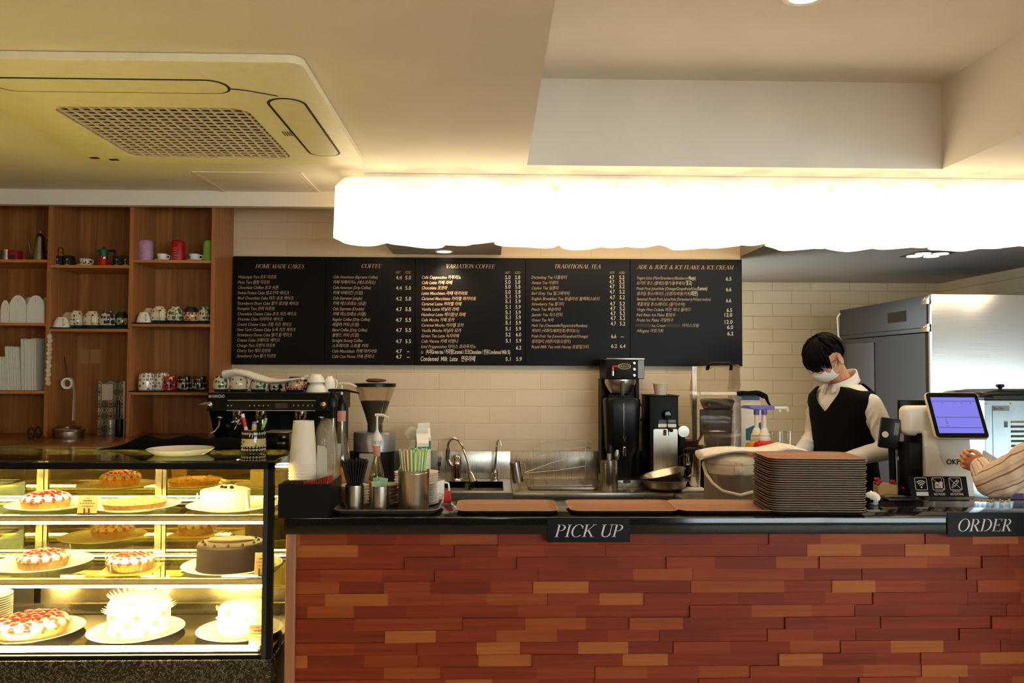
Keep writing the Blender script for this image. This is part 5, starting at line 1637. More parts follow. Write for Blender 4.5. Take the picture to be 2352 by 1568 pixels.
# clear dome cups, nested upside down
DY = 3.462
src = None; q = k(DY); base = KT + .0075
bx = XX(755, DY, 1060) - .012
for i in range(15):
    loc = (bx, DY, base + (74 + i * 4.0) * q)
    if src is None:
        src = B().lathe([(28 * q, 0), (28.5 * q, 1 * q), (27 * q, 2 * q), (24.5 * q, 30 * q), (21 * q, 52 * q), (15 * q, 66 * q), (7 * q, 73 * q), (0, 75 * q)], 32).build('dome_cup', 'dome_plastic', None, 60, loc=loc)
        o = src
    else:
        o = src.copy(); COL.objects.link(o); o.location = loc
    tag(o, 'topmost clear domed lid of the nested stack behind the paper cups' if i == 14 else 'clear domed plastic lid nested in the stack', 'lid', 'nested stack of clear domed lids')
LYY = 3.50
# frosted holder sheets and black lids
t = thing('napkin_holder', 'frosted plastic holder beside the paper cups in the black box', 'holder', (XX(728, 3.45, 1080) + .010, 3.405, KT + .0068))
q = k(3.41)
B().prism([(-.5 * q, 0), (22 * q, 0), (22 * q, 138 * q), (16 * q, 146 * q), (-.5 * q, 148 * q)], -.0015, .0015, 'xz').build('front_sheet', 'frosted_plastic', t)
B().prism([(2.5 * q, 0), (24 * q, 0), (34 * q, 30 * q), (42 * q, 146 * q), (2.5 * q, 146 * q)], .122, .125, 'xz').build('back_sheet', 'frosted_plastic', t)
B().box(-27 * q, -.0015, 0, -25 * q, .112, 82 * q).build('side_sheet', 'frosted_plastic', t) if False else None
src = None; q = k(3.44)
for i in range(9):
    loc = (XX(760, 3.44, 1100) - .012, 3.44, KT + .0076 + .040 + i * 4.6 * q)
    if src is None:
        src = B().lathe([(0, 0), (15 * q, 0), (16 * q, 1.5 * q), (16 * q, 3 * q), (12 * q, 4.2 * q), (0, 4.3 * q)], 28).build('cup_lid', 'gloss_black', None, 40, loc=loc); o = src
    else:
        o = src.copy(); COL.objects.link(o); o.location = loc
    tag(o, 'black coffee cup lid in the small stack beside the frosted holder', 'lid', 'stack of black cup lids')
B().cyl((XX(760, 3.44, 1100) - .012, 3.44, KT + .0065), .024, .0395, 20).build('lid_rest', 'satin_black', org, M=ow)
# syrup bottles with pumps behind the box
mat('bottle_glass', (180, 170, 150), .05, var=0)
clear('syrup_glass', (236, 228, 206), .14, .03, .05, (220, 200, 150))
mat('label_pink', (216, 150, 136), .6, var=.1)
mat('label_orange', (222, 140, 44), .6, var=.15, vscale=60)
def pump_bottle(px, py_top, Y, head, neck_lab, label, nozzle=1, ring='white_plastic', txt=None, zb=KT, w=34, neck=150, nl=34):
    """pump bottle; py_top pixel of the pump's top"""
    x = XX(px, Y, 1000)
    t = thing('syrup_bottle', label, 'bottle', (x, Y, zb))
    q = k(Y); H = ZZ(py_top, Y, px) - zb; r = w / 2 * q
    zn = H - neck * q          # bottom of cap collar
    B().lathe([(0, 0), (r, 0), (r, zn * .42), (r * .82, zn * .56), (r * .42, zn * .78), (r * .36, zn), (r * .30, zn), (r * .36, zn * .78), (r * .74, zn * .55), (r * .93, zn * .42), (r * .93, .004), (0, .004)], 28).build('glass', 'syrup_glass', t, 50)
    B().lathe([(r * 1.01, zn * .12), (r * 1.01, zn * .40)], 28).build('front_label', 'label_orange', t)
    B().lathe([(0, zn - 24 * q), (r * .44, zn - 24 * q), (r * .44, zn), (0, zn)], 24).build('neck_label', neck_lab, t)
    B().lathe([(0, zn), (12 * q, zn), (12 * q, zn + 16 * q), (9 * q, zn + 24 * q), (5 * q, zn + 30 * q), (3 * q, zn + 36 * q), (0, zn + 36 * q)], 24).build('collar', ring, t)
    B().cyl((0, 0, zn + 34 * q), 2.6 * q, H - zn - 38 * q, 12).build('plunger', head, t)
    n = nozzle * nl
    B().tube([(-n * .18 * q, 0, H - 3 * q), (0, 0, H - 2.5 * q), (n * .5 * q, -.004, H - 3 * q), (n * q, -.008, H - 9 * q)], [4.2 * q, 4.6 * q, 4 * q, 2.6 * q], 10, flat=.75).build('nozzle', head, t)
    if txt:
        b = B(); hh = 7.5 * q
        wq = hh * .9 * sum(SER[c][1] for c in txt)
        # lettering wrapped round the collar
        x0_ = -wq * .32
        tmp = B(); serif(tmp, txt, x0_, 0, zn + 4 * q, hh, wq, slant=0)
        me = bpy.data.meshes.new('tmp'); tmp.bm.to_mesh(me); tmp.bm.free()
        for v in me.vertices:
            a = -PI / 2 + v.co.x / (12.2 * q)
            v.co = Vector((12.2 * q * math.cos(a), 12.2 * q * math.sin(a), v.co.z))
        b.mesh(me, Matrix.Identity(4)); bpy.data.meshes.remove(me)
        b.build('lettering', 'letter_black' if ring == 'white_plastic' else 'letter_white', t, 0, fix=False)
    return t
mat('pump_white', (226, 220, 208), .3, var=0)
pump_bottle(866, 950, 3.655, 'pump_white', 'label_pink', 'syrup bottle with a white pump behind the sachets', 1, 'white_plastic', 'MONIN', w=36, neck=72, nl=27)
pump_bottle(784, 878, 3.65, 'pump_white', 'label_pink', 'tall syrup bottle with a black collar and white pump head', 1, 'black_plastic', None, w=44, neck=64, nl=34)
t = pump_bottle(764, 893, 3.582, 'black_plastic', 'satin_black', 'syrup bottle with a long straight black pump spout', 1, 'black_plastic', None, w=30, neck=40, nl=60)
q = k(3.585); H = ZZ(893, 3.585, 764) - KT
B().cyl((0, 0, H - 66 * q), 6.2 * q, 64 * q, 18).build('pump_column', 'satin_black', t)
b = B()
for i in range(5): b.lathe([(6.3 * q, 0), (6.3 * q, .8 * q)], 18, (0, 0, H - (22 + 9 * i) * q))
b.build('scale_marks', 'mid_grey', t)
# ------------------------------------------------------------------ steel worktables along the menu wall
WZ = .911
mat('basin_steel', (150, 136, 116), .35, .45, var=.04)
SY0, SY1 = 4.68, 5.285
def wt(name, label, cat):
    t = thing(name, label, cat, (0, 0, 0)); return t
xs1 = XX(1178, SY0, 1140); xs0 = XX(760, SY0, 1140); xs2 = 1.03
t = thing('sink_unit', 'steel sink counter with a backsplash below the menu boards', 'sink', ((xs0 + xs1) / 2, SY0, 0)); w = W(t)
bx0, bx1, by0, by1 = XX(985, 4.75, 1125), XX(1157, 4.75, 1125), 4.76, 5.16
b = B()
b.box(xs0, SY0, WZ - .04, bx0, SY1 - .015, WZ).box(bx1, SY0, WZ - .04, xs1 - .001, SY1 - .015, WZ).box(bx0, SY0, WZ - .04, bx1, by0, WZ).box(bx0, by1, WZ - .04, bx1, SY1 - .015, WZ)
b.build('top', 'brushed_steel', t, M=w)
B().box(bx0 - .002, by0 - .002, WZ - .2, bx1 + .002, by0, WZ - .001).box(bx0 - .002, by1, WZ - .2, bx1 + .002, by1 + .002, WZ - .001).box(bx0 - .002, by0, WZ - .2, bx0, by1, WZ - .001).box(bx1, by0, WZ - .2, bx1 + .002, by1, WZ - .001).box(bx0, by0, WZ - .202, bx1, by1, WZ - .198).build('basin', 'basin_steel', t, M=w)
B().box(xs0, SY1 - .014, WZ, xs1 - .001, SY1, ZZ(1035, 5.28), .002).build('backsplash', 'brushed_steel_up', t, M=w)
B().box(xs0, SY0 + .01, 0, xs1 - .002, SY1 - .02, WZ - .2 - .005).build('cabinet', 'brushed_steel', t, M=w)
B().box(xs0, SY0 - .001, WZ - .2, xs1 - .002, SY0 + .014, WZ - .0405).build('apron', 'brushed_steel', t, M=w)
t = thing('work_table', 'steel work table with a backsplash right of the sink', 'table', ((xs1 + xs2) / 2, SY0, 0)); w = W(t)
B().box(xs1 + .001, SY0, WZ - .04, xs2, SY1 - .015, WZ, .002).build('top', 'brushed_steel', t, M=w)
B().box(xs1 + .001, SY1 - .014, WZ, xs2, SY1, ZZ(1035, 5.28), .002).build('backsplash', 'brushed_steel_up', t, M=w)
B().box(xs1 + .002, SY0 + .004, 0, xs2, SY1 - .02, WZ - .0405).build('cabinet', 'brushed_steel', t, M=w)
xs3 = 1.60
t = thing('prep_table', 'deep steel prep table carrying the hot water pots', 'table', ((xs2 + xs3) / 2, 4.06, 0)); w = W(t)
B().box(xs2 + .002, 4.06, WZ - .04, xs3, 5.26, WZ, .002).build('top', 'brushed_steel', t, M=w)
B().box(xs2 + .01, 4.09, 0, xs3 - .01, 5.24, WZ - .0405).build('cabinet', 'brushed_steel', t, M=w)
t = thing('machine_counter', 'dark counter under the espresso machine', 'counter', (-1.2, 4.3, 0)); w = W(t)
B().box(-1.63, 4.30, WZ - .04, xs0 - .002, SY1, WZ, .002).build('top', 'gloss_black', t, M=w)
B().box(-1.62, 4.34, 0, xs0 - .004, SY1 - .01, WZ - .0405).build('cabinet', 'satin_black', t, M=w)
WT = WZ + .0006

# ------------------------------------------------------------------ espresso machine
MY = 4.48
em = thing('espresso_machine', 'black two group espresso machine with chrome steam knobs', 'coffee machine', (XX(622, MY, 950), MY, WT)); w = W(em)
def e_(px, py, Y=MY): return at(px, py, Y)
p0 = e_(477, 943); p1 = e_(768, 903)
mz = p1.z
B().prism([(MY - .02, p0.z), (MY, mz - .004), (MY + .004, mz), (MY + .50, mz), (MY + .50, p0.z)], p0.x, p1.x, 'yz').build('upper_body', 'satin_black', em, M=w)
q0 = e_(490, 962)
B().box(q0.x, MY + .20, WT + .09, p1.x - .01, MY + .50, p0.z - .0005).build('rear_body', 'satin_black', em, M=w)
B().loft([[(p0.x, MY + .02, p0.z), (p0.x, MY + .5, p0.z), (p0.x + .03, MY + .5, p0.z), (p0.x + .03, MY + .02, p0.z)], [(q0.x, MY + .04, WT + .30), (q0.x, MY + .5, WT + .30), (q0.x + .02, MY + .5, WT + .30), (q0.x + .02, MY + .04, WT + .30)], [(q0.x, MY + .04, WT + .06), (q0.x, MY + .5, WT + .06), (q0.x + .02, MY + .5, WT + .06), (q0.x + .02, MY + .04, WT + .06)]]).build('side_panel', 'gloss_black', em, M=w)
B().box(q0.x, MY + .0, WT + .02, p1.x - .01, MY + .50, WT + .085, .004).build('drip_base', 'satin_black', em, M=w)
B().box(q0.x + .02, MY + .01, WT + .0855, p1.x - .03, MY + .195, WT + .090).build('drip_grate', 'steel', em, M=w)
for sx in (q0.x + .04, p1.x - .06):
    for yy in (MY + .05, MY + .44): B().cyl((sx, yy, WT), .02, .02, 12).build('foot', 'black_plastic', em, M=w)
a0, a1 = e_(521, 943, MY - .02), e_(724, 919, MY - .02)
def yfront(z): return MY - .02 + .02 * (z - p0.z) / (mz - p0.z)
def strip(name, m, x0, x1, z0, z1, out=.002):
    y0, y1 = yfront(z0) - out, yfront(z1) - out
    return B().loft([[(x0, y0, z0), (x1, y0, z0), (x1, y0 + .003, z0), (x0, y0 + .003, z0)], [(x0, y1, z1), (x1, y1, z1), (x1, y1 + .003, z1), (x0, y1 + .003, z1)]]).build(name, m, em, M=w)
strip('control_panel', 'gloss_black', a0.x, a1.x, a0.z, a1.z, .0015)
strip('chrome_strip', 'bright_trim', a0.x, a1.x, a1.z - .003, a1.z, .004)
strip('chrome_strip', 'bright_trim', a0.x, a1.x, a0.z, a0.z + .003, .004)
d0, d1 = e_(632, 937, MY - .02), e_(660, 926, MY - .02)
strip('display', 'dark_grey', d0.x, d1.x, d0.z, d1.z, .003)
for px in (523, 531, 573, 584, 595, 605, 616, 674, 685, 696, 707, 717):
    p = e_(px, 931, MY - .02)
    B().cyl((0, 0, 0), .0042, .004, 12, M=Matrix.Translation((p.x, yfront(p.z) - .0015, p.z)) @ Matrix.Rotation(R(90), 4, 'X')).build('button', 'steel', em, M=w)
# maker's name
b = B(); p = e_(486, 913, MY - .02); pe = e_(514, 906, MY - .02)
me = txtmesh('RANCILIO', 1.0); ww = max(v.co.x for v in me.vertices)
b.mesh(me, XZ(p.x, yfront(p.z) - .0012, p.z, (pe.x - p.x) / ww, .022))
pl = e_(478, 913, MY - .02); s = .0085
for sx in (-1, 1):
    for sz in (-1, 1):
        b.tube([(pl.x + .006 + sx * s * .45 + sx * s * .35 * math.cos(a), yfront(p.z) - .002, pl.z + .007 + sz * s * .45 + sz * s * .35 * math.sin(a)) for a in [2 * PI * i / 10 for i in range(10)]], .0009, 4, True)
b.build('lettering', 'letter_white', em, 0, M=w)
for px, sgn in ((481, -1), (741, -1)):
    p = e_(px, 930, MY - .02)
    b = B().lathe([(0, -.002), (.016, 0), (.021, .012), (.020, .03), (.014, .045), (0, .05)], 24, M=Matrix.Translation((p.x + .006, MY - .008, p.z)) @ Matrix.Rotation(R(90), 4, 'X'))
    if px < 600:
        b.loft([[(p.x + .01 - d, MY - .03 + hh * .4 * math.cos(a), p.z + hh * math.sin(a) + z) for a in [2 * PI * i / 12 for i in range(12)]] for d, hh, z in ((0, .021, 0), (.025, .017, .001), (.045, .009, .002), (.062, .004, .002), (.066, .001, .002))])
    b.build('steam_knob', 'chrome' if px < 600 else 'gold_metal', em, 60, M=w)
for px, bend in ((505, -1), (737, 1)):
    p = e_(px, 958, MY + .03); pe = e_(px + bend * 2 + (0 if bend > 0 else 0), 978, MY + .0); pf = e_(px + bend * 22, 995, MY - .03)
    B().ball(tuple(p), (.018, .02, .014), 14).tube([tuple(p), tuple(pe), tuple((pe + pf) / 2 + Vector((0, 0, -.008))), tuple(pf)], [.006, .0055, .005, .004], 10).build('steam_wand', 'chrome', em, 60, M=w)
for px in (545, 600, 690):
    p = e_(px, 962, MY + .09)
    g = B().lathe([(0, .05), (.036, .05), (.036, .012), (.032, 0), (0, 0)], 24, (p.x, p.y, p.z)).build('group_head', 'chrome', em, M=w)
    B().lathe([(0, -.002), (.034, -.002), (.034, -.028), (.012, -.036), (0, -.036)], 24, (p.x, p.y, p.z)).tube([(p.x, p.y - .03, p.z - .014), (p.x, p.y - .11, p.z - .02), (p.x, p.y - .16, p.z - .026)], [.009, .012, .011], 10).tube([(p.x, p.y, p.z - .034), (p.x - .012, p.y - .005, p.z - .055)], .005, 8).build('portafilter', 'black_plastic' if px == 690 else 'chrome', em, M=w)
zt = mz + .0008
gE = 'cups on top of the espresso machine'
CY = 4.68
inv_cup(508, zt, CY, 36, 37, 'pot_leaf', 'green flowered cup, leftmost on the espresso machine', gE, -30)
inv_cup(549, zt, CY, 44, 40, 'pot_dots', 'round speckled cup, second from the left on the espresso machine', gE, -25)
inv_cup(594, zt, CY, 36, 33, 'pot_leaf', 'green flowered cup under the towel, third on the espresso machine', gE, -25)
inv_cup(632, zt, CY, 30, 29, 'pot_dark', 'small dark flowered cup under the towel on the espresso machine', gE, -25)
inv_cup(678, zt, CY, 46, 35, 'pot_dense', 'wide dark patterned cup beside the white bowls on the machine', gE, 0, 'round', 'gloss_black')
t = inv_cup(727, zt, CY, 46, 22, 'white_china', 'lower white bowl of the pair on the espresso machine', gE, 160, 'bowl')
inv_cup(726, zt + 22 * k(CY) + .0005, CY, 42, 19, 'white_china', 'upper white bowl of the pair on the espresso machine', gE, 170, 'bowl')
inv_cup(757, zt, CY + .05, 26, 36, 'white_china', 'white cup at the right end of the espresso machine', gE, 10, 'round')
def ftowel(u, v):
    px = 520 + 180 * u
    f = u * 6; pr = [848, 850, 860, 872, 874, 870, 868]; i = min(5, int(f)); yy = pr[i] + (pr[i + 1] - pr[i]) * (f - i)
    p = at(px, yy, CY - .06 + .14 * v)
    zc = ZZ(yy, CY, px) + .006
    th = .030 * (1 - u * .2)
    return (XX(px, CY, 870), CY - .075 + .15 * v, zc - th * (abs(2 * v - 1) ** 2.2) + .005 * math.sin(14 * u + 5 * v) - .0)
def froll(u, v):
    """a loosely rolled towel: u along, v around"""
    px = 519 + 180 * u
    top = [849, 846, 850, 859, 867, 870, 868, 866]; bot = [870, 862, 866, 876, 882, 881, 876, 872]
    f = u * 7; i = min(6, int(f)); g = f - i
    yt = top[i] + (top[i + 1] - top[i]) * g; yb = bot[i] + (bot[i + 1] - bot[i]) * g
    zt_, zb_ = ZZ(yt, CY, px), ZZ(yb, CY, px)
    a = 2 * PI * v
    rr = 1 + .08 * math.sin(3 * a + 7 * u)
    return (XX(px, CY, 865), CY - .02 + .055 * math.cos(a) * rr, (zt_ + zb_) / 2 + (zt_ - zb_) / 2 * math.sin(a) * rr)
b = B(); b.grid(froll, 30, 18)
bmesh.ops.remove_doubles(b.bm, verts=b.bm.verts, dist=1e-5)
bmesh.ops.holes_fill(b.bm, edges=[e for e in b.bm.edges if e.is_boundary], sides=0)
tag(b.build('rolled_towel', 'white_cloth', None, 80), 'white towel lying loosely over the cups on the espresso machine', 'towel')

# ------------------------------------------------------------------ bean grinder
GY = 4.84
g = thing('bean_grinder', 'coffee grinder with a round silver body and a conical hopper of beans', 'grinder', (XX(861, GY, 1000), GY, WT))
q = k(GY)
def gz(py): return ZZ(py, GY, 861) - WT
mat('grinder_silver', (150, 150, 152), .32, .7, var=.03)
mat('beans', (34, 20, 14), .5, var=.3, vscale=160, bump=.6)
clear('hopper_clear', (250, 246, 238), .06, .05, .05, (196, 178, 150))
B().lathe([(0, 0), (45 * q, 0), (47 * q, .01), (47 * q, gz(1034)), (0, gz(1034))], 40).build('lower_body', 'satin_black', g)
B().box(-28 * q, -49 * q, .02, 12 * q, -30 * q, gz(1036), .004).build('front_panel', 'grinder_silver', g)
B().lathe([(0, gz(1034)), (48 * q, gz(1034)), (48 * q, gz(996)), (46 * q, gz(991)), (0, gz(990))], 40).build('drum', 'grinder_silver', g)
B().cyl((0, 0, 0), 5 * q, .006, 16, M=Matrix.Translation((12 * q, -48 * q, gz(1025))) @ Matrix.Rotation(R(90), 4, 'X')).build('dial', 'chrome', g)
b = B()
for i in range(4): b.box((-34 + i * 3.2) * q, -(36 + .2 * i) * q - .003, gz(1014), (-31.8 + i * 3.2) * q, -(33 + i) * q, gz(1011))
b.build('maker_mark', 'dark_grey', g) if False else b.bm.free()
B().lathe([(0, gz(990)), (17 * q, gz(990)), (17 * q, gz(975)), (0, gz(975))], 24).build('neck', 'dark_grey', g)
B().lathe([(17 * q, gz(976)), (24 * q, gz(950)), (43 * q, gz(896)), (45 * q, gz(888)), (44 * q, gz(888)), (42 * q, gz(896)), (23 * q, gz(950)), (16 * q, gz(975))], 40).build('hopper', 'hopper_clear', g)
B().lathe([(0, gz(975)), (15.5 * q, gz(975)), (22.5 * q, gz(951)), (33 * q, gz(922)), (30 * q, gz(920)), (0, gz(919))], 36).build('coffee_beans', 'beans', g)
B().lathe([(0, gz(888)), (47 * q, gz(888)), (47 * q, gz(880)), (0, gz(879))], 40).build('hopper_lid', 'black_plastic', g)
mat('brush_brown', (96, 52, 34), .7, var=.1)
o = B().loft([[(x * q, 8 * q * s * math.cos(a), 5 * q + 5 * q * s * math.sin(a)) for a in [2 * PI * i / 10 for i in range(10)]] for x, s in ((-22, .3), (-16, .9), (0, 1), (14, .8), (24, .3))]).build('wooden_brush', 'brush_brown', None, 60, loc=(g.location.x + 2 * q, GY - .02, WT + gz(878.5)))
tag(o, 'small brown brush lying on the grinder hopper lid', 'brush')
t = thing('dish_brush', 'white bristled brush standing behind the grinder', 'brush', (XX(908, 5.05, 1010), 5.05, WT + .005), 0, rot=(0, R(18), 0))
q5 = k(5.05)
B().tube([(0, 0, 0), (0, 0, 110 * q5)], 2 * q5, 8).build('handle', 'white_plastic', t)
b = B()
for i in range(26):
    a = R(-70 + 140 * i / 25)
    b.tube([(0, 0, 100 * q5), (14 * q5 * math.sin(a) * 1.2, 0, 106 * q5 + 28 * q5 * math.cos(a))], .7 * q5, 4)
o = b.build('bristles', 'white_plastic', t); o['kind'] = 'stuff'

# ------------------------------------------------------------------ milk cartons
mat('milk_green', (26, 116, 70), .5, var=.03)
mat('milk_red', (190, 40, 36), .5, var=0)
def carton(px, ptop, Y, w, label):
    t = thing('milk_carton', label, 'carton', (XX(px, Y, 1030), Y, WT), R(14), 'milk cartons left of the sink')
    q = k(Y); H = ZZ(ptop, Y, px) - WT; r = w / 2 * q
    hb = H - 32 * q
    B().box(-r, -r, 0, r, r, hb, .001, 1).build('body', 'white_paper', t)
    B().prism([(-r, hb), (r, hb), (0, hb + 22 * q)], -r, r, 'yz').build('gable', 'white_paper', t)
    B().box(-r, -.003, hb + 21 * q, r, .003, H, .0005, 1).build('top_seam', 'white_paper', t)
    B().box(-r - .0006, -r - .0006, hb - 26 * q, r + .0006, r + .0006, hb - 8 * q).build('green_band', 'milk_green', t)
    b = B()
    for i in range(5): b.box(-r * .5 + i * r * .24, -r - .0012, hb - 15 * q, -r * .36 + i * r * .24, -r - .0005, hb - 11.5 * q)
    for i in range(4): b.box(-r * .2 + i * r * .2, -r - .0012, hb - 21 * q, -r * .08 + i * r * .2, -r - .0005, hb - 19 * q)
    b.build('lettering', 'white_paper', t)
    B().cyl((0, 0, 0), 5 * q, .0012, 16, M=Matrix.Translation((0, -r - .0001, hb - 38 * q)) @ Matrix.Rotation(R(90), 4, 'X')).build('red_seal', 'milk_red', t)
carton(973, 971, 5.02, 28, 'white and green milk carton standing behind the other one')
carton(969, 984, 4.90, 27, 'white and green milk carton standing in front of the other one')

# ------------------------------------------------------------------ taps
FY = 5.215
def P(px, py, Y=FY): return tuple(at(px, py, Y))
t = thing('sink_faucet', 'chrome gooseneck kitchen tap with a dark spray head over the sink', 'tap', (XX(1050, FY, 1097), FY, WT)); w = W(t)
x = t.location.x; q = k(FY)
B().lathe([(0, 0), (14 * q, 0), (13 * q, 3 * q), (10 * q, 5 * q), (10 * q, 36 * q), (11.5 * q, 38 * q), (10 * q, 54 * q), (7 * q, 57 * q), (0, 57 * q)], 24).build('mixer_body', 'chrome', t)
B().tube([(-4 * q, 0, 30 * q), (-14 * q, -.004, 34 * q), (-20 * q, -.006, 46 * q)], [6 * q, 5 * q, 3.4 * q], 10).build('lever', 'chrome', t)
B().tube([P(1029, 1058), P(1029, 1030)], 5 * q, 12).build('neck_base', 'chrome', t, M=w)
pts = [P(1029, 1045), P(1029, 1022), P(1033, 1011), P(1042, 1006), P(1052, 1010), P(1062, 1024, FY - .06), P(1071, 1048, FY - .10), P(1077, 1068, FY - .12), P(1081, 1086, FY - .13)]
B().tube(pts, [3.2 * q] * 9, 12).build('gooseneck', 'chrome', t, M=w)
a, c = Vector(P(1081, 1084, FY - .13)), Vector(P(1087, 1106, FY - .14))
B().tube([a, a + (c - a) * .35, c], [5 * q, 8 * q, 9.5 * q], 16).build('spray_head', 'chrome', t, M=w)
c2 = c + (c - a) * .14
B().tube([c, c2], [10 * q, 9.5 * q], 16).build('spray_ring', 'black_plastic', t, M=w)
b = B(); e0 = Vector(P(1078, 1116, FY - .15))
for i in range(22):
    aa = 2 * PI * i / 22; e1 = e0 + Vector((11 * q * math.cos(aa), -6 * q * math.sin(aa * 2), 11 * q * math.sin(aa) * .9))
    b.tube([e0, e1], .9 * q, 4)
b.tube([c2, e0], 5 * q, 8)
o = b.build('rubber_fingers', 'black_plastic', t, M=w)
t = thing('filter_tap', 'thin chrome hooked filter tap right of the main tap', 'tap', (XX(1138, FY, 1097), FY, WT)); w = W(t)
B().lathe([(0, 0), (8 * q, 0), (6 * q, 4 * q), (5 * q, 8 * q), (6.5 * q, 14 * q), (4 * q, 24 * q), (0, 26 * q)], 18).ball((-4 * q, 0, 14 * q), (6 * q, 3 * q, 3 * q), 10).build('base', 'chrome', t)
B().tube([P(1137, 1078), P(1140, 1030), P(1142, 1014), P(1146, 1010), P(1150, 1014), P(1151, 1024)], [2.8 * q, 2.4 * q, 2.2 * q, 2 * q, 2 * q, 2 * q], 10).build('hooked_spout', 'chrome', t, M=w)

# ------------------------------------------------------------------ dish rack and tilted cup
RY0, RY1 = 4.80, 5.14
t = thing('dish_rack', 'wire dish drying rack on a steel tray right of the sink', 'rack', (XX(1290, RY0, 1120), RY0, WT)); w = W(t)
q = k(4.97)
xl, xr = XX(1212, RY0, 1110), XX(1372, RY0, 1110)
B().loft([[(a, c, WT + zz) for a, c in rrect(xl + s, RY0 - .02 + s, xr - s, RY1 - s, .03, 5)] for s, zz in ((.004, .016), (.0, .017), (.0, .004), (.012, .0), (.012, .002), (.006, .012))]).build('drip_tray', 'steel', t, M=w)
def wire(name, pts, r=.0024, cl=False): return B().tube(pts, r, 6, cl).build(name, 'steel', t, 60, M=w)
for Y in (RY0, RY1):
    zo = WT
    wire('side_wire', [(XX(1225, Y), Y, WT + .02), (XX(1225, Y), Y, ZZ(1030 if Y == RY1 else 1050, Y)), (XX(1250, Y), Y, ZZ(1017 if Y == RY1 else 1040, Y)), (XX(1300, Y), Y, ZZ(1013 if Y == RY1 else 1030, Y)), (XX(1345, Y), Y, ZZ(1010 if Y == RY1 else 1027, Y)), (XX(1345, Y), Y, WT + .02)])
    wire('side_wire', [(XX(1207, Y), Y, ZZ(1085, Y)), (XX(1270, Y), Y, ZZ(1062, Y)), (XX(1345, Y), Y, ZZ(1042, Y))])
    wire('side_wire', [(XX(1210, Y), Y, ZZ(1086, Y)), (XX(1280, Y), Y, ZZ(1080, Y)), (XX(1344, Y), Y, ZZ(1070, Y))])
    wire('base_wire', [(xl + .02, Y, WT + .025), (xr - .03, Y, WT + .025)])
for x in (XX(1225, RY0), XX(1262, RY0), XX(1300, RY0), XX(1345, RY0)):
    wire('cross_wire', [(x, RY0, WT + .024), (x, RY1, WT + .024)])
wire('end_wire', [(XX(1345, RY0), RY0, ZZ(1027, RY0)), (XX(1357, RY0), RY0 + .03, ZZ(1030, RY0)), (XX(1357, RY1), RY1 - .03, ZZ(1020, RY1)), (XX(1345, RY1), RY1, ZZ(1010, RY1))])
t = thing('steel_beaker', 'small steel beaker tilted on the left end of the dish rack', 'cup', (XX(1190, 4.9, 1097), 4.86, WT + .035), 0, rot=(0, R(-10), 0))
q = k(4.88)
B().lathe([(0, 0), (12 * q, 0), (12.5 * q, 46 * q), (11.8 * q, 46 * q), (11.3 * q, 2 * q), (0, 2 * q)], 24).build('body', 'brushed_steel_up', t)
B().tube([(12 * q, 0, 40 * q), (20 * q, 0, 38 * q), (22 * q, 0, 26 * q), (18 * q, 0, 14 * q), (12 * q, 0, 10 * q)], 1.6 * q, 8).build('handle', 'steel', t)
B().tube([(0, 0, -.002), (.006, 0, -.034)], .006, 8).build('peg', 'steel', t)
t, r, h = steel_cup(1399, 4.78, 40, 68, 'steel utensil cup standing before the filter coffee maker', z=WT)
def ut(name, label, cat, dx, lean, parts):
    s = thing(name, label, cat, (t.location.x + dx, 4.78, WT + .006), 0, None, rot=(0, R(lean), 0))
    for nm, m, fn in parts: fn(B()).build(nm, m, s)
q = k(4.78)
ut('pepper_mill', 'dark topped pepper mill standing in the utensil cup', 'mill', -.004, 2, [('barrel', 'steel', lambda b: b.cyl((0, 0, 0), 6 * q, 82 * q, 16)), ('cap', 'black_plastic', lambda b: b.lathe([(0, 82 * q), (7.5 * q, 82 * q), (8 * q, 92 * q), (6 * q, 100 * q), (0, 102 * q)], 16))])
ut('ice_scoop', 'steel scoop leaning right in the utensil cup', 'scoop', .022, 6, [('handle', 'steel', lambda b: b.cyl((0, 0, 0), 2.2 * q, 66 * q, 10)), ('bowl', 'steel', lambda b: b.ball((1 * q, 0, 78 * q), (6 * q, 4 * q, 13 * q), 14))])

# ------------------------------------------------------------------ filter coffee maker
BY0, BY1 = 4.90, 5.22
cm = thing('filter_coffee_maker', 'tall black filter coffee maker with a thermal server', 'coffee machine', (XX(1437, BY0, 1115), BY0, WT)); w = W(cm)
def b_(px, py, Y=BY0): return at(px, py, Y)
h0, h1 = b_(1393, 870), b_(1480, 826)
B().box(h0.x, BY0, h0.z, h1.x, BY1, h1.z, .003).build('head', 'satin_black', cm, M=w)
B().box(h0.x - .001, BY0 - .002, h1.z + .0003, h1.x + .001, BY1, h1.z + .010, .002).build('head_lid', 'steel', cm, M=w)
B().box(h0.x + .188, BY0 - .0015, h0.z + .004, h1.x - .002, BY0 - .0002, h1.z - .002).build('side_stripe', 'mid_grey', cm, M=w)
for py in (834, 848, 862):
    p = b_(1457, py)
    B().lathe([(0, 0), (.0085, 0), (.0095, .003), (.006, .006), (0, .006)], 18, M=Matrix.Translation((p.x, BY0 - .0002, p.z)) @ Matrix.Rotation(R(90), 4, 'X')).build('round_button', 'steel', cm, M=w)
p = b_(1434, 841)
def disc(rx, rz, y, m, name, par): return B().loft([[(p.x + rx * math.cos(a), y, p.z + rz * math.sin(a)) for a in [2 * PI * i / 32 for i in range(32)]], [(p.x + rx * math.cos(a), y + .0015, p.z + rz * math.sin(a)) for a in [2 * PI * i / 32 for i in range(32)]]]).build(name, m, par, M=w)
mat('badge_gold', (170, 150, 80), .4, .5, var=0)
bd = disc(.039, .017, BY0 - .0025, 'badge_gold', 'badge', cm)
disc(.036, .0145, BY0 - .0035, 'satin_black', 'badge_field', bd)
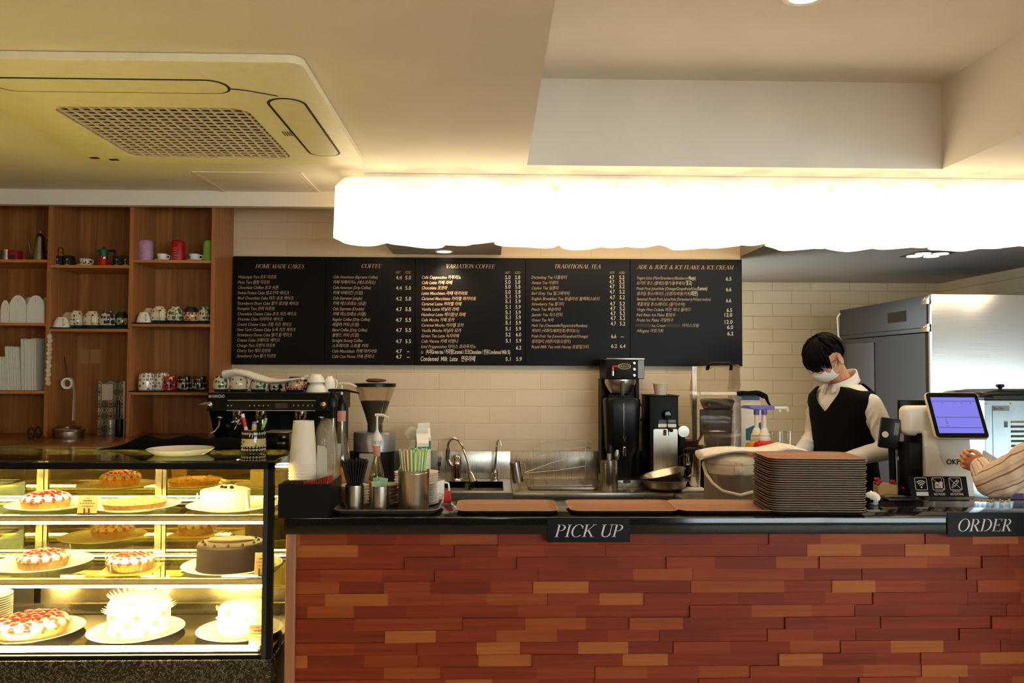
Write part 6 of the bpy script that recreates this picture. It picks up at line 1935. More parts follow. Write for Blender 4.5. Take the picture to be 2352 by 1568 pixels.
b = B(); serif(b, 'QUEEN', p.x - .031, BY0 - .0042, p.z - .0075, .015, .062, slant=0)
b.build('badge_lettering', 'badge_gold', bd, 0, M=w, fix=False)
pr = b_(1407, 841)
B().box(pr.x - .006, BY0 - .03, pr.z - .004, pr.x + .034, BY0 - .018, pr.z + .004, .002).box(pr.x - .008, BY0 - .03, pr.z - .03, pr.x + .004, BY0 - .018, pr.z - .002, .002).build('tap_lever', 'red_plastic', cm, M=w)
B().cyl((pr.x - .002, BY0 - .024, pr.z - .056), .009, .028, 14).tube([(pr.x - .002, BY0 - .024, pr.z - .034), (pr.x - .002, BY0 + .002, pr.z - .034)], .006, 8).build('water_tap', 'chrome', cm, M=w)
c0 = b_(1386, 1100, BY0 + .08); c1_ = b_(1474, 870, BY0 + .08)
B().box(c0.x, BY0 + .2, WT + .05, c1_.x, BY1, h0.z - .0005).box(c0.x, BY0 + .17, WT + .05, c0.x + .02, BY0 + .2, h0.z - .0005).box(c1_.x - .02, BY0 + .17, WT + .05, c1_.x, BY0 + .2, h0.z - .0005).build('column', 'satin_black', cm, M=w)
s0 = b_(1398, 1115)
B().box(c0.x, BY0, WT, b_(1483, 1115).x, BY1, WT + .042, .004).build('base', 'steel', cm, M=w)
bf = b_(1440, 1106)
p = bf; bd2 = disc(.024, .012, BY0 - .0015, 'dark_grey', 'badge', cm)
fx = b_(1430, 890).x; fy = BY0 + .095
q = k(BY0)
fz = lambda py: ZZ(py, fy, 1430)
B().lathe([(0, fz(908)), (10 * q, fz(906)), (24 * q, fz(902)), (33 * q, fz(886)), (36 * q, fz(880)), (36 * q, fz(871)), (0, fz(871))], 40, (fx, fy, 0)).build('brew_basket', 'brushed_steel', cm, M=w)
B().box(fx - 4 * q, fy - 42 * q, fz(908), fx + 4 * q, fy - 34 * q, fz(874), .002).build('basket_handle', 'dark_grey', cm, M=w)
ux = b_(1433, 1000).x
def oct_(rx, ry, zz): return [(ux + a, fy + c, zz) for a, c in rrect(-rx, -ry, rx, ry, min(rx, ry) * .55, 5)]
sv = B().loft([oct_(28 * q, .06, fz(1098)), oct_(28 * q, .06, fz(1048)), oct_(37 * q, .085, fz(1030)), oct_(41 * q, .09, fz(940)), oct_(42 * q, .09, fz(918)), oct_(38 * q, .085, fz(913))]).build('server', 'black_plastic', cm, 50, M=w)
B().loft([oct_(30 * q, .07, fz(914)), oct_(28 * q, .065, fz(906)), oct_(12 * q, .03, fz(904))]).build('server_lid', 'satin_black', sv, 50, M=w)
B().box(ux - 1.5 * q, fy - .096, fz(1000), ux + 1.5 * q, fy - .0905, fz(925)).build('sight_gauge', 'smoke_plastic', sv, M=w)
B().cyl((ux, fy - .112, fz(1042)), .010, .05, 14, .013).lathe([(.004, 0), (.012, .03), (.004, .032)], 12, (ux, fy - .112, fz(1010))).tube([(ux, fy - .112, fz(1025)), (ux, fy - .085, fz(1025))], .008, 8).build('pour_tap', 'chrome', sv, M=w)
B().tube([(ux + 40 * q, fy - .05, fz(925)), (ux + 46 * q, fy - .07, fz(935)), (ux + 46 * q, fy - .07, fz(955)), (ux + 41 * q, fy - .06, fz(965))], .006, 8).build('carry_handle', 'satin_black', sv, M=w)
B().box(ux - 26 * q, BY0 + .012, WT + .0425, ux + 30 * q, BY0 + .17, WT + .052, .003).build('drip_grate', 'black_plastic', cm, M=w)

# ------------------------------------------------------------------ shop grinder
NY0, NY1 = 4.93, 5.20
gr = thing('shop_grinder', 'tall black box grinder with a steel front plate', 'grinder', (XX(1526, NY0, 1100), NY0, WT)); w = W(gr)
def n_(px, py, Y=NY0): return at(px, py, Y)
a0, a1 = n_(1493, 1100), n_(1558, 910)
gz0 = a0.z
B().box(a0.x, NY0, gz0, a1.x, NY1, a1.z, .003).build('housing', 'satin_black', gr, M=w)
B().box(a0.x - .006, NY0 - .004, a1.z + .0002, a1.x + .006, NY1, a1.z + .006, .001).build('top_lid', 'satin_black', gr, M=w)
for x in (a0.x + .02, a1.x - .02):
    for y in (NY0 + .03, NY1 - .03): B().cyl((x, y, WT), .012, gz0 - WT, 12).build('foot', 'black_plastic', gr, M=w)
f0, f1 = n_(1501, 1097), n_(1556, 985)
B().loft([[(a, NY0 - .004 + d, c) for a, c in rrect(f0.x, f0.z, f1.x, f1.z, .01, 4)] for d in (0, .0038)]).build('front_plate', 'brushed_steel_up', gr, M=w)
p = n_(1531, 952)
B().lathe([(0, 0), (.026, 0), (.028, .02), (.02, .034), (0, .036)], 24, M=Matrix.Translation((p.x, NY0 - .0002, p.z)) @ Matrix.Rotation(R(90), 4, 'X')).build('dial', 'gloss_black', gr, M=w)
for x0, x1, y0, y1, m in ((1513, 1530, 964, 972, 'dark_grey'), (1535, 1552, 964, 970, 'mid_grey'), (1512, 1531, 973, 981, 'white_plastic'), (1534, 1553, 973, 981, 'white_plastic')):
    u0, u1 = n_(x0, y1), n_(x1, y0)
    B().box(u0.x, NY0 - .0015, u0.z, u1.x, NY0 - .0002, u1.z).build('label_plate', m, gr, M=w)
p = n_(1534, 988)
B().tube([(p.x - .012, NY0 - .018, p.z + .022), (p.x + .014, NY0 - .026, p.z + .004)], .005, 8).ball((p.x + .016, NY0 - .027, p.z + .002), .011, 12).build('lever', 'gloss_black', gr, M=w)
B().cyl((p.x - .012, NY0 - .022, p.z - .028), .014, .034, 16, .012).build('chute', 'chrome', gr, M=w)
t = thing('measuring_cup', 'small frosted measuring cup standing on the black grinder', 'cup', (XX(1517, 5.0, 908), 5.0, a1.z + .0068))
q = k(5.0)
B().lathe([(0, 0), (13 * q, 0), (17 * q, 25 * q), (18.5 * q, 25 * q), (18.5 * q, 26.5 * q), (16 * q, 26 * q), (12 * q, 1.5 * q), (0, 1.5 * q)], 28).build('body', 'frosted_plastic', t)
b = B()
for i in range(5):
    rr = (13.6 + .75 * i) * q; zz = (4 + 4.4 * i) * q
    b.tube([(rr * math.cos(a), rr * math.sin(a), zz) for a in [R(-140 + (30 if i % 2 else 22) * j / 5) for j in range(6)]], .45 * q, 4)
b.build('scale_marks', 'milk_red', t)

# socket on the wall, tools behind the grinder
p = at(1475, 968, YW)
t = thing('wall_socket', 'white double socket on the tiled wall behind the coffee maker', 'socket', (p.x, YW - .0008, p.z))
B().box(-.022, -.010, -.045, .022, 0, .045, .003).build('plate', 'white_plastic', t)
for dz in (-.02, .02): B().lathe([(.016, 0), (.016, .002), (.010, .002), (.010, 0)], 20, M=Matrix.Translation((0, -.0101, dz)) @ Matrix.Rotation(R(90), 4, 'X')).build('outlet', 'ivory_plastic', t)
t = thing('steel_jug', 'tall shiny steel jug with a black lid right of the black grinder', 'jug', (XX(1591, 4.86, 1095), 4.86, WT))
q = k(4.86)
jz = lambda py: ZZ(py, 4.86, 1591) - WT
B().lathe([(0, 0), (20 * q, 0), (21 * q, .004), (21 * q, jz(1040)), (0, jz(1040))], 32).build('body', 'chrome', t)
B().lathe([(0, jz(1040)), (22 * q, jz(1040)), (22 * q, jz(1031)), (16 * q, jz(1028)), (0, jz(1027))], 32).build('lid', 'black_plastic', t)
B().tube([(-20 * q, 0, jz(1045)), (-30 * q, 0, jz(1048)), (-30 * q, 0, jz(1085)), (-20 * q, 0, jz(1090))], 3 * q, 8).build('handle', 'black_plastic', t)
t = thing('milk_pan', 'round white rimmed pan with a brown base hung behind the jug', 'pan', (XX(1578, 5.205, 1020), 5.205, WT))
q = k(5.205)
mat('pan_brown', (104, 58, 34), .5, var=.1)
B().cyl((0, 0, 0), 14 * q, 70 * q, 20).build('stand', 'satin_black', t)
B().lathe([(0, 70 * q), (20 * q, 72 * q), (26 * q, 84 * q), (27 * q, 92 * q), (24 * q, 92 * q), (0, 78 * q)], 28).build('bowl', 'pan_brown', t)
B().tube([(26 * q, 0, 90 * q), (32 * q, -.03, 106 * q), (36 * q, -.04, 118 * q)], [2.6 * q, 4 * q, 3 * q], 8).tube([(-24 * q, -.02, 92 * q), (-28 * q, -.04, 99 * q), (-22 * q, -.06, 99 * q), (0, -.07, 97 * q)], 2.2 * q, 8).build('handle', 'white_plastic', t)
t = thing('whisk_holder', 'small round steel knob box beside the black grinder', 'canister', (XX(1566, 5.03, 990), 5.03, WT))
q = k(5.03)
B().box(-8 * q, -.02, 0, 6 * q, .05, 112 * q, .003).build('stand', 'satin_black', t)
B().lathe([(0, 0), (13 * q, 0), (13 * q, .03), (0, .03)], 24, M=Matrix.Translation((0, -.021, 122 * q)) @ Matrix.Rotation(R(90), 4, 'X')).box(-8 * q, -.02, 112.2 * q, 6 * q, .05, 134 * q, .003).build('round_end', 'steel', t)
o = B().box(-.07, -.05, 0, .07, .05, .016, .004).build('white_board', 'white_plastic', None, loc=(XX(1588, 4.76, 1110), 4.755, WT))
tag(o, 'flat white cutting board on the work table before the steel jug', 'board')
# mixing bowls
for i, (rx, ry_, dz, lab) in enumerate(((0, -3, .0, 'lower battered steel bowl of the two before the hot water pots'), (-12, -14, .024, 'upper tilted steel bowl of the two before the hot water pots'))):
    t = thing('mixing_bowl', lab, 'bowl', (XX(1530, 4.74, 1120) + .004 * i, 4.77 + .01 * i, WT + .0008 + dz * 1.6), 0, 'steel bowls on the work table', rot=(R(-rx * 0 + 0), R(ry_ if i else 0), 0))
    q = k(4.75)
    B().lathe([(0, 0), (32 * q, 0), (46 * q, 10 * q), (52 * q, 24 * q), (55 * q, 25 * q), (53 * q, 26 * q), (50 * q, 24 * q), (44 * q, 11 * q), (31 * q, 2 * q), (0, 2 * q)], 40).build('body', 'steel', t, 60)
o = B().ball((0, 0, .024), (.045, .025, .024), 14)
for v in o.bm.verts: v.co += Vector((random.uniform(-.006, .006), random.uniform(-.005, .005), random.uniform(-.006, .008) if v.co.z > .005 else 0))
o = o.build('plastic_wrap', 'clear_plastic', None, 10, loc=(XX(1447, 4.715, 1138), 4.72, WT))
tag(o, 'crumpled piece of clear plastic wrap at the table edge', 'plastic wrap')

# ------------------------------------------------------------------ blender in its hood
HY0, HY1 = 4.86, 5.10
bl = thing('hooded_blender', 'bar blender under a smoky clear sound hood with a black handle', 'blender', (XX(1655, HY0, 1030), HY0, WT)); w = W(bl)
def h_(px, py, Y=HY0): return at(px, py, Y)
B().box(h_(1618, 1030).x, HY0 + .01, WT, h_(1698, 1030).x, HY1, h_(1650, 1030).z, .006).build('motor_base', 'satin_black', bl, M=w)
def shell(pts0, pts1):
    pass
zA, zB, zC, zD = h_(1650, 1028).z, h_(1650, 908).z, h_(1650, 900).z, h_(1650, 842).z
def sec(z, pl, pr, y0, y1, t_=0): 
    a, c = h_(pl, 950).x + t_, h_(pr, 950).x - t_
    return [(a, y1, z), (a, y0 + t_, z), (c, y0 + t_, z), (c, y1, z)]
def hood(lv, name, m):
    b = B()
    b.loft([sec(*l) for l in lv], cap=False, closed=False)
    o = b.build(name, m, bl, 20, M=w)
    md = o.modifiers.new('thick', 'SOLIDIFY'); md.thickness = .0035
    return o
hood([(zA, 1613, 1702, HY0, HY1), (h_(0, 960).z, 1611, 1703, HY0, HY1), (zB, 1606, 1700, HY0 - .004, HY1)], 'lower_hood', 'smoke_plastic')
hood([(zC, 1606, 1699, HY0 - .004, HY1), (h_(0, 880).z, 1607, 1701, HY0 - .01, HY1), (zD, 1616, 1704, HY0 + .03, HY1), (h_(0, 830).z, 1617, 1705, HY0 + .06, HY1)], 'upper_hood', 'smoke_plastic')
B().box(h_(1608, 900).x, HY0 - .006, zB + .0005, h_(1692, 900).x, HY0 + .012, zC - .0005, .003).build('hood_band', 'ivory_plastic', bl, M=w)
B().box(h_(1618, 900).x, HY0 + .035, h_(0, 846).z, h_(1696, 900).x, HY0 + .045, h_(0, 842.5).z).build('hood_edge', 'pen_purple', bl, M=w) if False else None
y_ = HY0 + .012
B().tube([(h_(1626, 842).x, y_, h_(0, 843).z), (h_(1626, 830).x, y_ - .01, h_(0, 832).z), (h_(1634, 826).x, y_ - .014, h_(0, 827).z), (h_(1672, 826).x, y_ - .014, h_(0, 827).z), (h_(1680, 830).x, y_ - .01, h_(0, 832).z), (h_(1680, 842).x, y_, h_(0, 843).z)], .010, 10).build('hood_handle', 'black_plastic', bl, 60, M=w)
for px in (1631, 1679):
    p = h_(px, 842, y_); B().ball((p.x, y_ - .004, p.z - .002), .009, 12).build('hinge_screw', 'chrome', bl, M=w)
jr = h_(1660, 980).x; jy = HY0 + .12; q = k(jy)
jf = lambda py: ZZ(py, jy, 1660)
def sq(r, z): return [(jr + a, jy + c, z) for a, c in rrect(-r, -r, r, r, r * .35, 4)]
clear("jar_smoke", (196, 198, 206), .08, .08, .6, (100, 104, 116))
B().loft([sq(26 * q, jf(1022)), sq(30 * q, jf(940))], cap=True).build('blender_jar', 'jar_smoke', bl, 40, M=w)
B().loft([sq(24 * q, jf(941)), sq(29 * q, jf(937)), sq(34 * q, jf(922)), sq(34 * q, jf(918)), sq(26 * q, jf(915))]).build('jar_lid', 'black_plastic', bl, 40, M=w)
B().box(jr - 40 * q, jy - .01, jf(1000), jr - 33 * q, jy + .01, jf(940), .003).box(jr - 34 * q, jy - .01, jf(946), jr - 28.5 * q, jy + .01, jf(940)).build('jar_handle', 'jar_smoke', bl, M=w)

# ------------------------------------------------------------------ boxes, cloth and pump bottles right of the blender
mat('box_blue', (90, 120, 160), .6, var=.05); mat('box_teal', (40, 96, 110), .6, var=.05)
BXY = 5.02
t = thing('ingredient_sack', 'white and teal ingredient carton right of the blender hood', 'carton', (XX(1722, BXY, 1000), BXY, WT)); w = W(t)
x0, x1 = XX(1702, BXY, 960), XX(1748, BXY, 960)
zt = ZZ(918, BXY, 1720)
B().box(x0, BXY, WT, x1, BXY + .16, zt, .003).build('body', 'white_paper', t, M=w)
B().prism([(XX(1712, BXY), ZZ(1010, BXY)), (XX(1747, BXY), ZZ(1010, BXY)), (XX(1747, BXY), ZZ(968, BXY)), (XX(1712, BXY), ZZ(984, BXY))], BXY - .0015, BXY - .0002, 'xz').build('teal_print', 'box_teal', t, M=w)
B().box(x0 + .01, BXY + .01, zt + .0003, x1 - .004, BXY + .12, zt + .022, .003).build('blue_flap', 'box_blue', t, M=w)
xa, xb = XX(1693, BXY, 915), XX(1768, BXY, 915)
def fbc(u, v):
    x = xa + (xb - xa) * u
    z = zt + .0235 + .020 * math.sin(PI * min(1, u * 1.02 + .02)) ** .5 + .003 * math.sin(11 * u)
    d = abs(2 * v - 1)
    z -= .022 * d ** 3 + max(0, u - .78) * .25 * (v < .5) * 1.0
    return (x, BXY - .02 + .13 * v, max(z, zt + .0235 - max(0, u - .72) * .45))
cloth_blob('draped_cloth', 'black cloth lying on the carton right of the blender', 'cloth', 'black_cloth', fbc, 20, 10, th=.012)
mat('bottle_red', (206, 24, 18), .25, var=0, coat=.4); mat('bottle_yellow', (220, 150, 24), .25, var=0, coat=.4)
mat('pump_purple', (98, 88, 176), .4, var=0)
def sauce(px, Y, m, label, off):
    t = thing('sauce_pump', label, 'bottle', (XX(px, Y, 1010), Y, WT), 0, None)
    q = k(Y); H = lambda py: ZZ(py, Y, px) - WT
    B().lathe([(0, 0), (26 * q, 0), (27 * q, .006), (27 * q, H(1030)), (22 * q, H(1016)), (13 * q, H(1011)), (0, H(1011))], 32).build('bottle', m, t)
    B().lathe([(0, H(1011)), (14 * q, H(1011)), (14 * q, H(1004)), (12.5 * q, H(1003)), (13 * q, H(997)), (11 * q, H(996)), (9 * q, H(988)), (6 * q, H(982)), (0, H(982))], 24).build('collar', 'white_plastic', t)
    B().cyl((0, 0, H(984)), 5 * q, H(950) - H(984), 14).build('stem', 'white_plastic', t)
    B().cyl((0, 0, H(952)), 6.5 * q, H(938) - H(952), 14).prism([(-36 * q, H(934)), (-30 * q, H(930.5)), (22 * q, H(931)), (22 * q, H(941)), (-4 * q, H(941)), (-20 * q, H(938.5)), (-34 * q, H(936.5))], -5 * q, 5 * q, 'xz').build('pump_head', 'pump_purple', t)
    B().box(22.2 * q, -4 * q, H(940), 54 * q, 4 * q, H(933), 2 * q).tube([(50 * q, 0, H(936.5)), (53.5 * q, 0, H(938)), (54 * q, 0, H(945))], 3.6 * q, 10).build('spout', 'white_plastic', t)
sauce(1738, 4.66, 'bottle_yellow', 'yellow sauce bottle with a purple pump behind the red one', 0)
sauce(1756, 4.50, 'bottle_red', 'red sauce bottle with a purple pump behind the folded towel', 0)
t = thing('side_table', 'narrow steel side table behind the towel holding two tumblers', 'table', (1.75, 4.9, 0))
B().box(-.135, -.02, WZ - .03, .14, .30, WZ).build('top', 'brushed_steel', t)
for sx in (-.12, .125):
    for sy in (.0, .28): B().cyl((sx, sy, 0), .012, WZ - .0305, 12).build('leg', 'steel', t)
for px, Y, wd_, lab in ((1780, 5.0, 26, 'small clear tumbler behind the red sauce bottle'), (1803, 5.05, 28, 'clear square tumbler nearer the barista, behind the towel')):
    t = thing('clear_tumbler', lab, 'glass', (XX(px, Y, 1020), Y, WT)); q = k(Y); H = ZZ(990, Y, px) - WT
    B().lathe([(0, 0), (wd_ * .4 * q, 0), (wd_ * .5 * q, H), (wd_ * .46 * q, H), (wd_ * .36 * q, .004), (0, .004)], 20).build('tumbler', 'clear_plastic', t)

# ------------------------------------------------------------------ hot water pots and towel
def pot(px, Y, label, full=True):
    t = thing('hot_water_pot', label, 'water boiler', (XX(px, Y, 1090), Y, WT)); q = k(Y)
    H = lambda py: ZZ(py, Y, px) - WT
    def ov(r, py, s=1.0): return [(r * q * math.cos(a), r * q * s * math.sin(a), H(py) if py is not None else 0) for a in [2 * PI * i / 40 for i in range(40)]]
    B().loft([[(x, y, 0) for x, y, z in ov(58, 1100)], ov(60, 1140), ov(60, 1084)]).build('body', 'pot_grey', t, 50)
    B().loft([ov(60.5, 1083.5), ov(61, 1076), ov(61, 1066), ov(60.5, 1062)]).build('collar', 'ivory_plastic', t, 50)
    B().loft([ov(60, 1061.5), ov(58.5, 1053), ov(52, 1046), ov(36, 1041), ov(12, 1039.5)]).build('lid', 'ivory_plastic', t, 60)
    ld = B().box(-9 * q, -64 * q, H(1082), 13 * q, -58 * q, H(1066), .003).box(-7 * q, -63 * q, H(1066), -3 * q, -57 * q, H(1056)).box(7 * q, -63 * q, H(1066), 11 * q, -57 * q, H(1056)).build('latch', 'ivory_plastic', t)
    B().cyl((0, 0, 0), 2.5 * q, .004, 12, M=Matrix.Translation((2 * q, -64 * q, H(1075))) @ Matrix.Rotation(R(90), 4, 'X')).build('latch_button', 'white_plastic', ld)
    # glossy panel on the belly
    rows = []
    for j in range(7):
        f = j / 6; py = 1086 + 34 * f
        half = R(44) * math.sqrt(max(0.02, 1 - f ** 2.2))
        rows.append([(60.8 * q * math.sin(-half + 2 * half * i / 14), -60.8 * q * math.cos(-half + 2 * half * i / 14), H(py)) for i in range(15)])
    B().loft(rows, cap=False, closed=False).build('panel', 'pot_panel', t, 60)
    hp = [(-63 * q, -4 * q, H(1064)), (-63.5 * q, -26 * q, H(1084)), (-56 * q, -50 * q, H(1102)), (-38 * q, -66 * q, H(1118)), (0, -74 * q, H(1127)), (38 * q, -66 * q, H(1118)), (56 * q, -50 * q, H(1102)), (63.5 * q, -26 * q, H(1084)), (63 * q, -4 * q, H(1064))]
    B().tube(hp, [5 * q, 4.4 * q, 4 * q, 4 * q, 4.6 * q, 4 * q, 4 * q, 4.4 * q, 5 * q], 10).build('carry_handle', 'ivory_plastic', t, 60)
    for s in (-1, 1): B().ball((s * 62.5 * q, -2 * q, H(1064)), (4 * q, 7 * q, 7 * q), 12).build('pivot', 'ivory_plastic', t)
mat('pot_grey', (150, 132, 112), .4, var=.03)
mat('pot_panel', (120, 104, 92), .15, var=.05)
PYY = 4.22
pot(1678, PYY, 'ivory hot water pot with a carrying handle, fully seen left of the trays')
pot(1803, PYY + .02, 'ivory hot water pot half hidden by the tall stack of trays')
def ftw(u, v):
    px = 1606 + 232 * u
    tp = [1036, 1030, 1027, 1026, 1028, 1029, 1029, 1024, 1017, 1021, 1030]; bt = [1056, 1051, 1045, 1041, 1040, 1041, 1045, 1042, 1038, 1037, 1036]
    f = u * 10; i = min(9, int(f)); g = f - i
    a_, c_ = tp[i] + (tp[i + 1] - tp[i]) * g, bt[i] + (bt[i + 1] - bt[i]) * g
    Y = PYY - .02
    z1_, z0_ = ZZ(a_, Y, px), ZZ(c_, Y, px)
    a = 2 * PI * v; rr = 1 + .07 * math.sin(2 * a + 9 * u)
    return (XX(px, Y, 1035), Y + .09 * math.cos(a) * rr, (z0_ + z1_) / 2 + (z1_ - z0_) / 2 * math.sin(a) * rr + .003)
b = B(); b.grid(ftw, 40, 18)
bmesh.ops.remove_doubles(b.bm, verts=b.bm.verts, dist=1e-5)
bmesh.ops.holes_fill(b.bm, edges=[e for e in b.bm.edges if e.is_boundary], sides=0)
tag(b.build('folded_towel', 'white_cloth', None, 80), 'long white towel folded across the tops of the hot water pots', 'towel')
# ------------------------------------------------------------------ deeper counter end under the till
t = thing('till_shelf', 'black granite counter extension carrying the till', 'counter', (2.6, 3.9, 0)); w = W(t)
TX0 = 1.66
B().box(TX0, KY1 + .001, .975, KX1, 4.06, KZ, .002).build('top', 'granite', t, M=w)
B().box(TX0 + .02, KY1 + .001, 0, KX1, 4.03, .9745).build('body', 'satin_black', t, M=w)

# ------------------------------------------------------------------ fridge
mat('fridge_dark', (36, 31, 27), .5, .2, var=.04); mat('fridge_panel', (56, 49, 43), .55, .1, var=.04)
FR0 = 5.0
fx0 = XX(2140, FR0, 780); fz1 = ZZ(675, FR0, 2140); fx1 = 3.70
fr = thing('steel_fridge', 'tall stainless steel fridge with a dark side behind the till', 'fridge', ((fx0 + fx1) / 2, FR0, 0)); w = W(fr)
FY2 = 6.33
B().box(fx0 + .012, FR0 + .09, .1, fx1, FY2, fz1 - .235).build('body', 'fridge_dark', fr, M=w)
B().box(fx0 - .004, FR0 + .05, fz1 - .23, fx1, FY2, fz1 - .004, .004).build('top_unit', 'fridge_dark', fr, M=w)
B().box(fx0 - .0055, FR0 + .30, fz1 - .15, fx0 - .0045, FR0 + .55, fz1 - .08).box(fx0 - .0055, FR0 + .12, fz1 - .205, fx0 - .0045, FY2 - .03, fz1 - .20).build('side_plate', 'gloss_black', fr, M=w)
B().box(fx0, FR0, .12, fx1, FR0 + .045, fz1, .006).build('door', 'fridge_steel', fr, M=w)
B().box(fx0 + .006, FR0 + .046, .12, fx0 + .02, FR0 + .088, fz1 - .24).build('door_seal', 'gloss_black', fr, M=w)
B().box(fx0 + .0055, FY2 - .55, .2, fx0 + .0115, FY2 - .10, fz1 - .27, .002).build('side_panel', 'fridge_panel', fr, M=w)
for z in (fz1 - .03, fz1 - .20):
    B().box(fx0 - .012, FR0 + .008, z - .03, fx0 - .0045, FR0 + .10, z + .02, .003).ball((fx0 - .013, FR0 + .05, z), .010, 10).build('hinge', 'chrome', fr, M=w)
for x in (fx0 + .1, fx1 - .1):
    for y in (FR0 + .15, FY2 - .1): B().cyl((x, y, 0), .03, .1, 12).build('foot', 'black_plastic', fr, M=w)
B().tube([(fx0 - .006, FY2 - .02, fz1 - .03), (fx0 - .02, FY2 - .0, fz1 - .06), (fx0 - .012, FY2 + .0, fz1 - .2), (fx0 - .005, FY2 - .04, fz1 - .26)], .006, 8).build('white_cable', 'white_plastic', fr, M=w)
mat('tag_yellow', (170, 168, 60), .6, var=0)
B().box(fx0 - .02, FY2 - .02, fz1 - .33, fx0 + .0, FY2 + .0, fz1 - .25).build('yellow_tag', 'tag_yellow', fr, M=w)

# ------------------------------------------------------------------ ice machine
IY = 4.56
mat('ice_steel', (150, 164, 172), .32, .75, var=.03)
ix0, iz1 = XX(2262, IY, 950), ZZ(919, IY, 2300)
ic = thing('ice_machine', 'grey steel appliance with vents and a black domed lid at the right edge', 'ice machine', (ix0 + .3, IY, 0)); w = W(ic)
B().box(ix0, IY, .06, ix0 + .62, IY + .40, iz1, .004).build('cabinet', 'ice_steel', ic, M=w)
B().box(ix0 + .01, IY + .02, 0, ix0 + .61, IY + .38, .06).build('plinth', 'satin_black', ic, M=w)
xa = XX(2279, IY, 950)
B().box(xa, IY - .004, .1, ix0 + .60, IY - .0003, iz1 - .035, .001).build('front_panel', 'ice_steel', ic, M=w)
for i in range(7):
    z = ZZ(969 + 11 * i, IY, 2330)
    B().prism([(IY - .0045, z - .006), (IY - .016, z - .004), (IY - .0045, z + .008)], XX(2321, IY, 980), XX(2321, IY, 980) + .16, 'yz').build('louver', 'brushed_steel', ic, M=w)
a, c = at(2305, 981, IY), at(2313, 967, IY)
B().box(a.x, IY - .0055, a.z, c.x, IY - .0042, c.z).build('indicator', 'gloss_black', ic, M=w)
a, c = at(2279, 943, IY), at(2317, 931, IY)
st_ = B().box(a.x, IY - .0052, a.z, c.x, IY - .0042, c.z).build('sticker', 'mid_grey', ic, M=w)
b = B(); b.mesh(txtmesh('Berlin', .024), XZ(a.x + .003, IY - .0056, a.z + .006, 1, 1, .05)); b.build('sticker_lettering', 'letter_black', st_, 0, M=w)
for px in (2265, 2321):
    p = at(px, 926, IY); B().ball((p.x, IY - .001, p.z), .005, 10).build('screw', 'steel', ic, M=w)
B().box(ix0 + .0, IY + .0, iz1 + .0003, ix0 + .62, IY + .39, iz1 + .016, .004).loft([[(ix0 + .31 + a_ * s, IY + .2 + c_ * s2, iz1 + zz) for a_, c_ in rrect(-.305, -.19, .305, .19, .08, 6)] for s, s2, zz in ((1, 1, .016), (1, 1, .03), (.96, .93, .045), (.8, .7, .056), (.4, .3, .060))]).build('lid', 'black_plastic', ic, 50, M=w)
p = at(2302, 900, IY + .1)
B().lathe([(0, 0), (.012, 0), (.010, .012), (.022, .020), (.023, .030), (.018, .034), (0, .035)], 18, (p.x, IY + .12, iz1 + .054)).build('lid_knob', 'black_plastic', ic, M=w)

# ------------------------------------------------------------------ till (point of sale terminal)
PY0 = 3.84
ps = thing('till_terminal', 'white till terminal with a tilted lit customer screen', 'till', (XX(2185, PY0, 1140), PY0, KT)); w = W(ps)
def p_(px, py, Y=PY0): return at(px, py, Y)
bl_, br_, tr_, tl_ = p_(2131, 1138), p_(2238, 1138), p_(2247, 1000, PY0 + .07), p_(2131, 990, PY0 + .03)
B().loft([[(bl_.x, PY0, KT), (br_.x, PY0, KT), (br_.x, PY0 + .16, KT), (bl_.x, PY0 + .16, KT)], [(bl_.x, PY0 + .03, tl_.z), (br_.x - .004, PY0 + .03, tl_.z), (br_.x - .004, PY0 + .16, tl_.z), (bl_.x, PY0 + .16, tl_.z)]]).build('stand', 'white_plastic', ps, M=w)
B().box(bl_.x - .001, PY0 + .045, KT, bl_.x - .0005 + .0, PY0 + .20, tl_.z - .01).box(bl_.x - .010, PY0 + .04, KT, bl_.x - .0012, PY0 + .20, tl_.z - .012, .002).box(bl_.x + .02, PY0 + .1605, KT, br_.x, PY0 + .20, tl_.z - .02).build('rear_shell', 'satin_black', ps, M=w)
# rounded hub behind the screen
h0 = p_(2071, 1000, PY0 + .10); h1 = p_(2142, 931, PY0 + .10)
B().box(h0.x, PY0 + .06, h0.z, h1.x + .04, PY0 + .15, h1.z, .032, 5).build('hub', 'white_plastic', ps, 60, M=w)
m0 = p_(2064, 990, PY0 + .17); m1 = p_(2200, 918, PY0 + .17)
B().box(m0.x, PY0 + .155, m0.z, m1.x, PY0 + .185, m1.z, .006).box(m0.x + .004, PY0 + .152, m1.z - .006, m1.x - .004, PY0 + .1545, m1.z - .003).build('operator_screen', 'black_plastic', ps, M=w)
# customer screen leaning back
SYB = 3.800
c0 = at(2150, 1007, SYB); c1v = at(2275, 1004, SYB)
sw = c1v.x - c0.x; up = Vector((0, .100, .212)); ul = up.length; upn = up.normalized(); nrm = Vector((0, -upn.z, upn.y))
SM = Matrix(((1, upn.x, -nrm.x, c0.x), (0, upn.y, -nrm.y, SYB), (0, upn.z, -nrm.z, c0.z), (0, 0, 0, 1)))   # x right, y up the screen, z backwards
b = B(); b.loft([[(x, y, z) for x, y in rrect(e, e, sw - e, ul - e, .020 - e, 5)] for e, z in ((.002, 0), (0, .003), (0, .012), (.012, .022))])
scr = b.build('screen_case', 'ivory_plastic', ps, M=w @ SM)
b = B(); b.loft([[(x, y, z) for x, y in rrect(.004, .004, sw - .004, ul - .004, .017, 5)] for z in (-.0012, -.0004)])
b.build('bezel', 'gloss_black', scr, M=w @ SM)
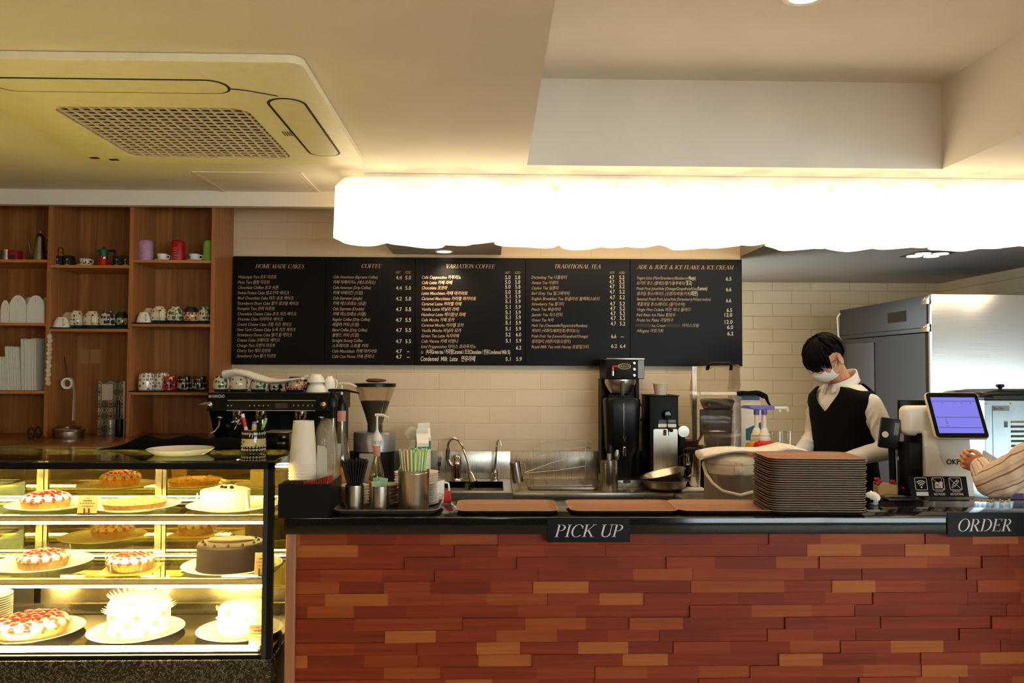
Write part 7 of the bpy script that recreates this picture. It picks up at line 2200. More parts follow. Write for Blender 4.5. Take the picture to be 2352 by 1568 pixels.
t_ = NT('screen_lit'); t_.b.inputs['Base Color'].default_value = (0.01, 0.01, 0.02, 1); t_.b.inputs['Emission Color'].default_value = lin((138, 136, 250)); t_.b.inputs['Emission Strength'].default_value = .85
t_.b.inputs['Roughness'].default_value = .2
t_ = NT('screen_line'); t_.b.inputs['Base Color'].default_value = lin((40, 46, 120)); t_.b.inputs['Roughness'].default_value = .5
sx0, sx1, sy0, sy1 = sw * .085, sw * .915, ul * .115, ul * .885
B().box(sx0, sy0, -.0020, sx1, sy1, -.0013).build('display', 'screen_lit', scr, M=w @ SM)
b = B(); dw, dh = sx1 - sx0, sy1 - sy0
for f in (.885, .43, .145): b.box(sx0 + .003, sy0 + dh * f, -.0024, sx1 - .003, sy0 + dh * f + .0022, -.0021)
for fx, n in ((.22, 3), (.50, 2), (.66, 2), (.86, 2)):
    for i in range(n): b.box(sx0 + dw * fx + i * .0035, sy0 + dh * .83, -.0024, sx0 + dw * fx + i * .0035 + .0025, sy0 + dh * .845, -.0021)
for f in (.37, .31, .25, .19):
    for i in range(3): b.box(sx0 + dw * .2 + i * .0035, sy0 + dh * f, -.0024, sx0 + dw * .2 + i * .0035 + .0025, sy0 + dh * f + .0025, -.0021)
b.build('display_lines', 'screen_line', scr, M=w @ SM)
a = p_(2173, 1066, PY0 + .015)
b = B(); me = txtmesh('OKPOS', 1.0); ww = max(v.co.x for v in me.vertices)
zz = a.z
for dx_, dz_ in ((0, 0), (.0012, .0004), (.0006, -.0004)): b.mesh(me, XZ(a.x + dx_, 0, zz + dz_, .125 * 2.0 / ww * .43, .034))
for v in b.bm.verts:
    v.co.y = PY0 + .03 * (v.co.z - KT) / (tl_.z - KT) - .0012
b.build('lettering', 'letter_black', ps, 0, M=w)

# card reader on its arm, left of the till
t = thing('card_reader', 'black card reader with a round white button, on a stalk left of the till', 'card reader', (XX(2049, 4.0, 1140), 3.99, KT)); w = W(t)
a, c = at(2028, 1030, 3.97), at(2070, 960, 3.97)
RM = Matrix.Translation(((a.x + c.x) / 2 - .008, 3.98, (a.z + c.z) / 2)) @ Matrix.Rotation(R(-18), 4, 'Z') @ Matrix.Rotation(R(7), 4, 'Y')
hw, hh = (c.x - a.x) / 2, (c.z - a.z) / 2
B().box(-hw, -.018, -hh, hw, .018, hh, .006).build('body', 'black_plastic', t, M=w @ RM)
B().cyl((0, 0, 0), .015, .002, 20, M=Matrix.Translation((-hw * .45, -.0182, -hh * .1)) @ Matrix.Rotation(R(90), 4, 'X')).build('button', 'ivory_plastic', t, M=w @ RM)
B().box(hw * .35, -.0195, -hh * .05, hw * .8, -.0182, hh * .75).build('label', 'mid_grey', t, M=w @ RM)
B().tube([(t.location.x, 4.0, a.z + .02), (t.location.x + .004, 4.0, KT + .1), (t.location.x, 3.99, KT + .01)], .016, 10).cyl((t.location.x, 3.99, KT), .05, .012, 20).build('stalk', 'satin_black', t, M=w)
t = thing('till_side_block', 'black block serving as the black side of the till, beside the card reader', 'till side', (XX(2101, 3.925, 1130), 3.925, KT))  # stands in for the till's own black side
q = k(3.93)
B().box(-24 * q, -.05, 0, 8 * q, .07, 118 * q, .008).build('body', 'satin_black', t)
B().box(-20 * q, -.0515, 60 * q, 5 * q, -.0502, 64 * q).build('block_slot', 'gloss_black', t)
# calculator and pen stand
CY_ = 3.735
t = thing('desk_calculator', 'flat black calculator lying on the counter before the info sign', 'calculator', (XX(2064, CY_, 1147), CY_, KT), R(4))
q = k(CY_)
RM = Matrix.Rotation(R(9), 4, 'X')
B().box(-41 * q, -.055, .001, 41 * q, .055, .013, .004).build('body', 'black_plastic', t)
B().box(-27 * q, .004, .0132, 20 * q, .034, .0142).build('display', 'mid_grey', t)
b = B()
for i in range(5):
    for j in range(3): b.box((-30 + 12.5 * i) * q, -.046 + .016 * j, .0132, (-21 + 12.5 * i) * q, -.035 + .016 * j, .0152, .0008, 1)
b.build('keys', 'satin_black', t)
t = thing('pen_stand', 'thin black upright pen holder behind the calculator', 'pen stand', (XX(2072, 3.80, 1135), 3.80 + .03, KT))
q = k(3.82)
B().cyl((0, 0, 0), .022, .008, 18).tube([(0, 0, .006), (0, 0, 84 * q)], 2.6 * q, 8).build('post', 'satin_black', t)
B().tube([(0, 0, 82 * q), (-1 * q, 0, 92 * q)], 1.4 * q, 6).build('tip', 'steel', t)

# info sign with three pictograms
GYs = 3.750
g0, g1 = at(2092, 1141, GYs), at(2222, 1093, GYs + .012)
sg = thing('info_sign', 'black table sign with three white pictograms, wifi, no food, no cutting', 'sign', (g0.x, GYs, KT)); w = W(sg)
gw, gh = g1.x - g0.x, g1.z - g0.z
GM = Matrix.Translation((g0.x, GYs, g0.z)) @ Matrix.Rotation(R(-14), 4, 'X')
B().box(0, 0, 0, gw, .004, gh, .0008, 1).build('plate', 'sign_black', sg, M=w @ GM)
b = B()
def arc(cx, cz, r, a0, a1, th, n=14):
    o = []
    for i in range(n):
        x0, x1 = R(a0 + (a1 - a0) * i / n), R(a0 + (a1 - a0) * (i + 1) / n)
        b.face([(cx + (r - th / 2) * math.cos(x0), -.0006, cz + (r - th / 2) * math.sin(x0)), (cx + (r - th / 2) * math.cos(x1), -.0006, cz + (r - th / 2) * math.sin(x1)), (cx + (r + th / 2) * math.cos(x1), -.0006, cz + (r + th / 2) * math.sin(x1)), (cx + (r + th / 2) * math.cos(x0), -.0006, cz + (r + th / 2) * math.sin(x0))])
def seg_(x0, z0, x1, z1, th):
    d = Vector((x1 - x0, 0, z1 - z0)).normalized(); n = Vector((-d.z, 0, d.x)) * th / 2
    p, q2 = Vector((x0, -.0006, z0)), Vector((x1, -.0006, z1))
    b.face([tuple(p + n), tuple(p - n), tuple(q2 - n), tuple(q2 + n)])
def frame_(cx, cz, s, rd, th):
    o = rrect(cx - s, cz - s, cx + s, cz + s, rd, 5); i_ = rrect(cx - s + th, cz - s + th, cx + s - th, cz + s - th, rd - th, 5)
    n = len(o)
    for j in range(n):
        kx = (j + 1) % n
        b.face([(o[j][0], -.0006, o[j][1]), (o[kx][0], -.0006, o[kx][1]), (i_[kx][0], -.0006, i_[kx][1]), (i_[j][0], -.0006, i_[j][1])])
s = gh * .31; cz = gh * .635
cxs = [gw * .205, gw * .50, gw * .795]
for cx in cxs: frame_(cx, cz, s, s * .28, s * .09)
cx = cxs[0]
for r_, th in ((.92, .17), (.62, .17), (.34, .17)): arc(cx, cz - s * .48, s * r_ * 1.05, 45, 135, s * th)
arc(cx, cz - s * .52, s * .07, 0, 360, s * .16, 12)
cx = cxs[1]
arc(cx - s * .18, cz - s * .12, s * .25, 0, 180, s * .34)
for zz in (-.28, -.46, -.62): seg_(cx - s * .60, cz + s * zz, cx + s * .24, cz + s * zz, s * .12)
b.face([(cx + s * .2, -.0006, cz + s * .34), (cx + s * .74, -.0006, cz + s * .34), (cx + s * .62, -.0006, cz - s * .68), (cx + s * .32, -.0006, cz - s * .68)])
seg_(cx + s * .5, cz + s * .34, cx + s * .62, cz + s * .78, s * .08)
seg_(cx - s * .86, cz + s * .86, cx + s * .86, cz - s * .86, s * .07)
cx = cxs[2]
for dx in (-.14, .14): seg_(cx - s * .34 + s * dx, cz - s * .30 - s * dx, cx + s * .36 + s * dx, cz + s * .42 - s * dx, s * .09)
arc(cx + s * .38, cz + s * .44, s * .2, -45, 135, s * .09); arc(cx + s * .30, cz + s * .36, s * .1, 0, 360, s * .07, 10)
for d in (.0, .16, .32): seg_(cx - s * (.28 + d) - s * .1, cz - s * (.24 + d) + s * .1, cx - s * (.28 + d) + s * .12, cz - s * (.24 + d) - s * .12, s * .08)
seg_(cx - s * .86, cz + s * .86, cx + s * .86, cz - s * .86, s * .07)
for txt, cx in (('NO FOOD', cxs[1]), ('NO CUTTING', cxs[2])):
    me = txtmesh(txt, gh * .15, align='CENTER'); b.mesh(me, XZ(cx, -.0006, gh * .085, .80 if len(txt) < 9 else .68, 1))
    for i in range(9): seg_(cx - s * .6 + i * s * .14, gh * .265, cx - s * .6 + i * s * .14 + s * .09, gh * .265, gh * .03)
b.build('pictograms', 'letter_white', sg, 0, M=w @ GM, fix=False)
b = B().box(cxs[0] - s * .95, -.0012, gh * .06, cxs[0] + s * .95, -.0002, gh * .25)
b.build('label', 'white_paper', sg, M=w @ GM)
for fx in (.10, .88):
    B().box(g0.x + gw * fx, GYs - .012, KT, g0.x + gw * fx + .018, GYs + .030, KT + .002).box(g0.x + gw * fx, GYs - .006, KT + .002, g0.x + gw * fx + .003, GYs - .004, KT + .016).build('clear_foot', 'clear_plastic', sg, M=w)

# small things around the till
mat('kraft', (176, 138, 86), .8, var=.06); mat('flower_red', (150, 20, 26), .6, var=.25, vscale=120)
t = thing('dried_bouquet', 'small kraft wrapped bunch of dried red flowers behind the calculator', 'bouquet', (XX(2038, 3.86, 1135), 3.86, KT))
q = k(3.86)
B().loft([[(-26 * q, -.03, 0), (16 * q, -.03, 0), (16 * q, .03, 0), (-26 * q, .03, 0)], [(-28 * q, -.02, 30 * q), (20 * q, -.03, 26 * q), (20 * q, .02, 26 * q), (-28 * q, .02, 32 * q)]]).build('wrapping', 'kraft', t)
b = B(); rb = random.Random(4)
for i in range(26):
    x = rb.choice((-22, 10, 18, 24, 28)) + rb.uniform(-6, 6); b.ball((x * q, rb.uniform(-.03, .02), (32 if x < -10 else 26) * q + rb.uniform(-6, 8) * q - max(0, x - 16) * .8 * q), rb.uniform(2.4, 4.6) * q, 8)
o = b.build('flowers', 'flower_red', t); o['kind'] = 'stuff'
for i in range(4):
    B().tube([(10 * q + i * 4 * q, -.02, 28 * q), (22 * q + i * 4 * q, -.035, 20 * q - i * 2 * q), (26 * q + i * 3 * q, -.04, 2 * q)], .7 * q, 5).build('stem', 'satin_black', t)
t = thing('desk_mouse', 'glossy white and black mouse beside the stack of trays', 'mouse', (XX(2004, 3.62, 1148), 3.62, KT), R(20))
q = k(3.62)
B().ball((0, 0, 11 * q), (17 * q, .05, 13 * q), 20).build('shell', 'gloss_black', t)
B().ball((-3 * q, -.006, 13 * q), (13 * q, .042, 16 * q), 20).build('top_cover', 'white_plastic', t)
B().tube([(8 * q, -.03, 8 * q), (15 * q, 0, 18 * q), (10 * q, .03, 26 * q)], 2 * q, 8).build('chrome_edge', 'chrome', t)
rb = random.Random(9)
for i in range(12):
    X0 = XX(2232 + 8.2 * i, 3.66, 1145)
    t = thing('key_charm', 'small brass charm from the heap by the customer’s elbow'.replace('’', "'") , 'charm', (X0, 3.665 + rb.uniform(-.02, .03), KT), rb.uniform(0, 3), 'brass charms heaped by the arm')
    r_ = rb.uniform(.007, .011)
    B().tube([(r_ * math.cos(a), r_ * math.sin(a), .003) for a in [2 * PI * j / 14 for j in range(14)]], .0018, 6, True).build('ring', 'gold_metal', t)
    B().ball((r_ + .007, 0, .0055), (.008, .005, .005), 10).build('pendant', 'gold_metal', t)
mat('card_purple', (70, 36, 110), .5, var=0); mat('card_pink', (190, 40, 110), .5, var=0)
a, c = at(2331, 1145, 3.76), at(2385, 1106, 3.78)
t = thing('pay_card', 'white and purple payment card standing at the right edge of the counter', 'card', (a.x, 3.76, KT)); w = W(t)
GM = Matrix.Translation((a.x, 3.76, KT + .0012)) @ Matrix.Rotation(R(-12), 4, 'X')
B().box(0, 0, 0, .115, .003, .078).build('card', 'white_paper', t, M=w @ GM)
B().box(-.01, -.001, 0, .04, -.0002, .024).build('purple_band', 'card_purple', t, M=w @ GM)
B().box(.0405, -.001, 0, .115, -.0002, .024).build('pink_band', 'card_pink', t, M=w @ GM)
B().box(a.x + .02, 3.763, KT, a.x + .09, 3.80, KT + .003).build('foot', 'white_paper', t, M=w)
# ------------------------------------------------------------------ people
mat('skin', (206, 146, 112), .5, var=.04, vscale=30)
mat('skin_warm', (214, 146, 110), .5, var=.05, vscale=40)
mat('hair_black', (7, 6, 7), .75, var=.1, vscale=60, spec=.12)
mat('shirt_white', (226, 220, 214), .85, var=.03, vscale=14, bump=.1)
mat('vest_black', (12, 11, 12), .9, var=.15, vscale=50, spec=.15)
mat('mask_white', (226, 224, 220), .85, var=.02)
mat('trouser_dark', (24, 23, 25), .85, var=.1)
mat('wire_dark', (40, 30, 28), .3, .4, var=0)
def lerp_tab(tab, z):
    for (z0, *a), (z1, *c_) in zip(tab, tab[1:]):
        if z <= z1:
            f = max(0, (z - z0) / (z1 - z0)); f = f * f * (3 - 2 * f) if False else f
            return [p + (q - p) * f for p, q in zip(a, c_)]
    return list(tab[-1][1:])
def remesh(o, vox, smooth=6):
    m = o.modifiers.new('merge', 'REMESH'); m.mode = 'VOXEL'; m.voxel_size = vox; m.use_smooth_shade = True
    s_ = o.modifiers.new('smooth', 'SMOOTH'); s_.iterations = smooth; s_.factor = .5
    return o
def limb(b, pts, rs, seg=14):
    """a tapering limb with rounded joints, subdivided along a smooth curve"""
    P_, W_ = [], []
    n = len(pts)
    V = [Vector(p) for p in pts]
    for i in range(n - 1):
        for j in range(5):
            f = j / 5
            p0, p1, p2, p3 = V[max(i - 1, 0)], V[i], V[i + 1], V[min(i + 2, n - 1)]
            P_.append(.5 * (2 * p1 + (p2 - p0) * f + (2 * p0 - 5 * p1 + 4 * p2 - p3) * f * f + (3 * p1 - p0 - 3 * p2 + p3) * f ** 3) * 1.0)
            W_.append(rs[i] + (rs[i + 1] - rs[i]) * f)
    P_.append(V[-1]); W_.append(rs[-1])
    b.tube(P_, W_, seg)
    b.ball(tuple(V[0]), rs[0], 12); b.ball(tuple(V[-1]), rs[-1], 12)
def hand(b, wr, fwd, side, dorsal, curl=1.2, s=1.0, thumb=1):
    """palm, four fingers curling by curl radians in three joints, and a thumb from the side of the palm"""
    wr, fwd, side, dorsal = Vector(wr), Vector(fwd).normalized(), Vector(side).normalized(), Vector(dorsal).normalized()
    pc = wr + fwd * .048 * s
    M = Matrix((( *side, ), ( *fwd, ), ( *dorsal, ))).transposed().to_4x4(); M.translation = pc
    b.ball((0, 0, 0), (.040 * s, .052 * s, .016 * s), 16, M=M)
    limb(b, [wr - fwd * .02, wr + fwd * .02], [.026 * s, .030 * s], 12)
    for i, (off, ln) in enumerate(((-.033, .070), (-.011, .078), (.011, .073), (.032, .058))):
        p = wr + fwd * (.090 - abs(off) * .22 - (.004 if i == 3 else 0)) * s + side * off * s
        b.ball(tuple(p + dorsal * .004 * s), .0112 * s, 10)
        pts, th = [p - fwd * .03 * s, p], 0.0
        for f, g in ((.45, .62), (.32, 1.0), (.23, .75)):
            th += curl * g * (1 + .04 * i)
            pts.append(pts[-1] + (fwd * math.cos(th) - dorsal * math.sin(th)) * ln * f * s)
        limb(b, pts, [.0095 * s, .0102 * s, .0094 * s, .0088 * s, .0072 * s], 10)
    p = wr + fwd * .025 * s - side * .030 * s * thumb
    limb(b, [p, p + (fwd * .6 - side * .6 * thumb - dorsal * .3) * .035 * s, p + (fwd * 1.5 - side * .5 * thumb - dorsal * .9) * .035 * s, p + (fwd * 2.2 + side * .1 * thumb - dorsal * 1.3) * .032 * s], [.013 * s, .0115 * s, .010 * s, .008 * s], 10)

TORSO = [(.90, .165, .120, 0), (1.00, .160, .118, 0), (1.12, .150, .112, -.002), (1.25, .163, .120, -.008), (1.36, .176, .126, -.015), (1.43, .176, .118, -.02), (1.475, .160, .102, -.022), (1.51, .118, .084, -.024), (1.54, .078, .068, -.028), (1.60, .060, .060, -.05)]
def tor(a, z, off=0.0, tab=TORSO):
    rx, ry, cy = lerp_tab(tab, z)
    c_, s_ = math.cos(a), math.sin(a)
    e = .82
    return ((rx + off) * math.copysign(abs(s_) ** e, s_), cy - (ry + off) * math.copysign(abs(c_) ** e, c_), z)

# ---- barista
PHI = -66
bar = thing('person', 'person in a black vest and white shirt, masked, looking down behind the counter', 'person', (1.925, 4.46, 0), R(PHI))
HC = Vector((0, -.152, 1.662)); HM = Matrix.Translation(HC) @ Matrix.Rotation(R(38), 4, 'X')
ShL, ElL, WrL = (.178, -.01, 1.435), (.262, .02, 1.205), (.10, -.225, 1.115)
ShR, ElR, WrR = (-.178, -.01, 1.435), (-.215, -.02, 1.225), (-.115, -.25, 1.13)
b = B()
b.ball((0, .012, .018), (.074, .092, .098), 24, M=HM)
b.ball((0, -.032, -.042), (.056, .058, .070), 20, M=HM)           # face and jaw
b.ball((0, -.062, -.086), (.026, .024, .022), 14, M=HM)           # chin
b.ball((0, -.094, -.030), (.011, .014, .016), 12, M=HM)           # nose
b.ball((0, -.084, -.006), (.009, .012, .026), 12, M=HM)           # nose bridge
b.ball((0, -.078, .022), (.048, .016, .012), 14, M=HM)            # brow
for s in (-1, 1):
    b.ball((s * .030, -.076, .002), (.016, .010, .010), 12, M=HM)
    b.ball((s * .047, -.056, -.026), (.020, .020, .020), 12, M=HM)
    ME = HM @ Matrix.Translation((s * .084, .014, -.012)) @ Matrix.Rotation(R(s * 18), 4, 'Z')
    b.tube([(.004 * s, .004 + .017 * math.cos(a), .030 * math.sin(a)) for a in [2 * PI * i / 16 for i in range(16)]], .0055, 8, True, M=ME)
    b.ball((0, .004, 0), (.006, .016, .026), 12, M=ME)
limb(b, [(0, .0, 1.50), (0, -.05, 1.565), tuple(HM @ Vector((0, .028, -.05)))], [.062, .056, .054])
b.loft([[tor(2 * PI * i / 24, z, -.012) for i in range(24)] for z in (.90, 1.0, 1.12, 1.25, 1.36, 1.43, 1.475, 1.51, 1.545)])
for sh_, el, wr in ((ShL, ElL, WrL), (ShR, ElR, WrR)):
    limb(b, [sh_, tuple((Vector(sh_) + Vector(el)) / 2 + Vector((0, .005, 0))), el, tuple((Vector(el) + Vector(wr)) / 2), wr], [.048, .043, .036, .033, .025])
    d = Vector(wr) - Vector(el)
    sd = Vector((1, 0, 0)) if sh_[0] < 0 else Vector((-1, 0, 0))
    hand(b, wr, d, d.cross(Vector((0, 0, 1))) * (1 if sh_[0] < 0 else 1), Vector((0, 0, 1)), .9, .98, 1 if sh_[0] > 0 else -1)
for s in (-1, 1):
    limb(b, [(s * .088, 0, .93), (s * .092, -.008, .70), (s * .095, -.004, .50), (s * .097, .012, .28), (s * .098, .012, .09)], [.092, .080, .058, .050, .036])
    limb(b, [(s * .098, .02, .05), (s * .102, -.06, .042), (s * .104, -.14, .032)], [.040, .036, .028])
remesh(b.build('body', 'skin', bar), .0050, 3)
# hair: a cap with locks falling forward over the brow
b = B()
b.ball((0, .018, .030), (.088, .106, .100), 28, M=HM)
for v in b.bm.verts:
    p = HM.inverted() @ v.co
    if p.y < -.035 and p.z < .018: p = p * .72 + Vector((0, .02, .02))
    if abs(p.x) > .05 and p.z < .03 and abs(p.y - .012) < .05: p = Vector((p.x * .74, p.y, p.z))
    if p.z < -.035: p = Vector((p.x * .8, p.y * .85, max(p.z, -.05)))
    v.co = HM @ p
rh = random.Random(5)
def lock(a, el, drop, ln, r_, out=1.0):
    """a lock rooted on the crown at azimuth a (0 front) and elevation el"""
    pts = []
    for i in range(6):
        f = i / 5; e = el - drop * f
        rr = Vector((.090 * out, .110 * out, .103 * out))
        p = Vector((rr.x * math.sin(a) * math.cos(e), .016 - rr.y * math.cos(a) * math.cos(e), .030 + rr.z * math.sin(e)))
        p += Vector((0, -.004 * f * f, 0)) + Vector((rh.uniform(-.002, .002), rh.uniform(-.002, .002), rh.uniform(-.001, .002)))
        pts.append(HM @ p)
    b.tube(pts, [r_ * x for x in (.7, 1, 1, .9, .65, .12)], 6, flat=.7)
for i in range(64):
    a = R(rh.uniform(-60, 60)); lock(a, R(rh.uniform(35, 75)), R(rh.uniform(52, 84)), 1, rh.uniform(.008, .013), rh.uniform(1.0, 1.05))
for i in range(90):
    a = R(rh.uniform(60, 300)); sd_ = min(abs(a - R(90)), abs(a - R(270))) < R(34)
    lock(a, R(rh.uniform(55, 80) if sd_ else rh.uniform(20, 80)), R(rh.uniform(38, 52) if sd_ else rh.uniform(45, 75)), 1, rh.uniform(.008, .013), rh.uniform(.98, 1.04))
for i in range(26):
    a = R(rh.uniform(-60, 60)); lock(a, R(rh.uniform(18, 40)), R(rh.uniform(30, 52)), 1, rh.uniform(.007, .011), rh.uniform(1.02, 1.09))
b.build('hair', 'hair_black', bar, 70)
# mask: folded cup over nose and chin, with ear loops
def fm(u, v):
    a = R(-74 + 148 * u)
    prof = [(-.100, .040), (-.094, .066), (-.074, .090), (-.052, .104), (-.030, .108), (-.012, .090)]
    f = v * 5; i = min(4, int(f)); g = f - i
    z = prof[i][0] + (prof[i + 1][0] - prof[i][0]) * g; d = prof[i][1] + (prof[i + 1][1] - prof[i][1]) * g
    c_, s_ = math.cos(a), math.sin(a)
    zz = -.052 + (z + .052) * (.35 + .65 * c_ ** .7)
    return tuple(HM @ Vector((.068 * s_, -d * c_ ** .85 - .006 + .0 * v, zz)))
b = B(); b.grid(fm, 22, 12)
o = b.build('face_mask', 'mask_white', bar, 70)
md = o.modifiers.new('thick', 'SOLIDIFY'); md.thickness = .002
for s in (-1, 1):
    for z0, z1_ in ((-.040, .018), (-.064, -.034)):
        B().tube([tuple(HM @ Vector((s * .063, -.026, z0))), tuple(HM @ Vector((s * .076, -.004, (z0 + z1_) / 2))), tuple(HM @ Vector((s * .079, .014, z1_)))], .0016, 6).build('ear_loop', 'mask_white', o)
gl = B()
for s in (-1, 1):
    gl.tube([tuple(HM @ Vector((s * .031 + .023 * math.cos(a), -.100 + .012 * abs(math.cos(a)) * (1 if s * math.cos(a) > 0 else .2), .000 + .018 * math.sin(a)))) for a in [2 * PI * i / 20 for i in range(20)]], .0013, 6, True)
    gl.tube([tuple(HM @ Vector((s * .054, -.088, .004))), tuple(HM @ Vector((s * .073, -.04, .004))), tuple(HM @ Vector((s * .076, .012, -.002)))], .0014, 6)
gl.tube([tuple(HM @ Vector((-.008, -.100, .004))), tuple(HM @ Vector((.008, -.100, .004)))], .0013, 6)
gl.build('glasses', 'wire_dark', bar)
# shirt: torso, sleeves with soft folds
b = B()
b.loft([[tor(2 * PI * i / 28, z, .006) for i in range(28)] for z in (.92, 1.0, 1.12, 1.25, 1.36, 1.43, 1.475, 1.505, 1.53)])
for sh_, el, wr in ((ShL, ElL, WrL), (ShR, ElR, WrR)):
    S_, E_, W_ = Vector(sh_), Vector(el), Vector(wr)
    pts = [S_ + Vector((0, 0, .0)), S_ * .72 + E_ * .28, S_ * .42 + E_ * .58, S_ * .16 + E_ * .84, E_ + Vector((0, .004, -.004)), E_ * .72 + W_ * .28, E_ * .42 + W_ * .58, E_ * .12 + W_ * .88]
    limb(b, [tuple(p) for p in pts], [.050, .056, .056, .053, .052, .049, .045, .036], 18)
    for i in range(2, 9):
        f = i / 8
        c0_ = S_ * (1 - f) + E_ * f if i < 5 else E_ * (1 - (f - .5) * 2) + W_ * ((f - .5) * 2)
        ax = (E_ - S_ if i < 5 else W_ - E_).normalized()
        u_ = ax.cross(Vector((0, 1, .3))).normalized(); v_ = ax.cross(u_)
        rr = .057 - .014 * max(0, f - .5) * 2
        a0 = rh.uniform(0, 6)
        b.tube([c0_ + (u_ * math.cos(a0 + t2) + v_ * math.sin(a0 + t2)) * rr + ax * (.05 * t2 - .05) for t2 in [.25 * j for j in range(9)]], [.003, .006, .008, .009, .009, .008, .007, .005, .003], 6)
remesh(b.build('shirt', 'shirt_white', bar), .0068, 5)
# collar
b = B()
def ctop(a): return 1.570 + .036 * (1 - math.cos(a)) / 2 * 2 - (.03 if abs(a) < .3 else 0)
n = 40
def crow(off, dz, bot=False):
    o_ = []
    for i in range(n + 1):
        a = R(12) + (2 * PI - R(24)) * i / n
        back = (1 - math.cos(a)) / 2
        rx, ry = .066 + off, .068 + off
        z = (1.506 + .085 * back) + dz
        o_.append((rx * math.sin(a), -.045 + .020 * back - ry * math.cos(a), z))
    return o_
b.loft([crow(.008, -.02), crow(.004, .022), crow(.010, .024), crow(.020, -.012), crow(.026, -.026)], cap=False, closed=False)
o = b.build('collar', 'shirt_white', bar, 60)
md = o.modifiers.new('thick', 'SOLIDIFY'); md.thickness = .002
# vest with a V neck and armholes
def vt(a):
    """upper edge of the vest by angle from the front"""
    d = math.degrees(abs(((a + PI) % (2 * PI)) - PI))
    tab = [(0, 1.385), (14, 1.45), (30, 1.520), (52, 1.515), (64, 1.505), (78, 1.498), (100, 1.498), (116, 1.505), (130, 1.515), (150, 1.535), (180, 1.535)]
    for (d0, z0), (d1, z1) in zip(tab, tab[1:]):
        if d <= d1: return z0 + (z1 - z0) * (d - d0) / (d1 - d0)
    return 1.535
b = B()
NA, NZ = 72, 26
rows = []
for j in range(NZ + 1):
    row = []
    for i in range(NA):
        a = 2 * PI * i / NA; z = .96 + (vt(a) - .96) * j / NZ
        row.append(tor(a, z, .0165 + .012 * max(0, min(1, (z - 1.40) / .06)) + .002 * math.sin(3 * a + 20 * z)))
    rows.append(row)
b.loft(rows, cap=False)
o = b.build('vest', 'vest_black', bar, 70)
md = o.modifiers.new('thick', 'SOLIDIFY'); md.thickness = .004
b = B()
b.loft([[tor(2 * PI * i / 24, z, .012) for i in range(24)] for z in (.86, .90, .955)])
for s in (-1, 1):
    limb(b, [(s * .088, 0, .90), (s * .093, -.006, .68), (s * .096, 0, .48), (s * .098, .014, .26), (s * .099, .016, .06)], [.104, .092, .074, .066, .060])
remesh(b.build('trousers', 'trouser_dark', bar), .011, 4)
b = B()
b.grid(lambda u, v: tor(R(-115 + 230 * u), .50 + .50 * v, .026 + (.03 * (1 - v)) + .004 * math.sin(14 * u)), 30, 10)
o = b.build('apron', 'vest_black', bar, 70); md = o.modifiers.new('thick', 'SOLIDIFY'); md.thickness = .003
for s in (-1, 1):
    b = B(); b.ball((s * .100, .028, .042), (.046, .055, .042), 14); b.ball((s * .104, -.09, .032), (.048, .085, .032), 14)
    b.build('shoe', 'gloss_black', bar, 70)

# ---- customer at the right edge, arm on the counter
cus = thing('person', 'person in a striped cream shirt at the right edge, arm reaching towards the till', 'person', (2.52, 2.88, 0), R(180))
iw = Matrix.Rotation(R(-180), 4, 'Z') @ Matrix.Translation((-2.52, -2.88, 0))
def wl(p): return tuple(iw @ Vector(p))
Wr, El, Sh_ = Vector(at(2254, 1072, 3.60)), Vector(at(2284, 1098, 3.33)), Vector((2.31, 2.95, 1.43))
b = B()
t0 = [[tor(2 * PI * i / 24, z, -.01) for i in range(24)] for z in (.90, 1.0, 1.12, 1.25, 1.36, 1.43, 1.475, 1.51, 1.545)]
b.loft(t0)
limb(b, [(0, 0, 1.50), (0, -.01, 1.60)], [.06, .056])
b.ball((0, .0, 1.70), (.075, .095, .110), 20); b.ball((0, -.03, 1.645), (.056, .058, .07), 16); b.ball((0, -.095, 1.675), (.012, .016, .02), 10); b.ball((0, -.06, 1.6), (.026, .024, .022), 10)
for s in (-1, 1): b.ball((s * .076, .01, 1.69), (.009, .018, .028), 12)
limb(b, [wl(Sh_), wl((Sh_ + El) / 2), wl(El), wl((El + Wr) / 2), wl(Wr)], [.05, .044, .038, .034, .027])
hd = (Vector(at(2221, 1058, 3.635)) - Wr).normalized()
sdv = Vector((.18, .1, -1)); sdv = (sdv - hd * sdv.dot(hd)).normalized(); dov = sdv.cross(hd); dov = -dov if dov.y > 0 else dov
hand(b, wl(Wr - hd * .012), iw.to_3x3() @ hd, iw.to_3x3() @ sdv, iw.to_3x3() @ dov, 1.15, .92, 1)
limb(b, [(-.172 * 1, -.01, 1.45), (-.23, .02, 1.18), (-.22, -.06, .95)], [.05, .038, .027])
hand(b, (-.22, -.06, .95), (0, -.1, -1), (0, -1, 0), (-1, 0, 0), .35, .95, -1)
for s in (-1, 1):
    limb(b, [(s * .088, 0, .93), (s * .092, -.008, .70), (s * .095, -.004, .50), (s * .097, .012, .28), (s * .098, .012, .09)], [.092, .080, .058, .050, .036])
    limb(b, [(s * .098, .02, .05), (s * .102, -.06, .042), (s * .104, -.14, .032)], [.040, .036, .028])
remesh(b.build('body', 'skin_warm', cus), .0036, 2)
def stripes():
    t = NT('shirt_stripes')
    at_ = t.n('ShaderNodeAttribute'); at_.attribute_name = 'stripe'
    ml = t.n('ShaderNodeMath', operation='FRACT'); t.l(at_.outputs['Fac'], ml.inputs[0])
    t.l(t.ramp(ml.outputs[0], [(0, (222, 204, 180)), (.40, (224, 208, 186)), (.47, (150, 98, 84)), (.53, (150, 98, 84)), (.60, (224, 206, 184)), (.86, (200, 172, 150)), (.93, (222, 204, 180))]), t.b.inputs['Base Color'])
    t.b.inputs['Roughness'].default_value = .85
stripes()
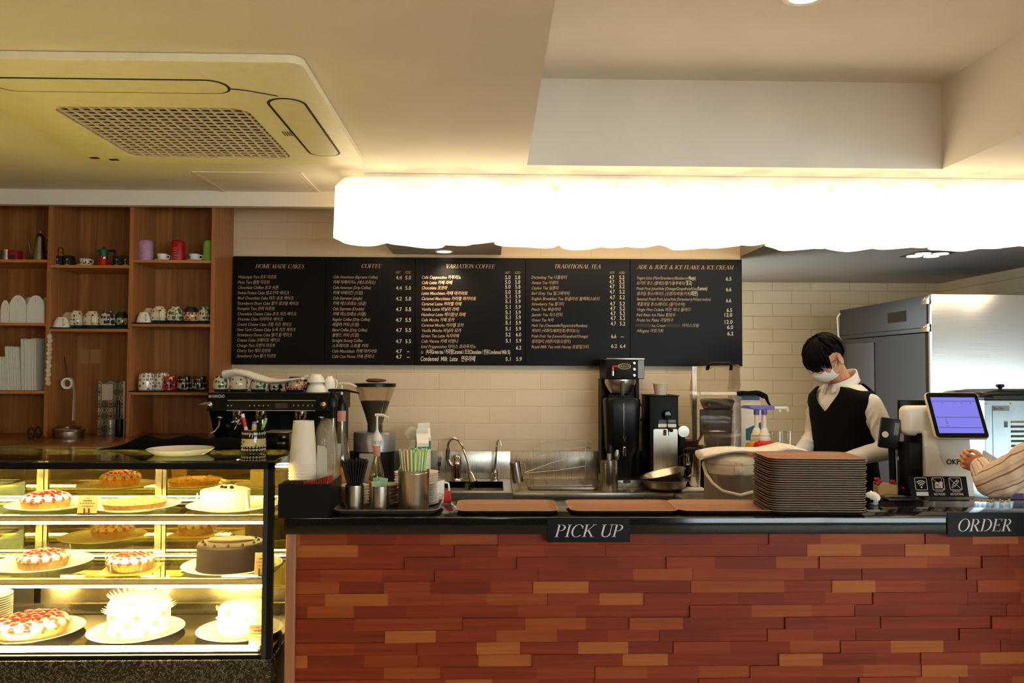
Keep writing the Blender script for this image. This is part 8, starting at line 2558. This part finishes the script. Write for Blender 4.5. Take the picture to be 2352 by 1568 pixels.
def sleeve(pts, rs, name, nstr, parent, seg=40):
    """a loose sleeve along pts with folds; the stripe coordinate runs round it"""
    V = [Vector(p) for p in pts]; n = len(V); C_, RR = [], []
    for i in range(n - 1):
        for j in range(8):
            f = j / 8; p0, p1, p2, p3 = V[max(i - 1, 0)], V[i], V[i + 1], V[min(i + 2, n - 1)]
            C_.append(.5 * (2 * p1 + (p2 - p0) * f + (2 * p0 - 5 * p1 + 4 * p2 - p3) * f * f + (3 * p1 - p0 - 3 * p2 + p3) * f ** 3)); RR.append(rs[i] + (rs[i + 1] - rs[i]) * f)
    C_.append(V[-1]); RR.append(rs[-1])
    me = bpy.data.meshes.new(name); vs = []; st_ = []; u = None
    m = len(C_)
    for i, p in enumerate(C_):
        d = (C_[min(i + 1, m - 1)] - C_[max(i - 1, 0)]).normalized()
        u = d.cross(Vector((0, 1, 0))).normalized() if u is None else (u - d * u.dot(d)).normalized()
        v = d.cross(u)
        for j in range(seg + 1):
            a = 2 * PI * j / seg
            fold = 1 + .05 * math.sin(2 * a + i * .9) + .045 * math.sin(i * 1.7 + 3 * math.sin(a)) * (1 - i / m * .3)
            vs.append(p + (u * math.cos(a) + v * math.sin(a)) * RR[i] * fold); st_.append(j / seg * nstr + .05 * math.sin(i * .8))
    fs = [(i * (seg + 1) + j, i * (seg + 1) + j + 1, (i + 1) * (seg + 1) + j + 1, (i + 1) * (seg + 1) + j) for i in range(m - 1) for j in range(seg)]
    me.from_pydata([tuple(x) for x in vs], [], fs)
    at_ = me.attributes.new('stripe', 'FLOAT', 'POINT'); at_.data.foreach_set('value', st_)
    me.materials.append(MATS['shirt_stripes']); me.polygons.foreach_set('use_smooth', [True] * len(me.polygons))
    o = bpy.data.objects.new(name, me); COL.objects.link(o); o.parent = parent
    md = o.modifiers.new('thick', 'SOLIDIFY'); md.thickness = .002
    return o
sleeve([wl(Sh_ + Vector((.03, -.02, .01))), wl(Sh_ * .62 + El * .38 + Vector((0, 0, .0))), wl(Sh_ * .25 + El * .75 + Vector((0, 0, -.006))), wl(El + Vector((.0, 0, -.010))), wl(El * .68 + Wr * .32 + Vector((0, 0, -.014))), wl(El * .30 + Wr * .70 + Vector((0, 0, -.004))), wl(El * .10 + Wr * .90)], [.090, .086, .078, .066, .060, .052, .046], 'sleeve', 9, cus)
cf = B().tube([wl(El * .14 + Wr * .86), wl(El * .0 + Wr * 1.0 - hd * .0)], [.0475, .043], 28).build('cuff', 'shirt_white', cus)
def fst(u, v):
    a = 2 * PI * u; z = .88 + .655 * v
    return tor(a, z, .018 + .004 * math.sin(5 * a + 9 * z))
b = B(); b.grid(fst, 48, 20); o = b.build('shirt', 'shirt_stripes', cus, 70)
at_ = o.data.attributes.new('stripe', 'FLOAT', 'POINT'); at_.data.foreach_set('value', [math.atan2(v.co.x, -v.co.y) * 6 for v in o.data.vertices])
sleeve([(-.165, 0, 1.455), (-.2, .01, 1.33), (-.23, .02, 1.18), (-.225, -.03, 1.05), (-.221, -.055, .97)], [.08, .074, .062, .054, .046], 'sleeve', 12, cus)
b = B()
b.loft([[tor(2 * PI * i / 24, z, .012) for i in range(24)] for z in (.86, .90, .955)])
for s in (-1, 1):
    limb(b, [(s * .088, 0, .90), (s * .093, -.006, .68), (s * .096, 0, .48), (s * .098, .014, .26), (s * .099, .016, .06)], [.104, .092, .074, .066, .060])
remesh(b.build('trousers', 'trouser_dark', cus), .012, 4)
b = B(); b.ball((0, .015, 1.725), (.086, .104, .10), 24); b.build('hair', 'hair_black', cus)
for s in (-1, 1):
    b = B(); b.ball((s * .100, .028, .042), (.046, .055, .042), 14); b.ball((s * .104, -.09, .032), (.048, .085, .032), 14)
    b.build('shoe', 'gloss_black', cus, 70)
a = at(2262, 1066, 3.66)
o = B().box(-.045, -.0006, -.06, .045, .0006, .06, 0).build('paper_slip', 'white_paper', None, loc=(a.x + .02, 3.675, a.z - .012), rot=(R(-8), R(28), R(10)))
tag(o, 'small white paper slip held above the customer\'s cuff', 'paper')
